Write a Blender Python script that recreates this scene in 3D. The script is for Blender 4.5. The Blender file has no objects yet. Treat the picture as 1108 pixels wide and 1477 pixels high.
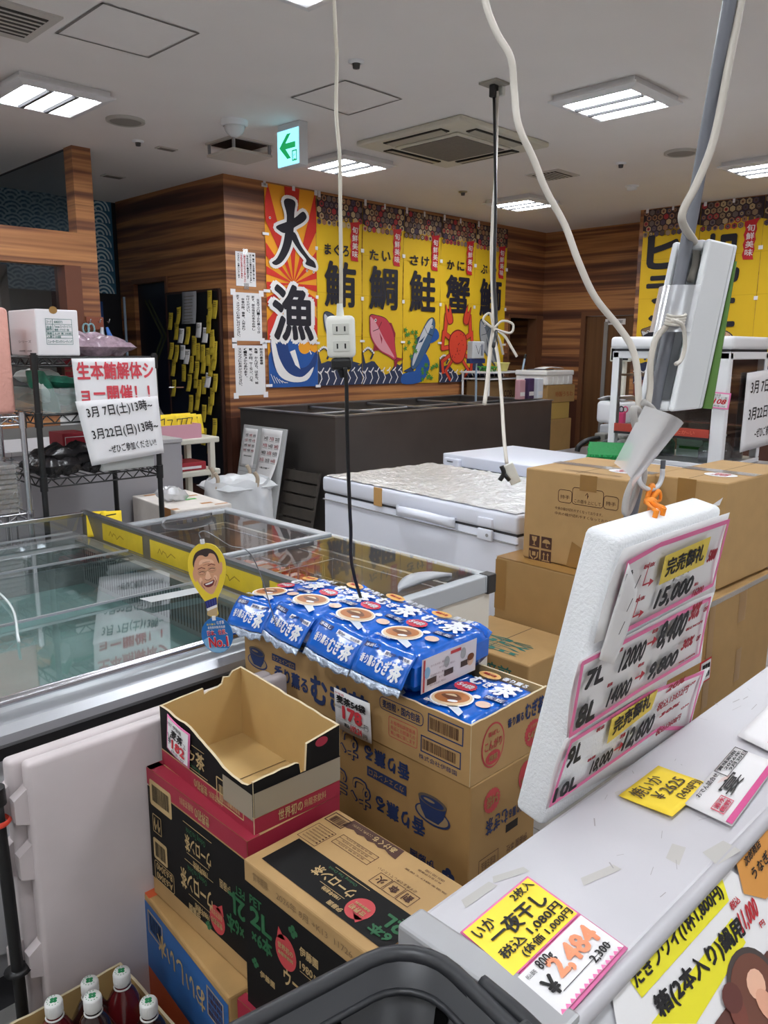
import bpy, bmesh, math, random
from mathutils import Matrix, Vector, geometry, noise
random.seed(7)
SC = bpy.context.scene
COL = SC.collection
# ------------------------------------------------------------------ camera
H = 1.55                                   # eye height
FPX, PIT, YAW, ROL = 1146.0, 0.202414, 0.789211, 0.005873
cp, sp = math.cos(PIT), math.sin(PIT)
FW = Vector((math.cos(YAW)*cp, math.sin(YAW)*cp, -sp))
RT = Vector((math.sin(YAW), -math.cos(YAW), 0))
UP = RT.cross(FW)
c_, s_ = math.cos(ROL), math.sin(ROL)
RT, UP = c_*RT + s_*UP, -s_*RT + c_*UP
cam_d = bpy.data.cameras.new('camera')
cam = bpy.data.objects.new('camera', cam_d)
COL.objects.link(cam)
cam.matrix_world = Matrix(((RT.x, UP.x, -FW.x, 0), (RT.y, UP.y, -FW.y, 0), (RT.z, UP.z, -FW.z, H), (0, 0, 0, 1)))
cam_d.sensor_fit = 'AUTO'
cam_d.sensor_width = 36
cam_d.lens = FPX/1477*36
cam_d.clip_start = 0.05
cam_d.clip_end = 60
SC.camera = cam
# ------------------------------------------------------------------ world, exposure
w = bpy.data.worlds.new('world')
SC.world = w
w.use_nodes = True
w.node_tree.nodes['Background'].inputs[0].default_value = (0.9, 0.95, 1.0, 1)
w.node_tree.nodes['Background'].inputs[1].default_value = 0.3
LAMP = 46.0                                # strength of the ceiling lamps' tubes
SC.view_settings.view_transform = 'Standard'
SC.view_settings.look = 'None'
SC.view_settings.gamma = 1
SC.view_settings.use_curve_mapping = False
SC.view_settings.exposure = 0.30
# ------------------------------------------------------------------ measuring: a sight line met with a real plane of the shop
def ray(x, y):
    return RT*((x-554)/FPX) - UP*((y-738.5)/FPX) + FW
def cz(x, y, z):
    d = ray(x, y); return d*((z-H)/d.z) + Vector((0, 0, H))
def cx(x, y, X):
    d = ray(x, y); return d*(X/d.x) + Vector((0, 0, H))
def cy(x, y, Y):
    d = ray(x, y); return d*(Y/d.y) + Vector((0, 0, H))
# ------------------------------------------------------------------ materials
MATS = {}
def lin(c):
    c = c/255
    return c/12.92 if c <= .04045 else ((c+.055)/1.055)**2.4
def L(rgb): return (lin(rgb[0]), lin(rgb[1]), lin(rgb[2]), 1)
def m(name, rgb, rough=.55, metal=0, emit=0, spec=.5, coat=0, var=0, vscale=8, bump=0, bscale=40, sub=0):
    if name in MATS: return MATS[name]
    a = bpy.data.materials.new(name); a.use_nodes = True
    nt = a.node_tree; b = nt.nodes['Principled BSDF']
    b.inputs['Base Color'].default_value = L(rgb)
    b.inputs['Roughness'].default_value = rough
    b.inputs['Metallic'].default_value = metal
    b.inputs['Specular IOR Level'].default_value = spec
    if coat:
        b.inputs['Coat Weight'].default_value = coat; b.inputs['Coat Roughness'].default_value = .12
    if emit:
        b.inputs['Emission Color'].default_value = L(rgb); b.inputs['Emission Strength'].default_value = emit
    if var or bump:
        g = nt.nodes.new('ShaderNodeNewGeometry')
    if var:
        n = nt.nodes.new('ShaderNodeTexNoise'); n.inputs['Scale'].default_value = vscale; n.inputs['Detail'].default_value = 5
        nt.links.new(g.outputs['Position'], n.inputs['Vector'])
        mx = nt.nodes.new('ShaderNodeMixRGB'); mx.inputs[1].default_value = L([c*(1-var) for c in rgb]); mx.inputs[2].default_value = L([min(255, c*(1+var)) for c in rgb])
        nt.links.new(n.outputs['Fac'], mx.inputs[0]); nt.links.new(mx.outputs[0], b.inputs['Base Color'])
    if bump:
        n2 = nt.nodes.new('ShaderNodeTexNoise'); n2.inputs['Scale'].default_value = bscale; n2.inputs['Detail'].default_value = 3
        nt.links.new(g.outputs['Position'], n2.inputs['Vector'])
        bp = nt.nodes.new('ShaderNodeBump'); bp.inputs['Strength'].default_value = bump; bp.inputs['Distance'].default_value = .01
        nt.links.new(n2.outputs['Fac'], bp.inputs['Height']); nt.links.new(bp.outputs[0], b.inputs['Normal'])
    MATS[name] = a
    return a
def clear(name, tint=(255, 255, 255), refl=.12, rough=.03, see=1.0, bump=0, bscale=30, fres=True):
    """thin clear sheet: lets light straight through (tinted) and mirrors part of it"""
    if name in MATS: return MATS[name]
    a = bpy.data.materials.new(name); a.use_nodes = True
    nt = a.node_tree; nt.nodes.clear()
    o = nt.nodes.new('ShaderNodeOutputMaterial'); mx = nt.nodes.new('ShaderNodeMixShader')
    t = nt.nodes.new('ShaderNodeBsdfTransparent'); t.inputs[0].default_value = L(tint)
    g = nt.nodes.new('ShaderNodeBsdfGlossy'); g.inputs['Roughness'].default_value = rough; g.inputs[0].default_value = (.95, .97, 1, 1)
    if fres:
        f = nt.nodes.new('ShaderNodeFresnel'); f.inputs[0].default_value = 1.5
        ad = nt.nodes.new('ShaderNodeMath'); ad.operation = 'ADD'; ad.use_clamp = True; ad.inputs[1].default_value = refl-.04
        nt.links.new(f.outputs[0], ad.inputs[0]); nt.links.new(ad.outputs[0], mx.inputs[0])
    else:
        mx.inputs[0].default_value = refl
    nt.links.new(t.outputs[0], mx.inputs[1]); nt.links.new(g.outputs[0], mx.inputs[2])
    last = mx
    if see < 1:                            # a little milky
        d = nt.nodes.new('ShaderNodeBsdfDiffuse'); d.inputs[0].default_value = L(tint)
        m2 = nt.nodes.new('ShaderNodeMixShader'); m2.inputs[0].default_value = 1-see
        nt.links.new(mx.outputs[0], m2.inputs[1]); nt.links.new(d.outputs[0], m2.inputs[2]); last = m2
    if bump:
        ge = nt.nodes.new('ShaderNodeNewGeometry'); n2 = nt.nodes.new('ShaderNodeTexNoise'); n2.inputs['Scale'].default_value = bscale
        nt.links.new(ge.outputs['Position'], n2.inputs['Vector'])
        bp = nt.nodes.new('ShaderNodeBump'); bp.inputs['Strength'].default_value = bump; bp.inputs['Distance'].default_value = .01
        nt.links.new(n2.outputs['Fac'], bp.inputs['Height']); nt.links.new(bp.outputs[0], g.inputs['Normal'])
    nt.links.new(last.outputs[0], o.inputs[0])
    MATS[name] = a
    return a
def wood(name, axis, stops, scale, grain=.12):
    """striped board: bands across `axis` (0, 1, 2), long along the others"""
    a = bpy.data.materials.new(name); a.use_nodes = True; nt = a.node_tree; b = nt.nodes['Principled BSDF']
    b.inputs['Roughness'].default_value = .5
    g = nt.nodes.new('ShaderNodeNewGeometry')
    def noise_(sc, det):
        mp = nt.nodes.new('ShaderNodeMapping'); s = [sc[0]]*3; s[axis] = sc[1]; mp.inputs['Scale'].default_value = s
        nt.links.new(g.outputs['Position'], mp.inputs[0])
        n = nt.nodes.new('ShaderNodeTexNoise'); n.inputs['Scale'].default_value = 1; n.inputs['Detail'].default_value = det; n.inputs['Roughness'].default_value = .6
        nt.links.new(mp.outputs[0], n.inputs['Vector']); return n
    n = noise_((.18, scale), 3)
    r = nt.nodes.new('ShaderNodeValToRGB'); r.color_ramp.interpolation = 'LINEAR'
    e = r.color_ramp.elements
    while len(e) < len(stops): e.new(.5)
    for i, (p, c) in enumerate(stops): e[i].position = p; e[i].color = L(c)
    nt.links.new(n.outputs['Fac'], r.inputs[0])
    n2 = noise_((2.5, 110), 4)
    mx = nt.nodes.new('ShaderNodeMixRGB'); mx.blend_type = 'MULTIPLY'; mx.inputs[0].default_value = 1
    r2 = nt.nodes.new('ShaderNodeValToRGB'); r2.color_ramp.elements[0].position = .3; r2.color_ramp.elements[1].position = .7
    k = 1-grain*2; r2.color_ramp.elements[0].color = (k, k, k, 1); r2.color_ramp.elements[1].color = (1, 1, 1, 1)
    nt.links.new(n2.outputs['Fac'], r2.inputs[0])
    nt.links.new(r.outputs[0], mx.inputs[1]); nt.links.new(r2.outputs[0], mx.inputs[2]); nt.links.new(mx.outputs[0], b.inputs['Base Color'])
    MATS[name] = a
    return a
# ------------------------------------------------------------------ text outlines
TXT = {}
def glyphs(s, bold=0.0, shear=0.0):
    k = (s, bold, shear)
    if k in TXT: return TXT[k]
    cu = bpy.data.curves.new('lettering', 'FONT'); cu.body = s; cu.size = 1; cu.shear = shear; cu.resolution_u = 2
    cu.fill_mode = 'FRONT'
    ob = bpy.data.objects.new('lettering', cu)
    me = ob.to_mesh()
    vs = [(v.co.x, v.co.y) for v in me.vertices]; fs = [tuple(p.vertices) for p in me.polygons]
    ob.to_mesh_clear(); bpy.data.objects.remove(ob); bpy.data.curves.remove(cu)
    if bold:                               # a heavier stroke: the same outline set down again around itself
        v0, f0 = vs, fs; vs, fs = [], []; k2 = 6 if bold < .03 else 9
        for i in range(k2):
            a = 6.2832*i/k2; b0 = len(vs); vs += [(p[0]+bold*math.cos(a), p[1]+bold*math.sin(a), i*1.2e-4) for p in v0]; fs += [tuple(q+b0 for q in f) for f in f0]
    xs = [v[0] for v in vs] or [0, 1]; ys = [v[1] for v in vs] or [0, 1]
    TXT[k] = (vs, fs, min(xs), max(xs), min(ys), max(ys))
    return TXT[k]
# ------------------------------------------------------------------ frames
def fr(o, x, y):
    x = Vector(x).normalized(); y = Vector(y); y = (y-x*y.dot(x)).normalized(); n = x.cross(y); o = Vector(o)
    return Matrix(((x.x, y.x, n.x, o.x), (x.y, y.y, n.y, o.y), (x.z, y.z, n.z, o.z), (0, 0, 0, 1)))
def at(loc, rz=0): return Matrix.Translation(loc) @ Matrix.Rotation(rz, 4, 'Z')
R180 = lambda W_, H_: Matrix.Translation((W_, H_, 0)) @ Matrix.Rotation(math.pi, 4, 'Z')
# ------------------------------------------------------------------ mesh collector (world coordinates)
class MB:
    def __init__(s, M=None): s.v = []; s.f = []; s.fm = []; s.sm = []; s.mats = []; s.M = M or Matrix.Identity(4)
    def mi(s, mat):
        if mat not in s.mats: s.mats.append(mat)
        return s.mats.index(mat)
    def add(s, vs, fs, mat, smooth=False, M=None):
        T = s.M @ M if M is not None else s.M
        b = len(s.v); s.v += [T @ Vector(p) for p in vs]; k = s.mi(mat)
        for f in fs: s.f.append(tuple(i+b for i in f)); s.fm.append(k); s.sm.append(smooth)
        return s
    def box(s, a, b, mat, bev=0, M=None, seg=2, smooth=False):
        x0, y0, z0 = [min(a[i], b[i]) for i in range(3)]; x1, y1, z1 = [max(a[i], b[i]) for i in range(3)]
        if not bev:
            return s.add([(x0, y0, z0), (x1, y0, z0), (x1, y1, z0), (x0, y1, z0), (x0, y0, z1), (x1, y0, z1), (x1, y1, z1), (x0, y1, z1)],
                         [(3, 2, 1, 0), (4, 5, 6, 7), (0, 1, 5, 4), (1, 2, 6, 5), (2, 3, 7, 6), (3, 0, 4, 7)], mat, False, M)
        bm = bmesh.new(); bmesh.ops.create_cube(bm, size=1)
        for v in bm.verts: v.co = Vector((x0+(v.co.x+.5)*(x1-x0), y0+(v.co.y+.5)*(y1-y0), z0+(v.co.z+.5)*(z1-z0)))
        bev = min(bev, .49*min(x1-x0, y1-y0, z1-z0))
        bmesh.ops.bevel(bm, geom=bm.edges[:], offset=bev, segments=seg, affect='EDGES', profile=.5)
        bm.verts.index_update()
        s.add([v.co.copy() for v in bm.verts], [tuple(v.index for v in f.verts) for f in bm.faces], mat, smooth or seg > 2, M); bm.free()
        return s
    def cyl(s, p0, p1, r0, mat, r1=None, n=16, M=None, caps=True, smooth=True):
        p0 = Vector(p0); p1 = Vector(p1); r1 = r0 if r1 is None else r1
        d = (p1-p0).normalized(); u = d.orthogonal().normalized(); w_ = d.cross(u)
        vs = []
        for p, r in ((p0, r0), (p1, r1)):
            for i in range(n):
                t = 2*math.pi*i/n; vs.append(p + u*(r*math.cos(t)) + w_*(r*math.sin(t)))
        s.add(vs, [(i, (i+1) % n, n+(i+1) % n, n+i) for i in range(n)], mat, smooth, M)
        if caps: s.add(vs, [tuple(range(n-1, -1, -1)), tuple(range(n, 2*n))], mat, False, M)
        return s
    def tube(s, pts, r, mat, n=8, M=None, sub=6, closed=False, flat=1.0, smooth=True):
        P = [Vector(p) for p in pts]
        if sub > 1 and len(P) > 2: P = spline(P, sub, closed)
        k = len(P); vs = []; up = None
        for i, p in enumerate(P):
            a = P[i-1] if (i or closed) else p; b = P[(i+1) % k] if (i < k-1 or closed) else p
            d = (b-a).normalized()
            if up is None: up = d.orthogonal().normalized()
            up = (up-d*up.dot(d)); up = up.normalized() if up.length > 1e-6 else d.orthogonal().normalized()
            sd = d.cross(up); rr = r(i/(k-1)) if callable(r) else r
            for j in range(n):
                t = 2*math.pi*j/n; vs.append(p + up*(rr*math.cos(t)) + sd*(rr*flat*math.sin(t)))
        fs = []
        for i in range(k if closed else k-1):
            for j in range(n):
                a = i*n+j; b = i*n+(j+1) % n; c2 = ((i+1) % k)*n
                fs.append((a, b, c2+(j+1) % n, c2+j))
        if not closed: fs += [tuple(range(n-1, -1, -1)), tuple(range((k-1)*n, k*n))]
        return s.add(vs, fs, mat, smooth, M)
    def lathe(s, prof, mat, n=24, M=None, o=(0, 0, 0), smooth=True, sx=1, sy=1):
        vs = []
        for r, z in prof:
            for i in range(n):
                t = 2*math.pi*i/n; vs.append((o[0]+r*sx*math.cos(t), o[1]+r*sy*math.sin(t), o[2]+z))
        fs = [(k*n+i, k*n+(i+1) % n, (k+1)*n+(i+1) % n, (k+1)*n+i) for k in range(len(prof)-1) for i in range(n)]
        return s.add(vs, fs, mat, smooth, M)
    def prism(s, pts, z0, z1, mat, M=None):
        """outline in the frame's xy, from z0 to z1"""
        n = len(pts)
        tri = geometry.tessellate_polygon([[Vector((p[0], p[1], 0)) for p in pts]])
        vs = [(p[0], p[1], z0) for p in pts]+[(p[0], p[1], z1) for p in pts]
        fs = [tuple(t) for t in tri]+[tuple(i+n for i in t) for t in tri]+[(i, (i+1) % n, n+(i+1) % n, n+i) for i in range(n)]
        return s.add(vs, fs, mat, False, M)
    def poly(s, M, pts, mat, z=0):
        tri = geometry.tessellate_polygon([[Vector((p[0], p[1], 0)) for p in pts]])
        return s.add([(p[0], p[1], z) for p in pts], [tuple(t) for t in tri], mat, False, M)
    def rect(s, M, x0, y0, x1, y1, mat, z=0):
        return s.add([(x0, y0, z), (x1, y0, z), (x1, y1, z), (x0, y1, z)], [(0, 1, 2, 3)], mat, False, M)
    def disc(s, M, x, y, rx, ry, mat, z=0, n=28, rot=0, star=0):
        c, q = math.cos(rot), math.sin(rot); pts = []
        for i in range(n):
            t = 2*math.pi*i/n; k = 1-(star if i % 2 else 0); a, b = rx*k*math.cos(t), ry*k*math.sin(t)
            pts.append((x+a*c-b*q, y+a*q+b*c, z))
        return s.add(pts, [tuple(range(n))], mat, False, M)
    def ring(s, M, x0, y0, x1, y1, t, mat, z=0):
        s.rect(M, x0, y0, x1, y0+t, mat, z); s.rect(M, x0, y1-t, x1, y1, mat, z)
        s.rect(M, x0, y0+t, x0+t, y1-t, mat, z); return s.rect(M, x1-t, y0+t, x1, y1-t, mat, z)
    def rring(s, M, x0, y0, x1, y1, t, mat, z=0, r=.02):
        def rr(a0, b0, a1, b1, q):
            o = []
            for cx_, cy_, st in ((a1-q, b1-q, 0), (a0+q, b1-q, 90), (a0+q, b0+q, 180), (a1-q, b0+q, 270)):
                for i in range(6):
                    a = math.radians(st+18*i); o.append((cx_+q*math.cos(a), cy_+q*math.sin(a), z))
            return o
        A = rr(x0, y0, x1, y1, r); B = rr(x0+t, y0+t, x1-t, y1-t, max(.0001, r-t)); n = len(A)
        return s.add(A+B, [(i, (i+1) % n, n+(i+1) % n, n+i) for i in range(n)], mat, False, M)
    def line(s, M, pts, w_, mat, z=0):
        z -= 4e-5
        for a, b in zip(pts, pts[1:]):
            z += 4e-5                      # each stretch lies a hair above the last
            d = Vector((b[0]-a[0], b[1]-a[1]))
            if d.length < 1e-9: continue
            d.normalize(); nx, ny = -d.y*w_/2, d.x*w_/2; e = w_*.3
            s.add([(a[0]-d.x*e+nx, a[1]-d.y*e+ny, z), (a[0]-d.x*e-nx, a[1]-d.y*e-ny, z), (b[0]+d.x*e-nx, b[1]+d.y*e-ny, z), (b[0]+d.x*e+nx, b[1]+d.y*e+ny, z)], [(0, 1, 2, 3)], mat, False, M)
        return s
    def text(s, M, t, x0, y0, x1, y1, mat, z=.0006, bold=0.0, shear=0.0, rot=0, keep=False):
        """lettering fitted to the box x0..x1, y0..y1"""
        vs, fs, a0, a1, b0, b1 = glyphs(t, bold, shear)
        if not vs: return s
        kx = (x1-x0)/max(1e-6, a1-a0); ky = (y1-y0)/max(1e-6, b1-b0)
        if keep: kx = ky = min(kx, ky)
        T = Matrix.Translation((x0, y0, z)) @ Matrix.Rotation(rot, 4, 'Z')
        return s.add([T @ Vector(((p[0]-a0)*kx, (p[1]-b0)*ky, p[2] if len(p) > 2 else 0)) for p in vs], fs, mat, False, M)
    def vtext(s, M, t, x0, x1, ytop, ybot, mat, z=.0006, bold=0.0, gap=.12):
        n = len(t); h = (ytop-ybot)/n
        for i, ch in enumerate(t):
            if ch in ' 　': continue
            y1 = ytop-h*i-h*gap/2; y0 = y1-h*(1-gap)
            if ch in '、。': s.text(M, '、', x0+(x1-x0)*.6, y0+(y1-y0)*.6, x1, y1, mat, z, bold)
            elif ch == 'ー': s.rect(M, (x0+x1)/2-(x1-x0)*.06, y0, (x0+x1)/2+(x1-x0)*.06, y1, mat, z)
            else: s.text(M, ch, x0, y0, x1, y1, mat, z, bold)
        return s
    def bars(s, M, x0, y0, x1, y1, mat, z=.0006, n=26):
        rg = random.Random(int(x0*9999)+n); x = x0; st = (x1-x0)/(n*2)
        while x < x1-st:
            q = st*rg.choice((.5, .8, 1.3)); s.rect(M, x, y0, min(x1, x+q), y1, mat, z); x += q+st*rg.choice((.5, .8, 1.2))
        return s
    def grid(s, nx, ny, fn, mat, smooth=True, M=None, back=0):
        vs = [Vector(fn(i/nx, j/ny)) for j in range(ny+1) for i in range(nx+1)]
        fs = [(j*(nx+1)+i, j*(nx+1)+i+1, (j+1)*(nx+1)+i+1, (j+1)*(nx+1)+i) for j in range(ny) for i in range(nx)]
        if back:
            n0 = len(vs); off = []
            for j in range(ny+1):
                for i in range(nx+1):
                    k = j*(nx+1)+i
                    a = vs[k+1]-vs[k] if i < nx else vs[k]-vs[k-1]
                    b = vs[k+nx+1]-vs[k] if j < ny else vs[k]-vs[k-nx-1]
                    q = a.cross(b); q = q.normalized() if q.length > 1e-12 else Vector((0, 0, 1)); off.append(vs[k]-q*back)
            vs += off
            fs += [tuple(reversed([i+n0 for i in f])) for f in fs[:]]
            rim = [i for i in range(nx+1)]+[j*(nx+1)+nx for j in range(1, ny+1)]+[ny*(nx+1)+i for i in range(nx-1, -1, -1)]+[j*(nx+1) for j in range(ny-1, 0, -1)]
            fs += [(rim[(i+1) % len(rim)], rim[i], rim[i]+n0, rim[(i+1) % len(rim)]+n0) for i in range(len(rim))]
        return s.add(vs, fs, mat, smooth, M)
def spline(P, sub, closed=False):
    out = []; k = len(P)
    for i in range(k if closed else k-1):
        p1, p2 = P[i], P[(i+1) % k]
        p0 = P[i-1] if (i or closed) else p1*2-p2; p3 = P[(i+2) % k] if (i < k-2 or closed) else p2*2-p1
        for j in range(sub):
            t = j/sub
            out.append(.5*((2*p1)+(p2-p0)*t+(2*p0-5*p1+4*p2-p3)*t*t+(3*p1-p0-3*p2+p3)*t**3))
    if not closed: out.append(P[-1])
    return out
# ------------------------------------------------------------------ objects
WM = {}
def tag(o, label, cat, group=None):
    o['label'] = label; o['category'] = cat
    if group: o['group'] = group
    return o
def mesh_of(name, mb, W_):
    me = bpy.data.meshes.new(name); inv = W_.inverted()
    me.from_pydata([inv @ p for p in mb.v], [], mb.f)
    for a in mb.mats: me.materials.append(a)
    me.polygons.foreach_set('material_index', mb.fm); me.polygons.foreach_set('use_smooth', mb.sm)
    me.update(); return me
def thing(name, label, cat, loc, rz=0, group=None):
    o = bpy.data.objects.new(name, None); o.empty_display_size = .05; COL.objects.link(o)
    o.location = loc; o.rotation_euler = (0, 0, rz); WM[o.name] = at(loc, rz)
    return tag(o, label, cat, group)
def part(name, mb, parent, label=None, stuff=False):
    W_ = WM[parent.name]
    o = bpy.data.objects.new(name, mesh_of(name, mb, W_)); COL.objects.link(o); o.parent = parent; WM[o.name] = W_
    if label: o['label'] = label
    if stuff: o['kind'] = 'stuff'
    return o
def solo(name, mb, label, cat, loc=None, group=None, stuff=False):
    if loc is None:
        n = len(mb.v); loc = Vector((sum(p.x for p in mb.v)/n, sum(p.y for p in mb.v)/n, min(p.z for p in mb.v)))
    W_ = Matrix.Translation(loc)
    o = bpy.data.objects.new(name, mesh_of(name, mb, W_)); COL.objects.link(o); o.location = loc; WM[o.name] = W_
    if stuff: o['kind'] = 'stuff'
    return tag(o, label, cat, group)
def struct(name, mb, parent=None):
    if parent: return part(name, mb, parent)
    n = len(mb.v); loc = sum(mb.v, Vector())/n; W_ = Matrix.Translation(loc)
    o = bpy.data.objects.new(name, mesh_of(name, mb, W_)); COL.objects.link(o); o.location = loc; WM[o.name] = W_
    o['kind'] = 'structure'; return o
def dup(root, loc, rz, label, group=None):
    r = root.copy(); COL.objects.link(r); r.location = loc; r.rotation_euler = (0, 0, rz); WM[r.name] = at(loc, rz); r['label'] = label
    if group: r['group'] = group
    for ch in list(root.children):
        c = ch.copy(); COL.objects.link(c); c.parent = r
        for g in ch.children:
            d = g.copy(); COL.objects.link(d); d.parent = c
    return r
# ------------------------------------------------------------------ shared materials
WHITE = m('white_paper', (238, 236, 236), .75)
PAPER = m('matte_paper', (228, 226, 226), .8)
BLACK = m('black_ink', (22, 20, 22), .6)
RED = m('red_ink', (190, 30, 42), .6)
PINK = m('pink_ink', (232, 120, 172), .6)
YEL = m('yellow_paper', (246, 214, 60), .7)
KRAFT = m('kraft_card', (162, 127, 78), .75, var=.05, vscale=14)
KRAFT2 = m('pale_kraft_card', (174, 139, 90), .75, var=.05, vscale=14)
KTAPE = m('brown_tape', (150, 112, 60), .3, var=.05)
CHROME = m('chrome', (200, 200, 205), .22, metal=1)
STEEL = m('brushed_steel', (150, 150, 152), .38, metal=.9, var=.05, vscale=5)
PLW = m('white_plastic', (228, 228, 230), .4)
PLG = m('grey_plastic', (150, 150, 152), .45)
PLB = m('black_plastic', (24, 24, 26), .4)
RUB = m('black_rubber', (16, 16, 17), .55)
NAVY = m('navy_ink', (28, 48, 92), .6)
CTAPE = clear('clear_tape', (250, 250, 248), .2, .12, see=.86)
# ================================================================== THE SHOP ITSELF
CEIL = 2.96
WALLY = 5.90
WOOD = wood('striped_wood', 2, [(.20, (58, 32, 26)), (.36, (92, 54, 40)), (.44, (134, 84, 56)), (.50, (196, 136, 84)), (.56, (170, 112, 70)), (.62, (112, 66, 46)), (.70, (186, 126, 76)), (.82, (150, 98, 62))], 6.5)
DADO = wood('dark_panel_wood', 0, [(.3, (62, 34, 26)), (.5, (92, 54, 40)), (.7, (70, 40, 30))], 9)
DOORW = wood('door_wood', 1, [(.3, (92, 60, 34)), (.5, (116, 78, 46)), (.7, (100, 66, 38))], 9, .08)
FRAMEW = m('frame_wood', (112, 72, 48), .45)
BROWN = m('dark_brown_wood', (58, 34, 26), .5)
CEILM = m('ceiling_board', (232, 226, 222), .9, var=.015, vscale=3)
GREYW = m('grey_wall', (222, 219, 214), .8)
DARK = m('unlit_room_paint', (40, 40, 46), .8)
mb = MB(); mb.box((-3, -3.6, -.1), (8.75, 7.95, 0), m('grey_vinyl', (158, 156, 153), .45, var=.08, vscale=2)); 
JOINT = m('floor_joint', (120, 118, 116), .7)
for i in range(10): mb.rect(Matrix.Identity(4), -3+1.0*i+.02, -3.6, -3+1.0*i+.026, 7.9, JOINT, .0008)
for i in range(11): mb.rect(Matrix.Identity(4), -3, -3.5+1.0*i, 8.7, -3.494+1.0*i, JOINT, .0008)
struct('floor', mb)
mb = MB(); mb.box((-3, -3.6, CEIL), (8.75, 7.95, CEIL+.1), CEILM); struct('ceiling', mb)
def wallbox(name, boxes):
    mb = MB()
    for a, b in boxes:
        if a[2] < .95 < b[2]:
            mb.box(a, (b[0], b[1], .95), DADO); mb.box((a[0], a[1], .95), b, WOOD)
        else: mb.box(a, b, WOOD if a[2] >= .95 else DADO)
    return struct(name, mb)
wallbox('wall_back', [((4.06, WALLY, 0), (7.95, WALLY+.12, CEIL)), ((7.95, WALLY, 1.965), (8.64, WALLY+.12, CEIL))])
wallbox('wall_left', [((3.96, WALLY, 0), (4.06, 6.90, CEIL)), ((3.96, 6.90, 2.17), (4.06, 7.52, CEIL)), ((3.96, 7.52, 0), (4.06, 7.8, CEIL))])
wallbox('wall_right', [((8.64, 5.31, 0), (8.74, 7.95, CEIL)), ((8.64, 4.27, 1.985), (8.74, 5.31, CEIL))])
wallbox('wall_right_front', [((7.93, -3.6, 0), (8.74, 4.27, CEIL))])
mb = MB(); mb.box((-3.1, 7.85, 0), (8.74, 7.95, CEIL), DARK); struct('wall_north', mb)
mb = MB(); mb.box((-3.1, -3.7, 0), (7.93, -3.6, CEIL), GREYW); struct('wall_front', mb)
mb = MB(); mb.box((-3.1, -3.6, 0), (-3.0, 7.85, CEIL), GREYW); struct('wall_west', mb)
# door frames, doors
mb = MB(); mb.box((8.50, WALLY-.015, 0), (8.638, WALLY+.12, 1.965), FRAMEW); mb.box((7.95, WALLY-.012, 1.93), (8.50, WALLY+.12, 1.965), FRAMEW); mb.box((7.935, WALLY-.012, 0), (7.96, WALLY+.12, 1.965), FRAMEW); struct('trim_1', mb)
mb = MB(); mb.box((8.62, 5.27, 0), (8.76, 5.33, 2.0), FRAMEW); mb.box((8.62, 4.28, 1.95), (8.76, 5.27, 2.0), FRAMEW); struct('trim_2', mb)
d = MB(); d.box((8.655, 4.285, .01), (8.695, 5.265, 1.945), DOORW); door = struct('door_1', d)
q = MB(); q.box((8.645, 5.0-.02, .25), (8.656, 5.0+.03, 1.88), m('frosted_slit', (150, 148, 146), .35)); struct('glass_slit', q, door)
q = MB(); q.box((8.648, 4.76, 1.845), (8.655, 5.02, 1.91), WHITE); F = fr((8.647, 5.02, 1.845), (0, -1, 0), (0, 0, 1)); q.text(F, '事 務 室', .03, .015, .23, .05, BLACK, .001); struct('door_sign', q, door)
mb = MB(); mb.box((3.945, 6.86, 0), (4.075, 6.90, 2.2), FRAMEW); mb.box((3.945, 6.90, 2.16), (4.075, 7.53, 2.2), FRAMEW); struct('trim_3', mb)
d = MB(); d.box((4.0, 6.91, .01), (4.03, 7.51, 2.155), m('dark_navy_door', (18, 22, 36), .4)); door2 = struct('door_2', d)
q = MB(); F = fr((3.998, 7.51, 0), (0, -1, 0), (0, 0, 1)); OL = m('olive_stripe', (62, 66, 40), .6)
for k in (0, .07): q.line(F, [(.14+k, 2.0), (.44+k, 1.66), (.14+k, 1.3)], .03, OL, 0)
struct('chevron', q, door2)
# partition of the preparation room: column, beam, sill wall
mb = MB(); mb.box((2.68, 5.885, 0), (2.82, 6.02, CEIL), WOOD); mb.box((-3, 5.885, 2.13), (2.68, 6.02, 2.365), WOOD); mb.box((-3, 5.885, .98), (2.68, 6.02, 1.22), WOOD); mb.box((-3, 5.885, 0), (2.68, 6.02, .98), m('stainless_panel', (128, 126, 124), .45, metal=.4)); struct('wall_partition', mb)
DGLASS = clear('smoked_glass', (70, 82, 88), .16, .05, bump=.25, bscale=2.5)
mb = MB(); mb.box((2.56, 5.865, 1.22), (2.68, 6.05, 2.13), m('red_brown_wood', (104, 58, 38), .4)); mb.box((-3, 5.875, 1.19), (2.68, 6.1, 1.225), FRAMEW); w1 = struct('window_1', mb)
mb = MB(); mb.rect(fr((-3, 6.0, 1.225), (1, 0, 0), (0, 0, 1)), 0, 0, 5.56, .9, clear('window_glass', (186, 196, 200), .12, .04, bump=.25, bscale=2.5)); struct('pane', mb, w1)
mb = MB(); 
for x in (1.0, 1.62, 2.2): mb.box((x, 6.15, 1.2), (x+.06, 6.2, 2.13), BROWN)
mb.box((1.0, 6.15, 2.0), (2.26, 6.2, 2.06), BROWN); struct('mullion', mb, w1); mb = MB(); mb.box((1.1, 6.9, 0), (1.75, 6.94, 1.9), m('cream_board', (196, 186, 150), .7)); mb.box((1.72, 6.88, 0), (1.8, 6.96, 2.0), BROWN); struct('wall_inner_board', mb)
mb = MB(); mb.rect(fr((2.70, 7.8, 1.3), (0, -1, 0), (0, 0, 1)), 0, 0, 1.78, 1.66, DGLASS); mb.box((2.69, 6.02, 2.955), (2.71, 7.8, 2.96), BROWN); struct('window_2', mb)
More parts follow.
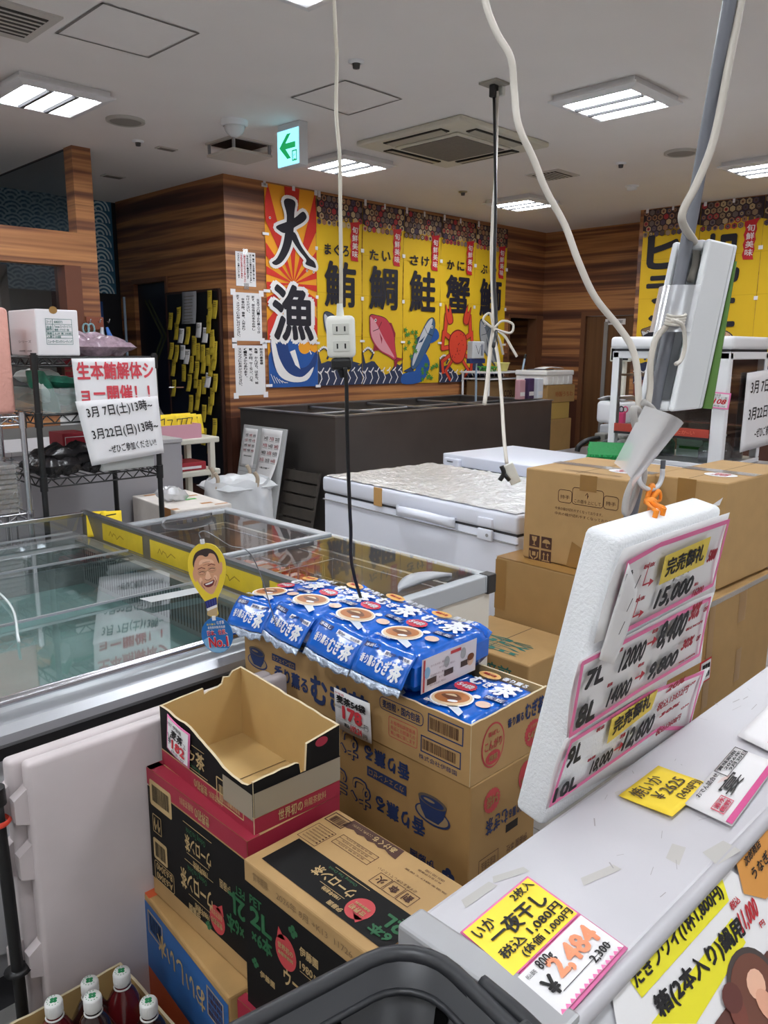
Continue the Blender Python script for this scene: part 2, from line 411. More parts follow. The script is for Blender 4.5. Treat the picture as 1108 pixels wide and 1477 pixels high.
# wave-pattern paper on the far wall
SEA = m('wave_blue', (58, 112, 146), .7); SEAL = m('wave_pale_blue', (206, 228, 236), .7)
mb = MB(); F = fr((.6, 7.848, 0), (1, 0, 0), (0, 0, 1)); mb.rect(F, 0, 2.08, 3.34, CEIL, SEA, .001)
rw = .115
for k in range(17):
    yc = 2.93-k*.0575
    for i in range(15):
        xc = (i+(.5 if k % 2 else 0))*2*rw+.1
        if xc > 3.22: continue
        lo = max(0, 0)
        for j, (f_, mt) in enumerate(((1, SEAL), (.86, SEA), (.72, SEAL), (.56, SEA), (.40, SEAL), (.24, SEA))):
            pts = [(xc+rw*f_*math.cos(t*math.pi/10), max(2.08, yc+rw*f_*math.sin(t*math.pi/10))) for t in range(11)]
            z = .0014+k*.0006+j*.00008
            mb.add([(p[0], p[1], z) for p in pts], [tuple(range(11))], mt, False, F)
struct('wall_wave_paper', mb)
mb = MB(); mb.box((3.30, 7.5, 0), (3.62, 7.53, 1.98), m('blue_panel', (24, 72, 140), .5)); solo('notice_board', mb, 'blue board standing at the end of the dark corridor beside the wooden column', 'board')
mb = MB(); mb.cyl((3.74, 7.3, 0), (3.74, 7.3, 2.02), .012, m('pale_pole', (150, 170, 190), .4)); solo('pole', mb, 'thin pale pole at the end of the dark corridor by the blue board', 'pole')
# ================================================================== CEILING FITTINGS
LWH = m('lamp_housing_white', (222, 220, 220), .5)
TUBE = m('lamp_tube', (244, 249, 255), .5, emit=LAMP)
def make_lamp(x, y, label):
    t = thing('ceiling_lamp', label, 'ceiling lamp', (x, y, CEIL), 0, 'square recessed-louver lamps on the ceiling')
    h = MB(at((x, y, CEIL)))
    h.box((-.25, -.25, -.035), (.25, .25, 0), LWH)
    o, i, zo, zi, zt = .272, .215, -.04, -.055, -.02
    h.add([(-o, -o, zo), (o, -o, zo), (o, o, zo), (-o, o, zo), (-i, -i, zi), (i, -i, zi), (i, i, zi), (-i, i, zi), (-o, -o, -.03), (o, -o, -.03), (o, o, -.03), (-o, o, -.03)],
          [(0, 1, 5, 4), (1, 2, 6, 5), (2, 3, 7, 6), (3, 0, 4, 7), (0, 8, 9, 1), (1, 9, 10, 2), (2, 10, 11, 3), (3, 11, 8, 0), (8, 11, 10, 9)], LWH)
    part('housing', h, t)
    for k in (-1, 0, 1):
        e = MB(at((x, y, CEIL))); e.box((k*.143-.048, -.205, -.050), (k*.143+.048, .205, -.046), TUBE); part('light_tube', e, t)
    l = MB(at((x, y, CEIL)))
    for k in (-.5, .5): l.prism([(k*.143-.026, -.046), (k*.143+.026, -.046), (k*.143+.010, -.060), (k*.143-.010, -.060)], -.21, .21, m('louver_grey', (74, 74, 76), .6), fr((0, 0, 0), (1, 0, 0), (0, 0, 1)))
    part('louver', l, t)
    return t
lamp0 = make_lamp(4.36, 2.55, 'square ceiling lamp right of the hanging white cord, above the cardboard boxes')
for x, y, lb in ((2.07, 4.80, 'square ceiling lamp at the left, above the wire rack'), (4.37, 4.83, 'square ceiling lamp right beside the exit sign'),
                 (6.64, 4.82, 'farthest square ceiling lamp, in front of the far wall corner'), (6.64, 2.55, 'square ceiling lamp cut by the right edge of the photo'),
                 (2.07, 2.55, 'square ceiling lamp just cut by the top edge of the photo')):
    dup(lamp0, (x, y, CEIL), 0, lb)
for i, (x, y) in enumerate(((2.07, .28), (4.36, .28), (6.64, .28), (-.22, .28), (-.22, 2.55), (-.22, 4.8), (2.07, -1.99), (4.36, -1.99), (-.22, -1.99), (-2.4, .28), (-2.4, 2.55))):
    dup(lamp0, (x, y, CEIL), 0, 'square ceiling lamp of the rows outside the photo, %s' % ['nearest above the camera', 'right of the camera', 'far right of the camera', 'left of the camera', 'left of the freezers', 'far left by the partition', 'behind the camera', 'behind right of the camera', 'behind left of the camera', 'far left beside the camera', 'far left by the west wall'][i])
dup(lamp0, (.8, 6.9, CEIL), 0, 'added unseen square ceiling lamp brightening the preparation room behind the partition')  # added out of view to brighten the wave paper behind the window
# air conditioner
x, y = 4.49, 3.87; t = thing('air_conditioner', 'square beige air conditioner cassette in the middle of the ceiling', 'air conditioner', (x, y, CEIL))
BEI = m('ac_beige', (206, 200, 184), .5); T = at((x, y, CEIL))
h = MB(T); h.box((-.475, -.475, -.035), (.475, .475, 0), BEI, .012); part('panel', h, t)
h = MB(T); h.box((-.285, -.285, -.05), (.285, .285, -.034), BEI, .01); h.box((-.255, -.255, -.053), (.255, .255, -.049), m('grille_grey', (112, 106, 98), .7, var=.1, vscale=60)); part('grille', h, t)
for k in range(4):
    h = MB(T @ Matrix.Rotation(k*math.pi/2, 4, 'Z')); h.box((-.26, .335, -.042), (.26, .42, -.034), m('ac_slot', (40, 36, 32), .8)); h.add([(-.25, .335, -.05), (.25, .335, -.05), (.25, .41, -.041), (-.25, .41, -.041)], [(0, 1, 2, 3)], m('ac_vane', (176, 170, 154), .5)); part('vane', h, t)
def flush(pts_px, name, label, cat, group=None):
    P = [cz(a, b, CEIL) for a, b in pts_px]; mb = MB(); F = fr((0, 0, CEIL), (1, 0, 0), (0, -1, 0)); LN = m('panel_gap', (128, 122, 118), .8)
    mb.add([(p.x, p.y, CEIL-.002) for p in P], [tuple(range(len(P)))], CEILM)
    for a, b in zip(P, P[1:]+P[:1]): mb.line(F, [(a.x, -a.y), (b.x, -b.y)], .012, LN, .004)
    return solo(name, mb, label, cat, group=group)
flush([(82, 47), (148, 3), (286, 47), (214, 82)], 'access_panel', 'square access panel above the left ceiling lamp', 'access panel')
flush([(421, 140), (498, 115), (579, 142), (503, 165)], 'access_panel', 'square access panel in the ceiling behind the white hanging cord', 'access panel')
def round_speaker(px, py, r, label):
    p = cz(px, py, CEIL); mb = MB(Matrix.Translation(p)); mb.lathe([(r, 0), (r, -.012), (r*.86, -.018), (r*.8, -.012)], m('speaker_rim', (178, 172, 164), .5), 32); mb.lathe([(r*.82, -.013), (0, -.013)], m('speaker_mesh', (138, 132, 126), .8), 32)
    solo('ceiling_speaker', mb, label, 'speaker', p)
round_speaker(181, 173, .12, 'round ceiling speaker beside the left lamp')
round_speaker(983, 219, .12, 'round ceiling speaker at the right, crossed by the grey pole')
p = cz(338, 174, CEIL); t = thing('motion_sensor', 'white half-dome sensor on the ceiling left of the exit sign', 'sensor', p); T = Matrix.Translation(p)
h = MB(T); h.lathe([(.085, 0), (.085, -.025), (.07, -.035)], PLW, 28); part('base', h, t)
h = MB(T); h.lathe([(.065*math.cos(a*.1571), -.033-.065*math.sin(a*.1571)) for a in range(11)], m('dome_white', (214, 214, 214), .25), 28); part('dome', h, t)
p = cz(345, 207, CEIL); t = thing('ceiling_vent', 'dropped square ceiling vent plate hanging below its frame', 'vent', p); T = Matrix.Translation(p)
h = MB(T); h.box((-.17, -.17, -.012), (.17, .17, 0), m('vent_pale', (196, 190, 182), .6)); h.box((-.14, -.14, -.016), (.14, .14, -.011), m('vent_dark', (52, 42, 40), .8)); part('frame', h, t)
h = MB(T); h.box((-.165, -.165, -.095), (.165, .165, -.075), m('vent_pale', (196, 190, 182), .6), .004); part('plate', h, t)
for a, b in ((-1, -1), (1, -1), (1, 1), (-1, 1)):
    h = MB(T); h.box((a*.15-.008, b*.15-.008, -.076), (a*.15+.008, b*.15+.008, -.005), PLG); part('strut', h, t)
p = cz(378, 216, CEIL); mb = MB(Matrix.Translation(p)); mb.lathe([(.07, 0), (.07, -.012), (.0, -.014)], m('vent_pale', (196, 190, 182), .6), 24); solo('ceiling_disc', mb, 'flat round cover on the ceiling behind the dropped vent', 'cover', p)
def small(px, py, label, kind):
    p = cz(px, py, CEIL); mb = MB(Matrix.Translation(p)); r = .04 if kind != 'smoke' else .06
    mb.lathe([(r, 0), (r, -.008), (r*.6, -.014)], PLW if kind != 'brass' else m('brass_dull', (150, 136, 104), .4), 20)
    if kind == 'smoke': mb.lathe([(.045, -.01), (.042, -.035), (.0, -.04)], PLW, 20)
    else: mb.lathe([(.02, -.01), (.017, -.035), (0, -.038)], m('sensor_tip', (60, 56, 54), .4), 14)
    solo('smoke_detector' if kind == 'smoke' else 'ceiling_sensor', mb, label, 'detector' if kind == 'smoke' else 'sensor', p)
small(514, 88, 'small round sensor high on the ceiling right of the white cord', 'x')
small(199, 203, 'tiny sensor on the ceiling behind the left round speaker', 'x')
small(668, 276, 'tiny brass sprinkler on the ceiling beyond the air conditioner', 'brass')
small(896, 235, 'tiny sensor on the ceiling above the far right door', 'x')
small(912, 268, 'round smoke detector on the ceiling near the right yellow banners', 'smoke')
def slot(px, py, sx, sy, label, dark=(120, 112, 104)):
    p = cz(px, py, CEIL); mb = MB(Matrix.Translation(p)); mb.box((-sx, -sy, -.008), (sx, sy, 0), m('vent_pale', (196, 190, 182), .6)); mb.box((-sx*.8, -sy*.7, -.011), (sx*.8, sy*.7, -.007), m('slot%d' % dark[0], dark, .8))
    if dark[0] < 100:
        for k in range(6): mb.box((-sx*.78, sy*(-.6+.22*k), -.014), (sx*.78, sy*(-.6+.22*k)+.012, -.01), m('vent_pale', (196, 190, 182), .6))
    solo('ceiling_vent', mb, label, 'vent', p)
slot(240, 214, .075, .035, 'small rectangular vent on the ceiling right of the left speaker')
slot(163, 254, .09, .05, 'small pale vent on the ceiling above the dark corridor')
slot(797, 252, .16, .16, 'square slatted vent on the ceiling right of the air conditioner', (70, 62, 54))
slot(-2, 24, .2, .2, 'dark slatted vent cut by the top left corner of the photo', (60, 56, 52))
# exit sign
t = thing('exit_sign', 'lit green-arrow exit sign hanging from the ceiling', 'exit sign', (3.44, 4.32, CEIL))
h = MB(); h.box((3.405, 4.21, 2.70), (3.475, 4.435, CEIL), m('sign_case', (205, 206, 208), .5), .004); part('case', h, t)
h = MB(); F = fr((3.403, 4.432, 2.705), (0, -1, 0), (0, 0, 1)); h.rect(F, 0, 0, .219, .215, m('lit_sign_face', (150, 226, 250), .5, emit=1.05), .001)
GR = m('lit_green', (20, 168, 92), .5, emit=.55)
h.poly(F, [(.02, .115), (.10, .19), (.14, .19), (.085, .135), (.185, .135), (.185, .10), (.085, .10), (.14, .04), (.10, .04)], GR, .0016)
h.ring(F, .15, .02, .20, .085, .008, GR, .0016); h.text(F, 'ヒ', .163, .028, .185, .07, GR, .0016)
part('sign_face', h, t)
# ceiling power outlet with two cords (cords are made further down)
p = cz(713, 119, CEIL); t = thing('ceiling_outlet', 'square power outlet plate on the ceiling with two plugs in it', 'outlet', p); T = Matrix.Translation(p)
h = MB(T); h.box((-.06, -.06, -.012), (.06, .06, 0), m('outlet_grey', (150, 146, 136), .5), .003); part('plate', h, t)
OUTLET = p
# lights the tubes themselves already give: only the preparation-room lamp is added
# ================================================================== BANNERS
BYEL = m('banner_yellow', (226, 184, 26), .75, var=.03, vscale=3)
BINK = m('banner_black', (26, 22, 34), .7)
BRED = m('banner_red', (196, 32, 40), .7)
BORG = m('banner_orange', (236, 160, 34), .75)
BWHT = m('banner_white', (232, 228, 226), .75)
HEXD = m('hex_dark', (54, 38, 44), .75)
HEXC = [m('hex_%d' % i, c, .75) for i, c in enumerate([(96, 74, 66), (156, 130, 102), (178, 60, 66), (120, 104, 100), (196, 172, 132), (84, 70, 88), (168, 120, 90)])]
SEAB = m('print_sea_blue', (34, 84, 156), .75)
SEAN = m('print_navy', (44, 52, 80), .75)
TAPEW = m('white_tape', (236, 232, 234), .6)
def blob(pts, sub=5):
    return [(p.x, p.y) for p in spline([Vector((a, b, 0)) for a, b in pts], sub, True)]
def waves(mb, F, W_, h, z=.006):
    mb.poly(F, [(0, 0), (W_, 0), (W_, h*.8)]+[(W_*(1-i/14), h*(.55+.2*math.sin(i*.8)+(.5*max(0, (i-9)/5)))) for i in range(1, 14)]+[(0, h*1.25)], SEAN, z)
    for k in range(7):
        mb.line(F, [(W_*(.02+.16*k), .01), (W_*(.08+.16*k), h*.25), (W_*(.05+.15*k), h*.5)], .010, BWHT, z+.001)
        mb.line(F, [(W_*(.0+.15*k), h*.5), (W_*(.05+.15*k), h*(.42+.03*k)), (W_*(.12+.14*k), h*.62)], .012, BWHT, z+.001)
    mb.line(F, [(.01, h*1.2), (W_*.14, h*1.35), (W_*.26, h*1.15), (W_*.2, h*.95)], .022, SEAN, z+.001)
    for k in range(8): mb.disc(F, W_*(.02+.035*k), h*(1.22+.13*math.sin(k*.5)), .012, .012, BWHT, z+.002, 8)
def fishy(mb, F, x, y, ln, rot, back, belly, fin, z=.008, fat=.36, eye=True):
    T = F @ Matrix.Translation((x, y, 0)) @ Matrix.Rotation(rot, 4, 'Z')
    O = blob([(-.5, 0), (-.42, .10), (-.22, fat*.5), (.05, fat*.48), (.3, .10), (.42, .04), (.42, -.03), (.3, -.09), (.05, -fat*.42), (-.22, -fat*.44), (-.42, -.09)])
    S = lambda P, k=1.0: [(a*ln*k, b*ln*k) for a, b in P]
    mb.poly(T, S([(.38, 0), (.56, .16), (.5, .02), (.58, -.15)]), fin, z-.001)
    mb.poly(T, S([(-.2, fat*.42), (-.1, fat*.62), (.1, fat*.55), (.22, fat*.3)]), fin, z-.001)
    mb.poly(T, S([(-.12, -fat*.36), (-.02, -fat*.66), (.08, -fat*.36)]), fin, z-.001)
    mb.poly(T, S(O, 1.03), BINK, z-.0005); mb.poly(T, S(O), back, z)
    mb.poly(T, S(blob([(-.48, -.01), (-.3, .02), (0, .0), (.38, 0), (.28, -.07), (.05, -fat*.38), (-.22, -fat*.4), (-.42, -.07)])), belly, z+.001)
    mb.line(T, S([(-.26, .13), (-.22, 0), (-.27, -.12)]), .006, BINK, z+.002); mb.poly(T, S([(-.16, -.02), (.02, -.10), (-.04, -.03)]), fin, z+.002)
    if eye: mb.disc(T, -.37*ln, .04*ln, .02*ln+.004, .02*ln+.004, BWHT, z+.002, 12); mb.disc(T, -.37*ln, .04*ln, .01*ln+.003, .01*ln+.003, BINK, z+.003, 10)
def cloth(mb, F, W_, h, mat, seed):
    mb.grid(12, 24, lambda u, v: (u*W_, v*h, .003*math.sin(u*9+seed)+.0025*math.sin(v*13+seed*2)), mat, True, F)
def tapes(F, W_, h, t, spots):
    for (u, v, a, b) in spots:
        q = MB(); q.box((u-a/2, v-b/2, .006), (u+a/2, v+b/2, .011), TAPEW, 0, F); part('tape', q, t)
def catch_banner(F, W_, h):
    t = thing('banner', 'red and orange sunburst banner with two huge black characters and a whale', 'banner', F @ Vector((W_/2, 0, 0)))
    mb = MB(); cloth(mb, F, W_, h, BORG, 0)
    c = (W_*.52, h*.53); per = []
    for i in range(15): per.append((W_*i/15, 0))
    for i in range(34): per.append((W_, h*i/34))
    for i in range(15): per.append((W_*(1-i/15), h))
    for i in range(34): per.append((0, h*(1-i/34)))
    n = 30; K = len(per)
    ang = lambda p: math.atan2((p[1]-c[1]), (p[0]-c[0])*1.0)
    for i in range(n):
        if i % 2: continue
        a0, a1 = 2*math.pi*i/n-math.pi, 2*math.pi*(i+1)/n-math.pi
        def edge(a):
            dx, dy = math.cos(a), math.sin(a); s = 9
            if dx > 1e-6: s = min(s, (W_-c[0])/dx)
            if dx < -1e-6: s = min(s, -c[0]/dx)
            if dy > 1e-6: s = min(s, (h-c[1])/dy)
            if dy < -1e-6: s = min(s, -c[1]/dy)
            return (c[0]+dx*s, c[1]+dy*s)
        p0, pm, p1 = edge(a0), edge((a0+a1)/2), edge(a1)
        # keep the sheet corner when a ray passes it
        mb.poly(F, [c, p0, pm, p1], m('banner_ray', (206, 48, 34), .75), .0075)
    # sea and whale
    mb.poly(F, [(0, 0), (W_, 0), (W_, .30), (W_*.8, .34), (W_*.62, .42), (W_*.5, .5), (W_*.34, .47), (W_*.3, .36), (W_*.12, .40), (0, .28)], SEAB, .009)
    for k in range(5): mb.line(F, [(W_*(.4+.1*k), .44-.03*k), (W_*(.5+.08*k), .50-.04*k), (W_*(.58+.07*k), .42-.03*k)], .012, BWHT, .010)
    mb.disc(F, W_*.72, .36, .07, .06, BORG, .0105, 20)
    mb.poly(F, blob([(.03, .44), (.10, .50), (.20, .46), (.24, .30), (.34, .18), (.46, .20), (.56, .33), (.54, .18), (.42, .06), (.24, .05), (.09, .14), (.03, .28)]), m('whale_navy', (30, 60, 118), .75), .011)
    mb.poly(F, blob([(.03, .40), (.07, .42), (.12, .26), (.22, .13), (.38, .09), (.52, .18), (.44, .06), (.24, .05), (.09, .14)]), BWHT, .012)
    mb.disc(F, .15, .42, .02, .02, BWHT, .013, 14); mb.disc(F, .15, .42, .01, .01, BINK, .014, 10)
    mb.poly(F, [(.24, .32), (.30, .34), (.36, .16), (.30, .2)], BWHT, .013)
    for k in range(6): mb.line(F, [(.02+.03*k, .12-.015*k), (.06+.03*k, .04)], .006, BWHT, .013)
    def bp(P):                             # brush strokes measured on the banner
        o = []
        for x, y in P: yt, yb = 70+.14*(x-40), 1440+.05*(x-40); o.append(((x-40)*W_/360, h*(1-(y-yt)/(yb-yt))))
        return blob(o, 4)
    ST = [bp([(110, 350), (190, 318), (245, 290), (300, 252), (326, 288), (300, 322), (245, 352), (175, 394), (130, 380)]), bp([(165, 190), (195, 168), (245, 190), (238, 260), (230, 380), (205, 490), (155, 575), (105, 606), (75, 588), (110, 560), (150, 480), (172, 380), (184, 280)]), bp([(205, 400), (240, 392), (282, 478), (340, 556), (378, 588), (390, 628), (360, 622), (312, 602), (318, 572), (268, 512), (222, 445)])]
    for k, P in enumerate(ST): mb.line(F, P+P[:1], .055, BWHT, .0130+.0003*k); mb.poly(F, P, BWHT, .0139+.0002*k)
    for k, P in enumerate(ST): mb.poly(F, P, BINK, .0155+.0003*k)
    mb.text(F, '漁', .0, .38, W_, .95, BWHT, .0135, .075); mb.text(F, '漁', .05, .415, W_-.05, .915, BINK, .0155, .03)
    rg = random.Random(3)
    for k in range(12): 
        x, y = rg.uniform(.04, W_-.04), rg.uniform(.5, 1.65); mb.disc(F, x, y, .012, .012, BWHT, .0135, 10); mb.disc(F, x, y, .006, .006, HEXD, .014, 8)
    part('cloth', mb, t)
    tapes(F, W_, h, t, [(.0, h-.02, .06, .03), (.0, h-.0, .025, .05), (W_*.55, h-.0, .03, .05), (W_, h, .035, .06), (0, h*.76, .07, .022), (0, h*.485, .07, .025), (0, h*.235, .07, .022), (0, .02, .07, .025), (W_, h*.23, .05, .022), (W_, h*.72, .03, .03), (W_, h*.47, .03, .03), (W_, .0, .06, .025)])
def food_banner(F, W_, h, kana, kanji, label, art, seed, ty=(1.21, 1.31), big=None, group='yellow seafood banners'):
    t = thing('banner', label, 'banner', F @ Vector((W_/2, 0, 0)), 0, group)
    mb = MB(); cloth(mb, F, W_, h, BYEL, seed)
    for v in (.27, .5, .72): mb.line(F, [(0, h*v), (W_*.5, h*v-.004), (W_, h*v)], .004, m('banner_crease', (206, 164, 20), .8), .007)
    # hexagon pattern along the top
    mb.poly(F, [(0, h), (0, h-.20)]+[(W_*i/12, h-.20-.03*math.sin(i*.52)-.0) for i in range(1, 12)]+[(W_, h-.2), (W_, h)], HEXD, .008)
    rg = random.Random(seed); r = .034
    for j in range(5):
        for i in range(11):
            x = .03+i*r*1.78+(r*.89 if j % 2 else 0); y = h-.03-j*r*1.54
            if x > W_-.028: continue
            mb.disc(F, x, y, r*.86, r*.86, HEXC[rg.randrange(7)], .0086, 6, math.pi/6)
            if rg.random() < .75: mb.disc(F, x, y, r*.5, r*.5, HEXC[rg.randrange(7)], .0092, 6, math.pi/6); mb.disc(F, x, y, r*.2, r*.2, HEXD, .0097, 6)
    # red label
    x0, x1 = W_*.72, W_*.93; pts = [(x0, h-.21), (x1+.01, h-.19)]+[(x1-.012*(i % 2)-.016*i/8, h-.2-.36*i/8) for i in range(1, 9)]+[(x0+.0+.014*(i % 2), h-.6+.36*i/8) for i in range(1, 8)]
    mb.poly(F, pts, BRED, .010); mb.vtext(F, '旬鮮美味', x0+.025, x1-.025, h-.235, h-.53, BWHT, .0112, .012, .14)
    if kana:
        n = len(kana)
        for i, ch in enumerate(kana): mb.text(F, ch, .09+.34*i/n, ty[0], .09+.34*(i+.72)/n, ty[1], BINK, .010, .03)
    if kanji: mb.text(F, kanji, .085, .74, .49, 1.16, BINK, .010, .026)
    for ch, a0, b0, a1, b1 in (big or []): mb.text(F, ch, a0, b0, a1, b1, BINK, .010, .035)
    art(mb, F, W_)
    part('cloth', mb, t)
    tapes(F, W_, h, t, [(W_*.06, h, .028, .06), (W_*.52, h-.005, .022, .05), (W_, h*.74, .04, .035), (W_, h*.48, .035, .035), (W_, h*.245, .06, .022)])
SILV, SLATE = m('print_silver', (196, 198, 202), .75), m('print_slate', (70, 78, 92), .75)
BREAM, BREAMP, CRAB = m('print_bream', (190, 56, 72), .75), m('print_pink', (220, 150, 160), .75), m('print_crab', (214, 66, 40), .75)
LEAF = m('print_leaf', (70, 130, 50), .75)
def art_tuna(mb, F, W_): waves(mb, F, W_, .27); fishy(mb, F, .27, .43, .62, -2.05+math.pi*.0+.98*0-.0+math.radians(63), SLATE, SILV, SEAN)
def art_bream(mb, F, W_): waves(mb, F, W_, .27); fishy(mb, F, .30, .45, .60, math.radians(-50), BREAM, BREAMP, m('print_bream_fin', (150, 36, 56), .75), fat=.5)
def art_salmon(mb, F, W_):
    mb.poly(F, blob([(0, 0), (.3, .02), (.42, .2), (.3, .34), (.12, .26), (.2, .14), (.0, .1)]), SEAB, .0075); mb.poly(F, blob([(.3, .5), (.5, .58), (.56, .48), (.4, .42)]), SEAB, .0075)
    fishy(mb, F, .29, .40, .66, math.radians(-122), m('print_salmon', (62, 92, 124), .75), SILV, m('print_salmon_fin', (36, 60, 100), .75), fat=.27)
    rg = random.Random(5)
    for k in range(26):
        x, y = (rg.uniform(.02, .2), rg.uniform(.28, .56)) if k % 2 else (rg.uniform(.3, .54), rg.uniform(.03, .2)); mb.disc(F, x, y, .036, .036, LEAF, .0095+.0001*k, 10, rg.random()*3, .6)
def art_crab(mb, F, W_):
    waves(mb, F, W_, .22); ol = m('print_crab_dark', (120, 24, 20), .75)
    for sx in (-1, 1):
        for k, (a, b, c) in enumerate((((.10, .50), (.22, .56), (.20, .76)), ((.12, .42), (.26, .40), (.24, .58)), ((.11, .34), (.26, .26), (.24, .14)), ((.08, .28), (.2, .16), (.12, .06)))):
            P = [(.30+sx*a[0], a[1]-.03), (.30+sx*b[0], b[1]-.03), (.30+sx*c[0], c[1]-.03)]
            mb.line(F, P, .062-.006*k, ol, .0085+.0002*k); mb.line(F, P, .048-.006*k, CRAB, .0095+.0002*k)
        T = F @ Matrix.Translation((.30+sx*.15, .72, 0)) @ Matrix.Rotation(sx*-.3, 4, 'Z'); mb.poly(T, blob([(-.045, -.08), (-.06, .02), (-.03, .14), (-.005, .05), (.03, .13), (.05, .02), (.04, -.08)]), ol, .0105); mb.poly(T, blob([(-.036, -.07), (-.05, .02), (-.028, .12), (-.005, .04), (.028, .11), (.04, .02), (.03, -.07)]), CRAB, .0112)
    mb.poly(F, blob([(.30, .58), (.43, .52), (.46, .38), (.40, .24), (.30, .20), (.20, .24), (.14, .38), (.17, .52)]), ol, .0115); mb.poly(F, blob([(.30, .565), (.42, .51), (.445, .38), (.39, .25), (.30, .215), (.21, .25), (.155, .38), (.18, .51)]), CRAB, .012)
    rg = random.Random(2)
    for k in range(16): mb.disc(F, rg.uniform(.2, .4), rg.uniform(.27, .53), .007, .007, ol, .013, 7)
def art_yellowtail(mb, F, W_): waves(mb, F, W_, .25); fishy(mb, F, .30, .42, .66, math.radians(-58), m('print_grey_fish', (96, 104, 112), .75), m('print_grey_pale', (160, 162, 164), .75), SLATE, fat=.42)
def art_flat(mb, F, W_): waves(mb, F, W_, .27); fishy(mb, F, .30, .42, .55, math.radians(-30), m('print_brown_fish', (120, 96, 70), .75), SILV, HEXD, fat=.6)
def art_scallop(mb, F, W_):
    waves(mb, F, W_, .25)
    mb.disc(F, .3, .42, .14, .13, BINK, .0085, 26); mb.disc(F, .3, .42, .13, .12, m('print_shell', (206, 170, 140), .75), .009, 26)
    for k in range(7): mb.line(F, [(.3, .31), (.3+.125*math.cos(.5+k*.36), .42+.11*math.sin(.5+k*.36))], .006, m('print_shell_line', (150, 96, 80), .75), .0095)
def art_none(mb, F, W_): waves(mb, F, W_, .25)
BH = 1.735
bf = lambda k: fr((4.95+.58*k, WALLY-.006, 1.20-.004*k), (1, 0, 0), (0, 0, 1))
catch_banner(fr((4.37, WALLY-.006, 1.20), (1, 0, 0), (0, 0, 1)), .575, 1.745)
food_banner(bf(0), .575, BH, 'まぐろ', '鮪', 'yellow banner with a silver tuna, right beside the sunburst banner', art_tuna, 1)
food_banner(bf(1), .575, BH, 'たい', '鯛', 'yellow banner with a red sea bream', art_bream, 2)
food_banner(bf(2), .575, BH, 'さけ', '鮭', 'yellow banner with a blue salmon among green leaves', art_salmon, 3)
food_banner(bf(3), .575, BH, 'かに', '蟹', 'yellow banner with a red crab', art_crab, 4)
food_banner(bf(4), .575, BH, 'ぶり', '鰤', 'yellow banner with a grey yellowtail, last one before the dark doorway', art_yellowtail, 5)
rb = lambda k: fr((7.924, 4.225-.60*k, 1.20), (0, -1, 0), (0, 0, 1))
food_banner(rb(0), .595, 1.75, '', '', 'yellow banner beside the wooden door, behind the grey pole', art_flat, 6, big=[('ヒ', .06, 1.16, .42, 1.5), ('ラ', .08, .82, .42, 1.1), ('メ', .08, .46, .42, .76)])
food_banner(rb(1), .595, 1.75, '', '', 'yellow banner with a shell picture above the glass heated cabinet', art_scallop, 7, big=[('帆', .06, .98, .42, 1.46), ('立', .06, .58, .42, .92)])
food_banner(rb(2), .595, 1.75, '', '', 'yellow banner cut by the right edge of the photo', art_none, 8)
# ================================================================== NOTICES ON THE WOODEN WALL
def wallpaper(p0, p1, name, label, cols, red=(), tape='corner', bold=.02, top=.0):
    a, b = cy(*p0, WALLY), cy(*p1, WALLY); w_, h = b.x-a.x, a.z-b.z
    F = fr((a.x, WALLY-.004, b.z), (1, 0, 0), (0, 0, 1)); t = thing(name, label, 'notice', (a.x+w_/2, WALLY-.004, b.z), 0, 'handwritten notices on the striped wall')
    mb = MB(); mb.box((0, 0, -.001), (w_, h, .001), PAPER, 0, F); n = len(cols); cw = w_*.9/n
    for i, s in enumerate(cols):
        x1 = w_*.95-cw*i; ind = .0 if not s.startswith(' ') else .06*h
        L_ = min(len(s.strip()), 18); hh = h*.9*L_/16 if L_ < 16 else h*.9
        mb.vtext(F, s.strip(), x1-cw*.72, x1-cw*.1, h*.95-ind, h*.95-ind-min(hh, h*.9-ind), RED if i in red else BLACK, .002, bold)
    part('sheet', mb, t)
    sp = [(0, 0), (w_, 0), (0, h), (w_, h)] if tape == 'corner' else [(w_*.5, h), (w_*.5, 0)]
    for u, v in sp:
        q = MB(); q.box((u-.025, v-.025, .0015), (u+.025, v+.025, .003), TAPEW if tape == 'corner' else CTAPE, 0, F); part('tape', q, t)
wallpaper((339, 362), (369, 414), 'wall_notice', 'small printed notice with red lines, topmost of the notices on the wall', ['一、一部、お客様一人様ご購入', '売り上げは一部売り場にてお渡し', 'ご予約の日より一週間を過ぎ', '店舗引き取りは必ずお越し下さい', 'ご予約のお客様は必ず事前に', 'ください。お願いいたします'], (3, 4), 'mid', .03)
wallpaper((335.5, 421), (378, 492), 'wall_notice', 'handwritten notice about whole tuna, middle of the notices on the wall', [' 生本マグロ一丁から購入でき', 'ます。部位指定の客もお申し', '付けください。', ' 休業の際、催事、入荷あり', 'ます。スタッフにお申し付けください。'])
wallpaper((338, 498), (383, 569), 'wall_notice', 'handwritten notice to traders, lowest of the notices on the wall', ['卸売の業者様', '魚種　かんぱち、はまち、鮭', '鯵、平目、サーモン、ハモ', '（一尾）からあります。', 'スタッフにお声がけください。'])
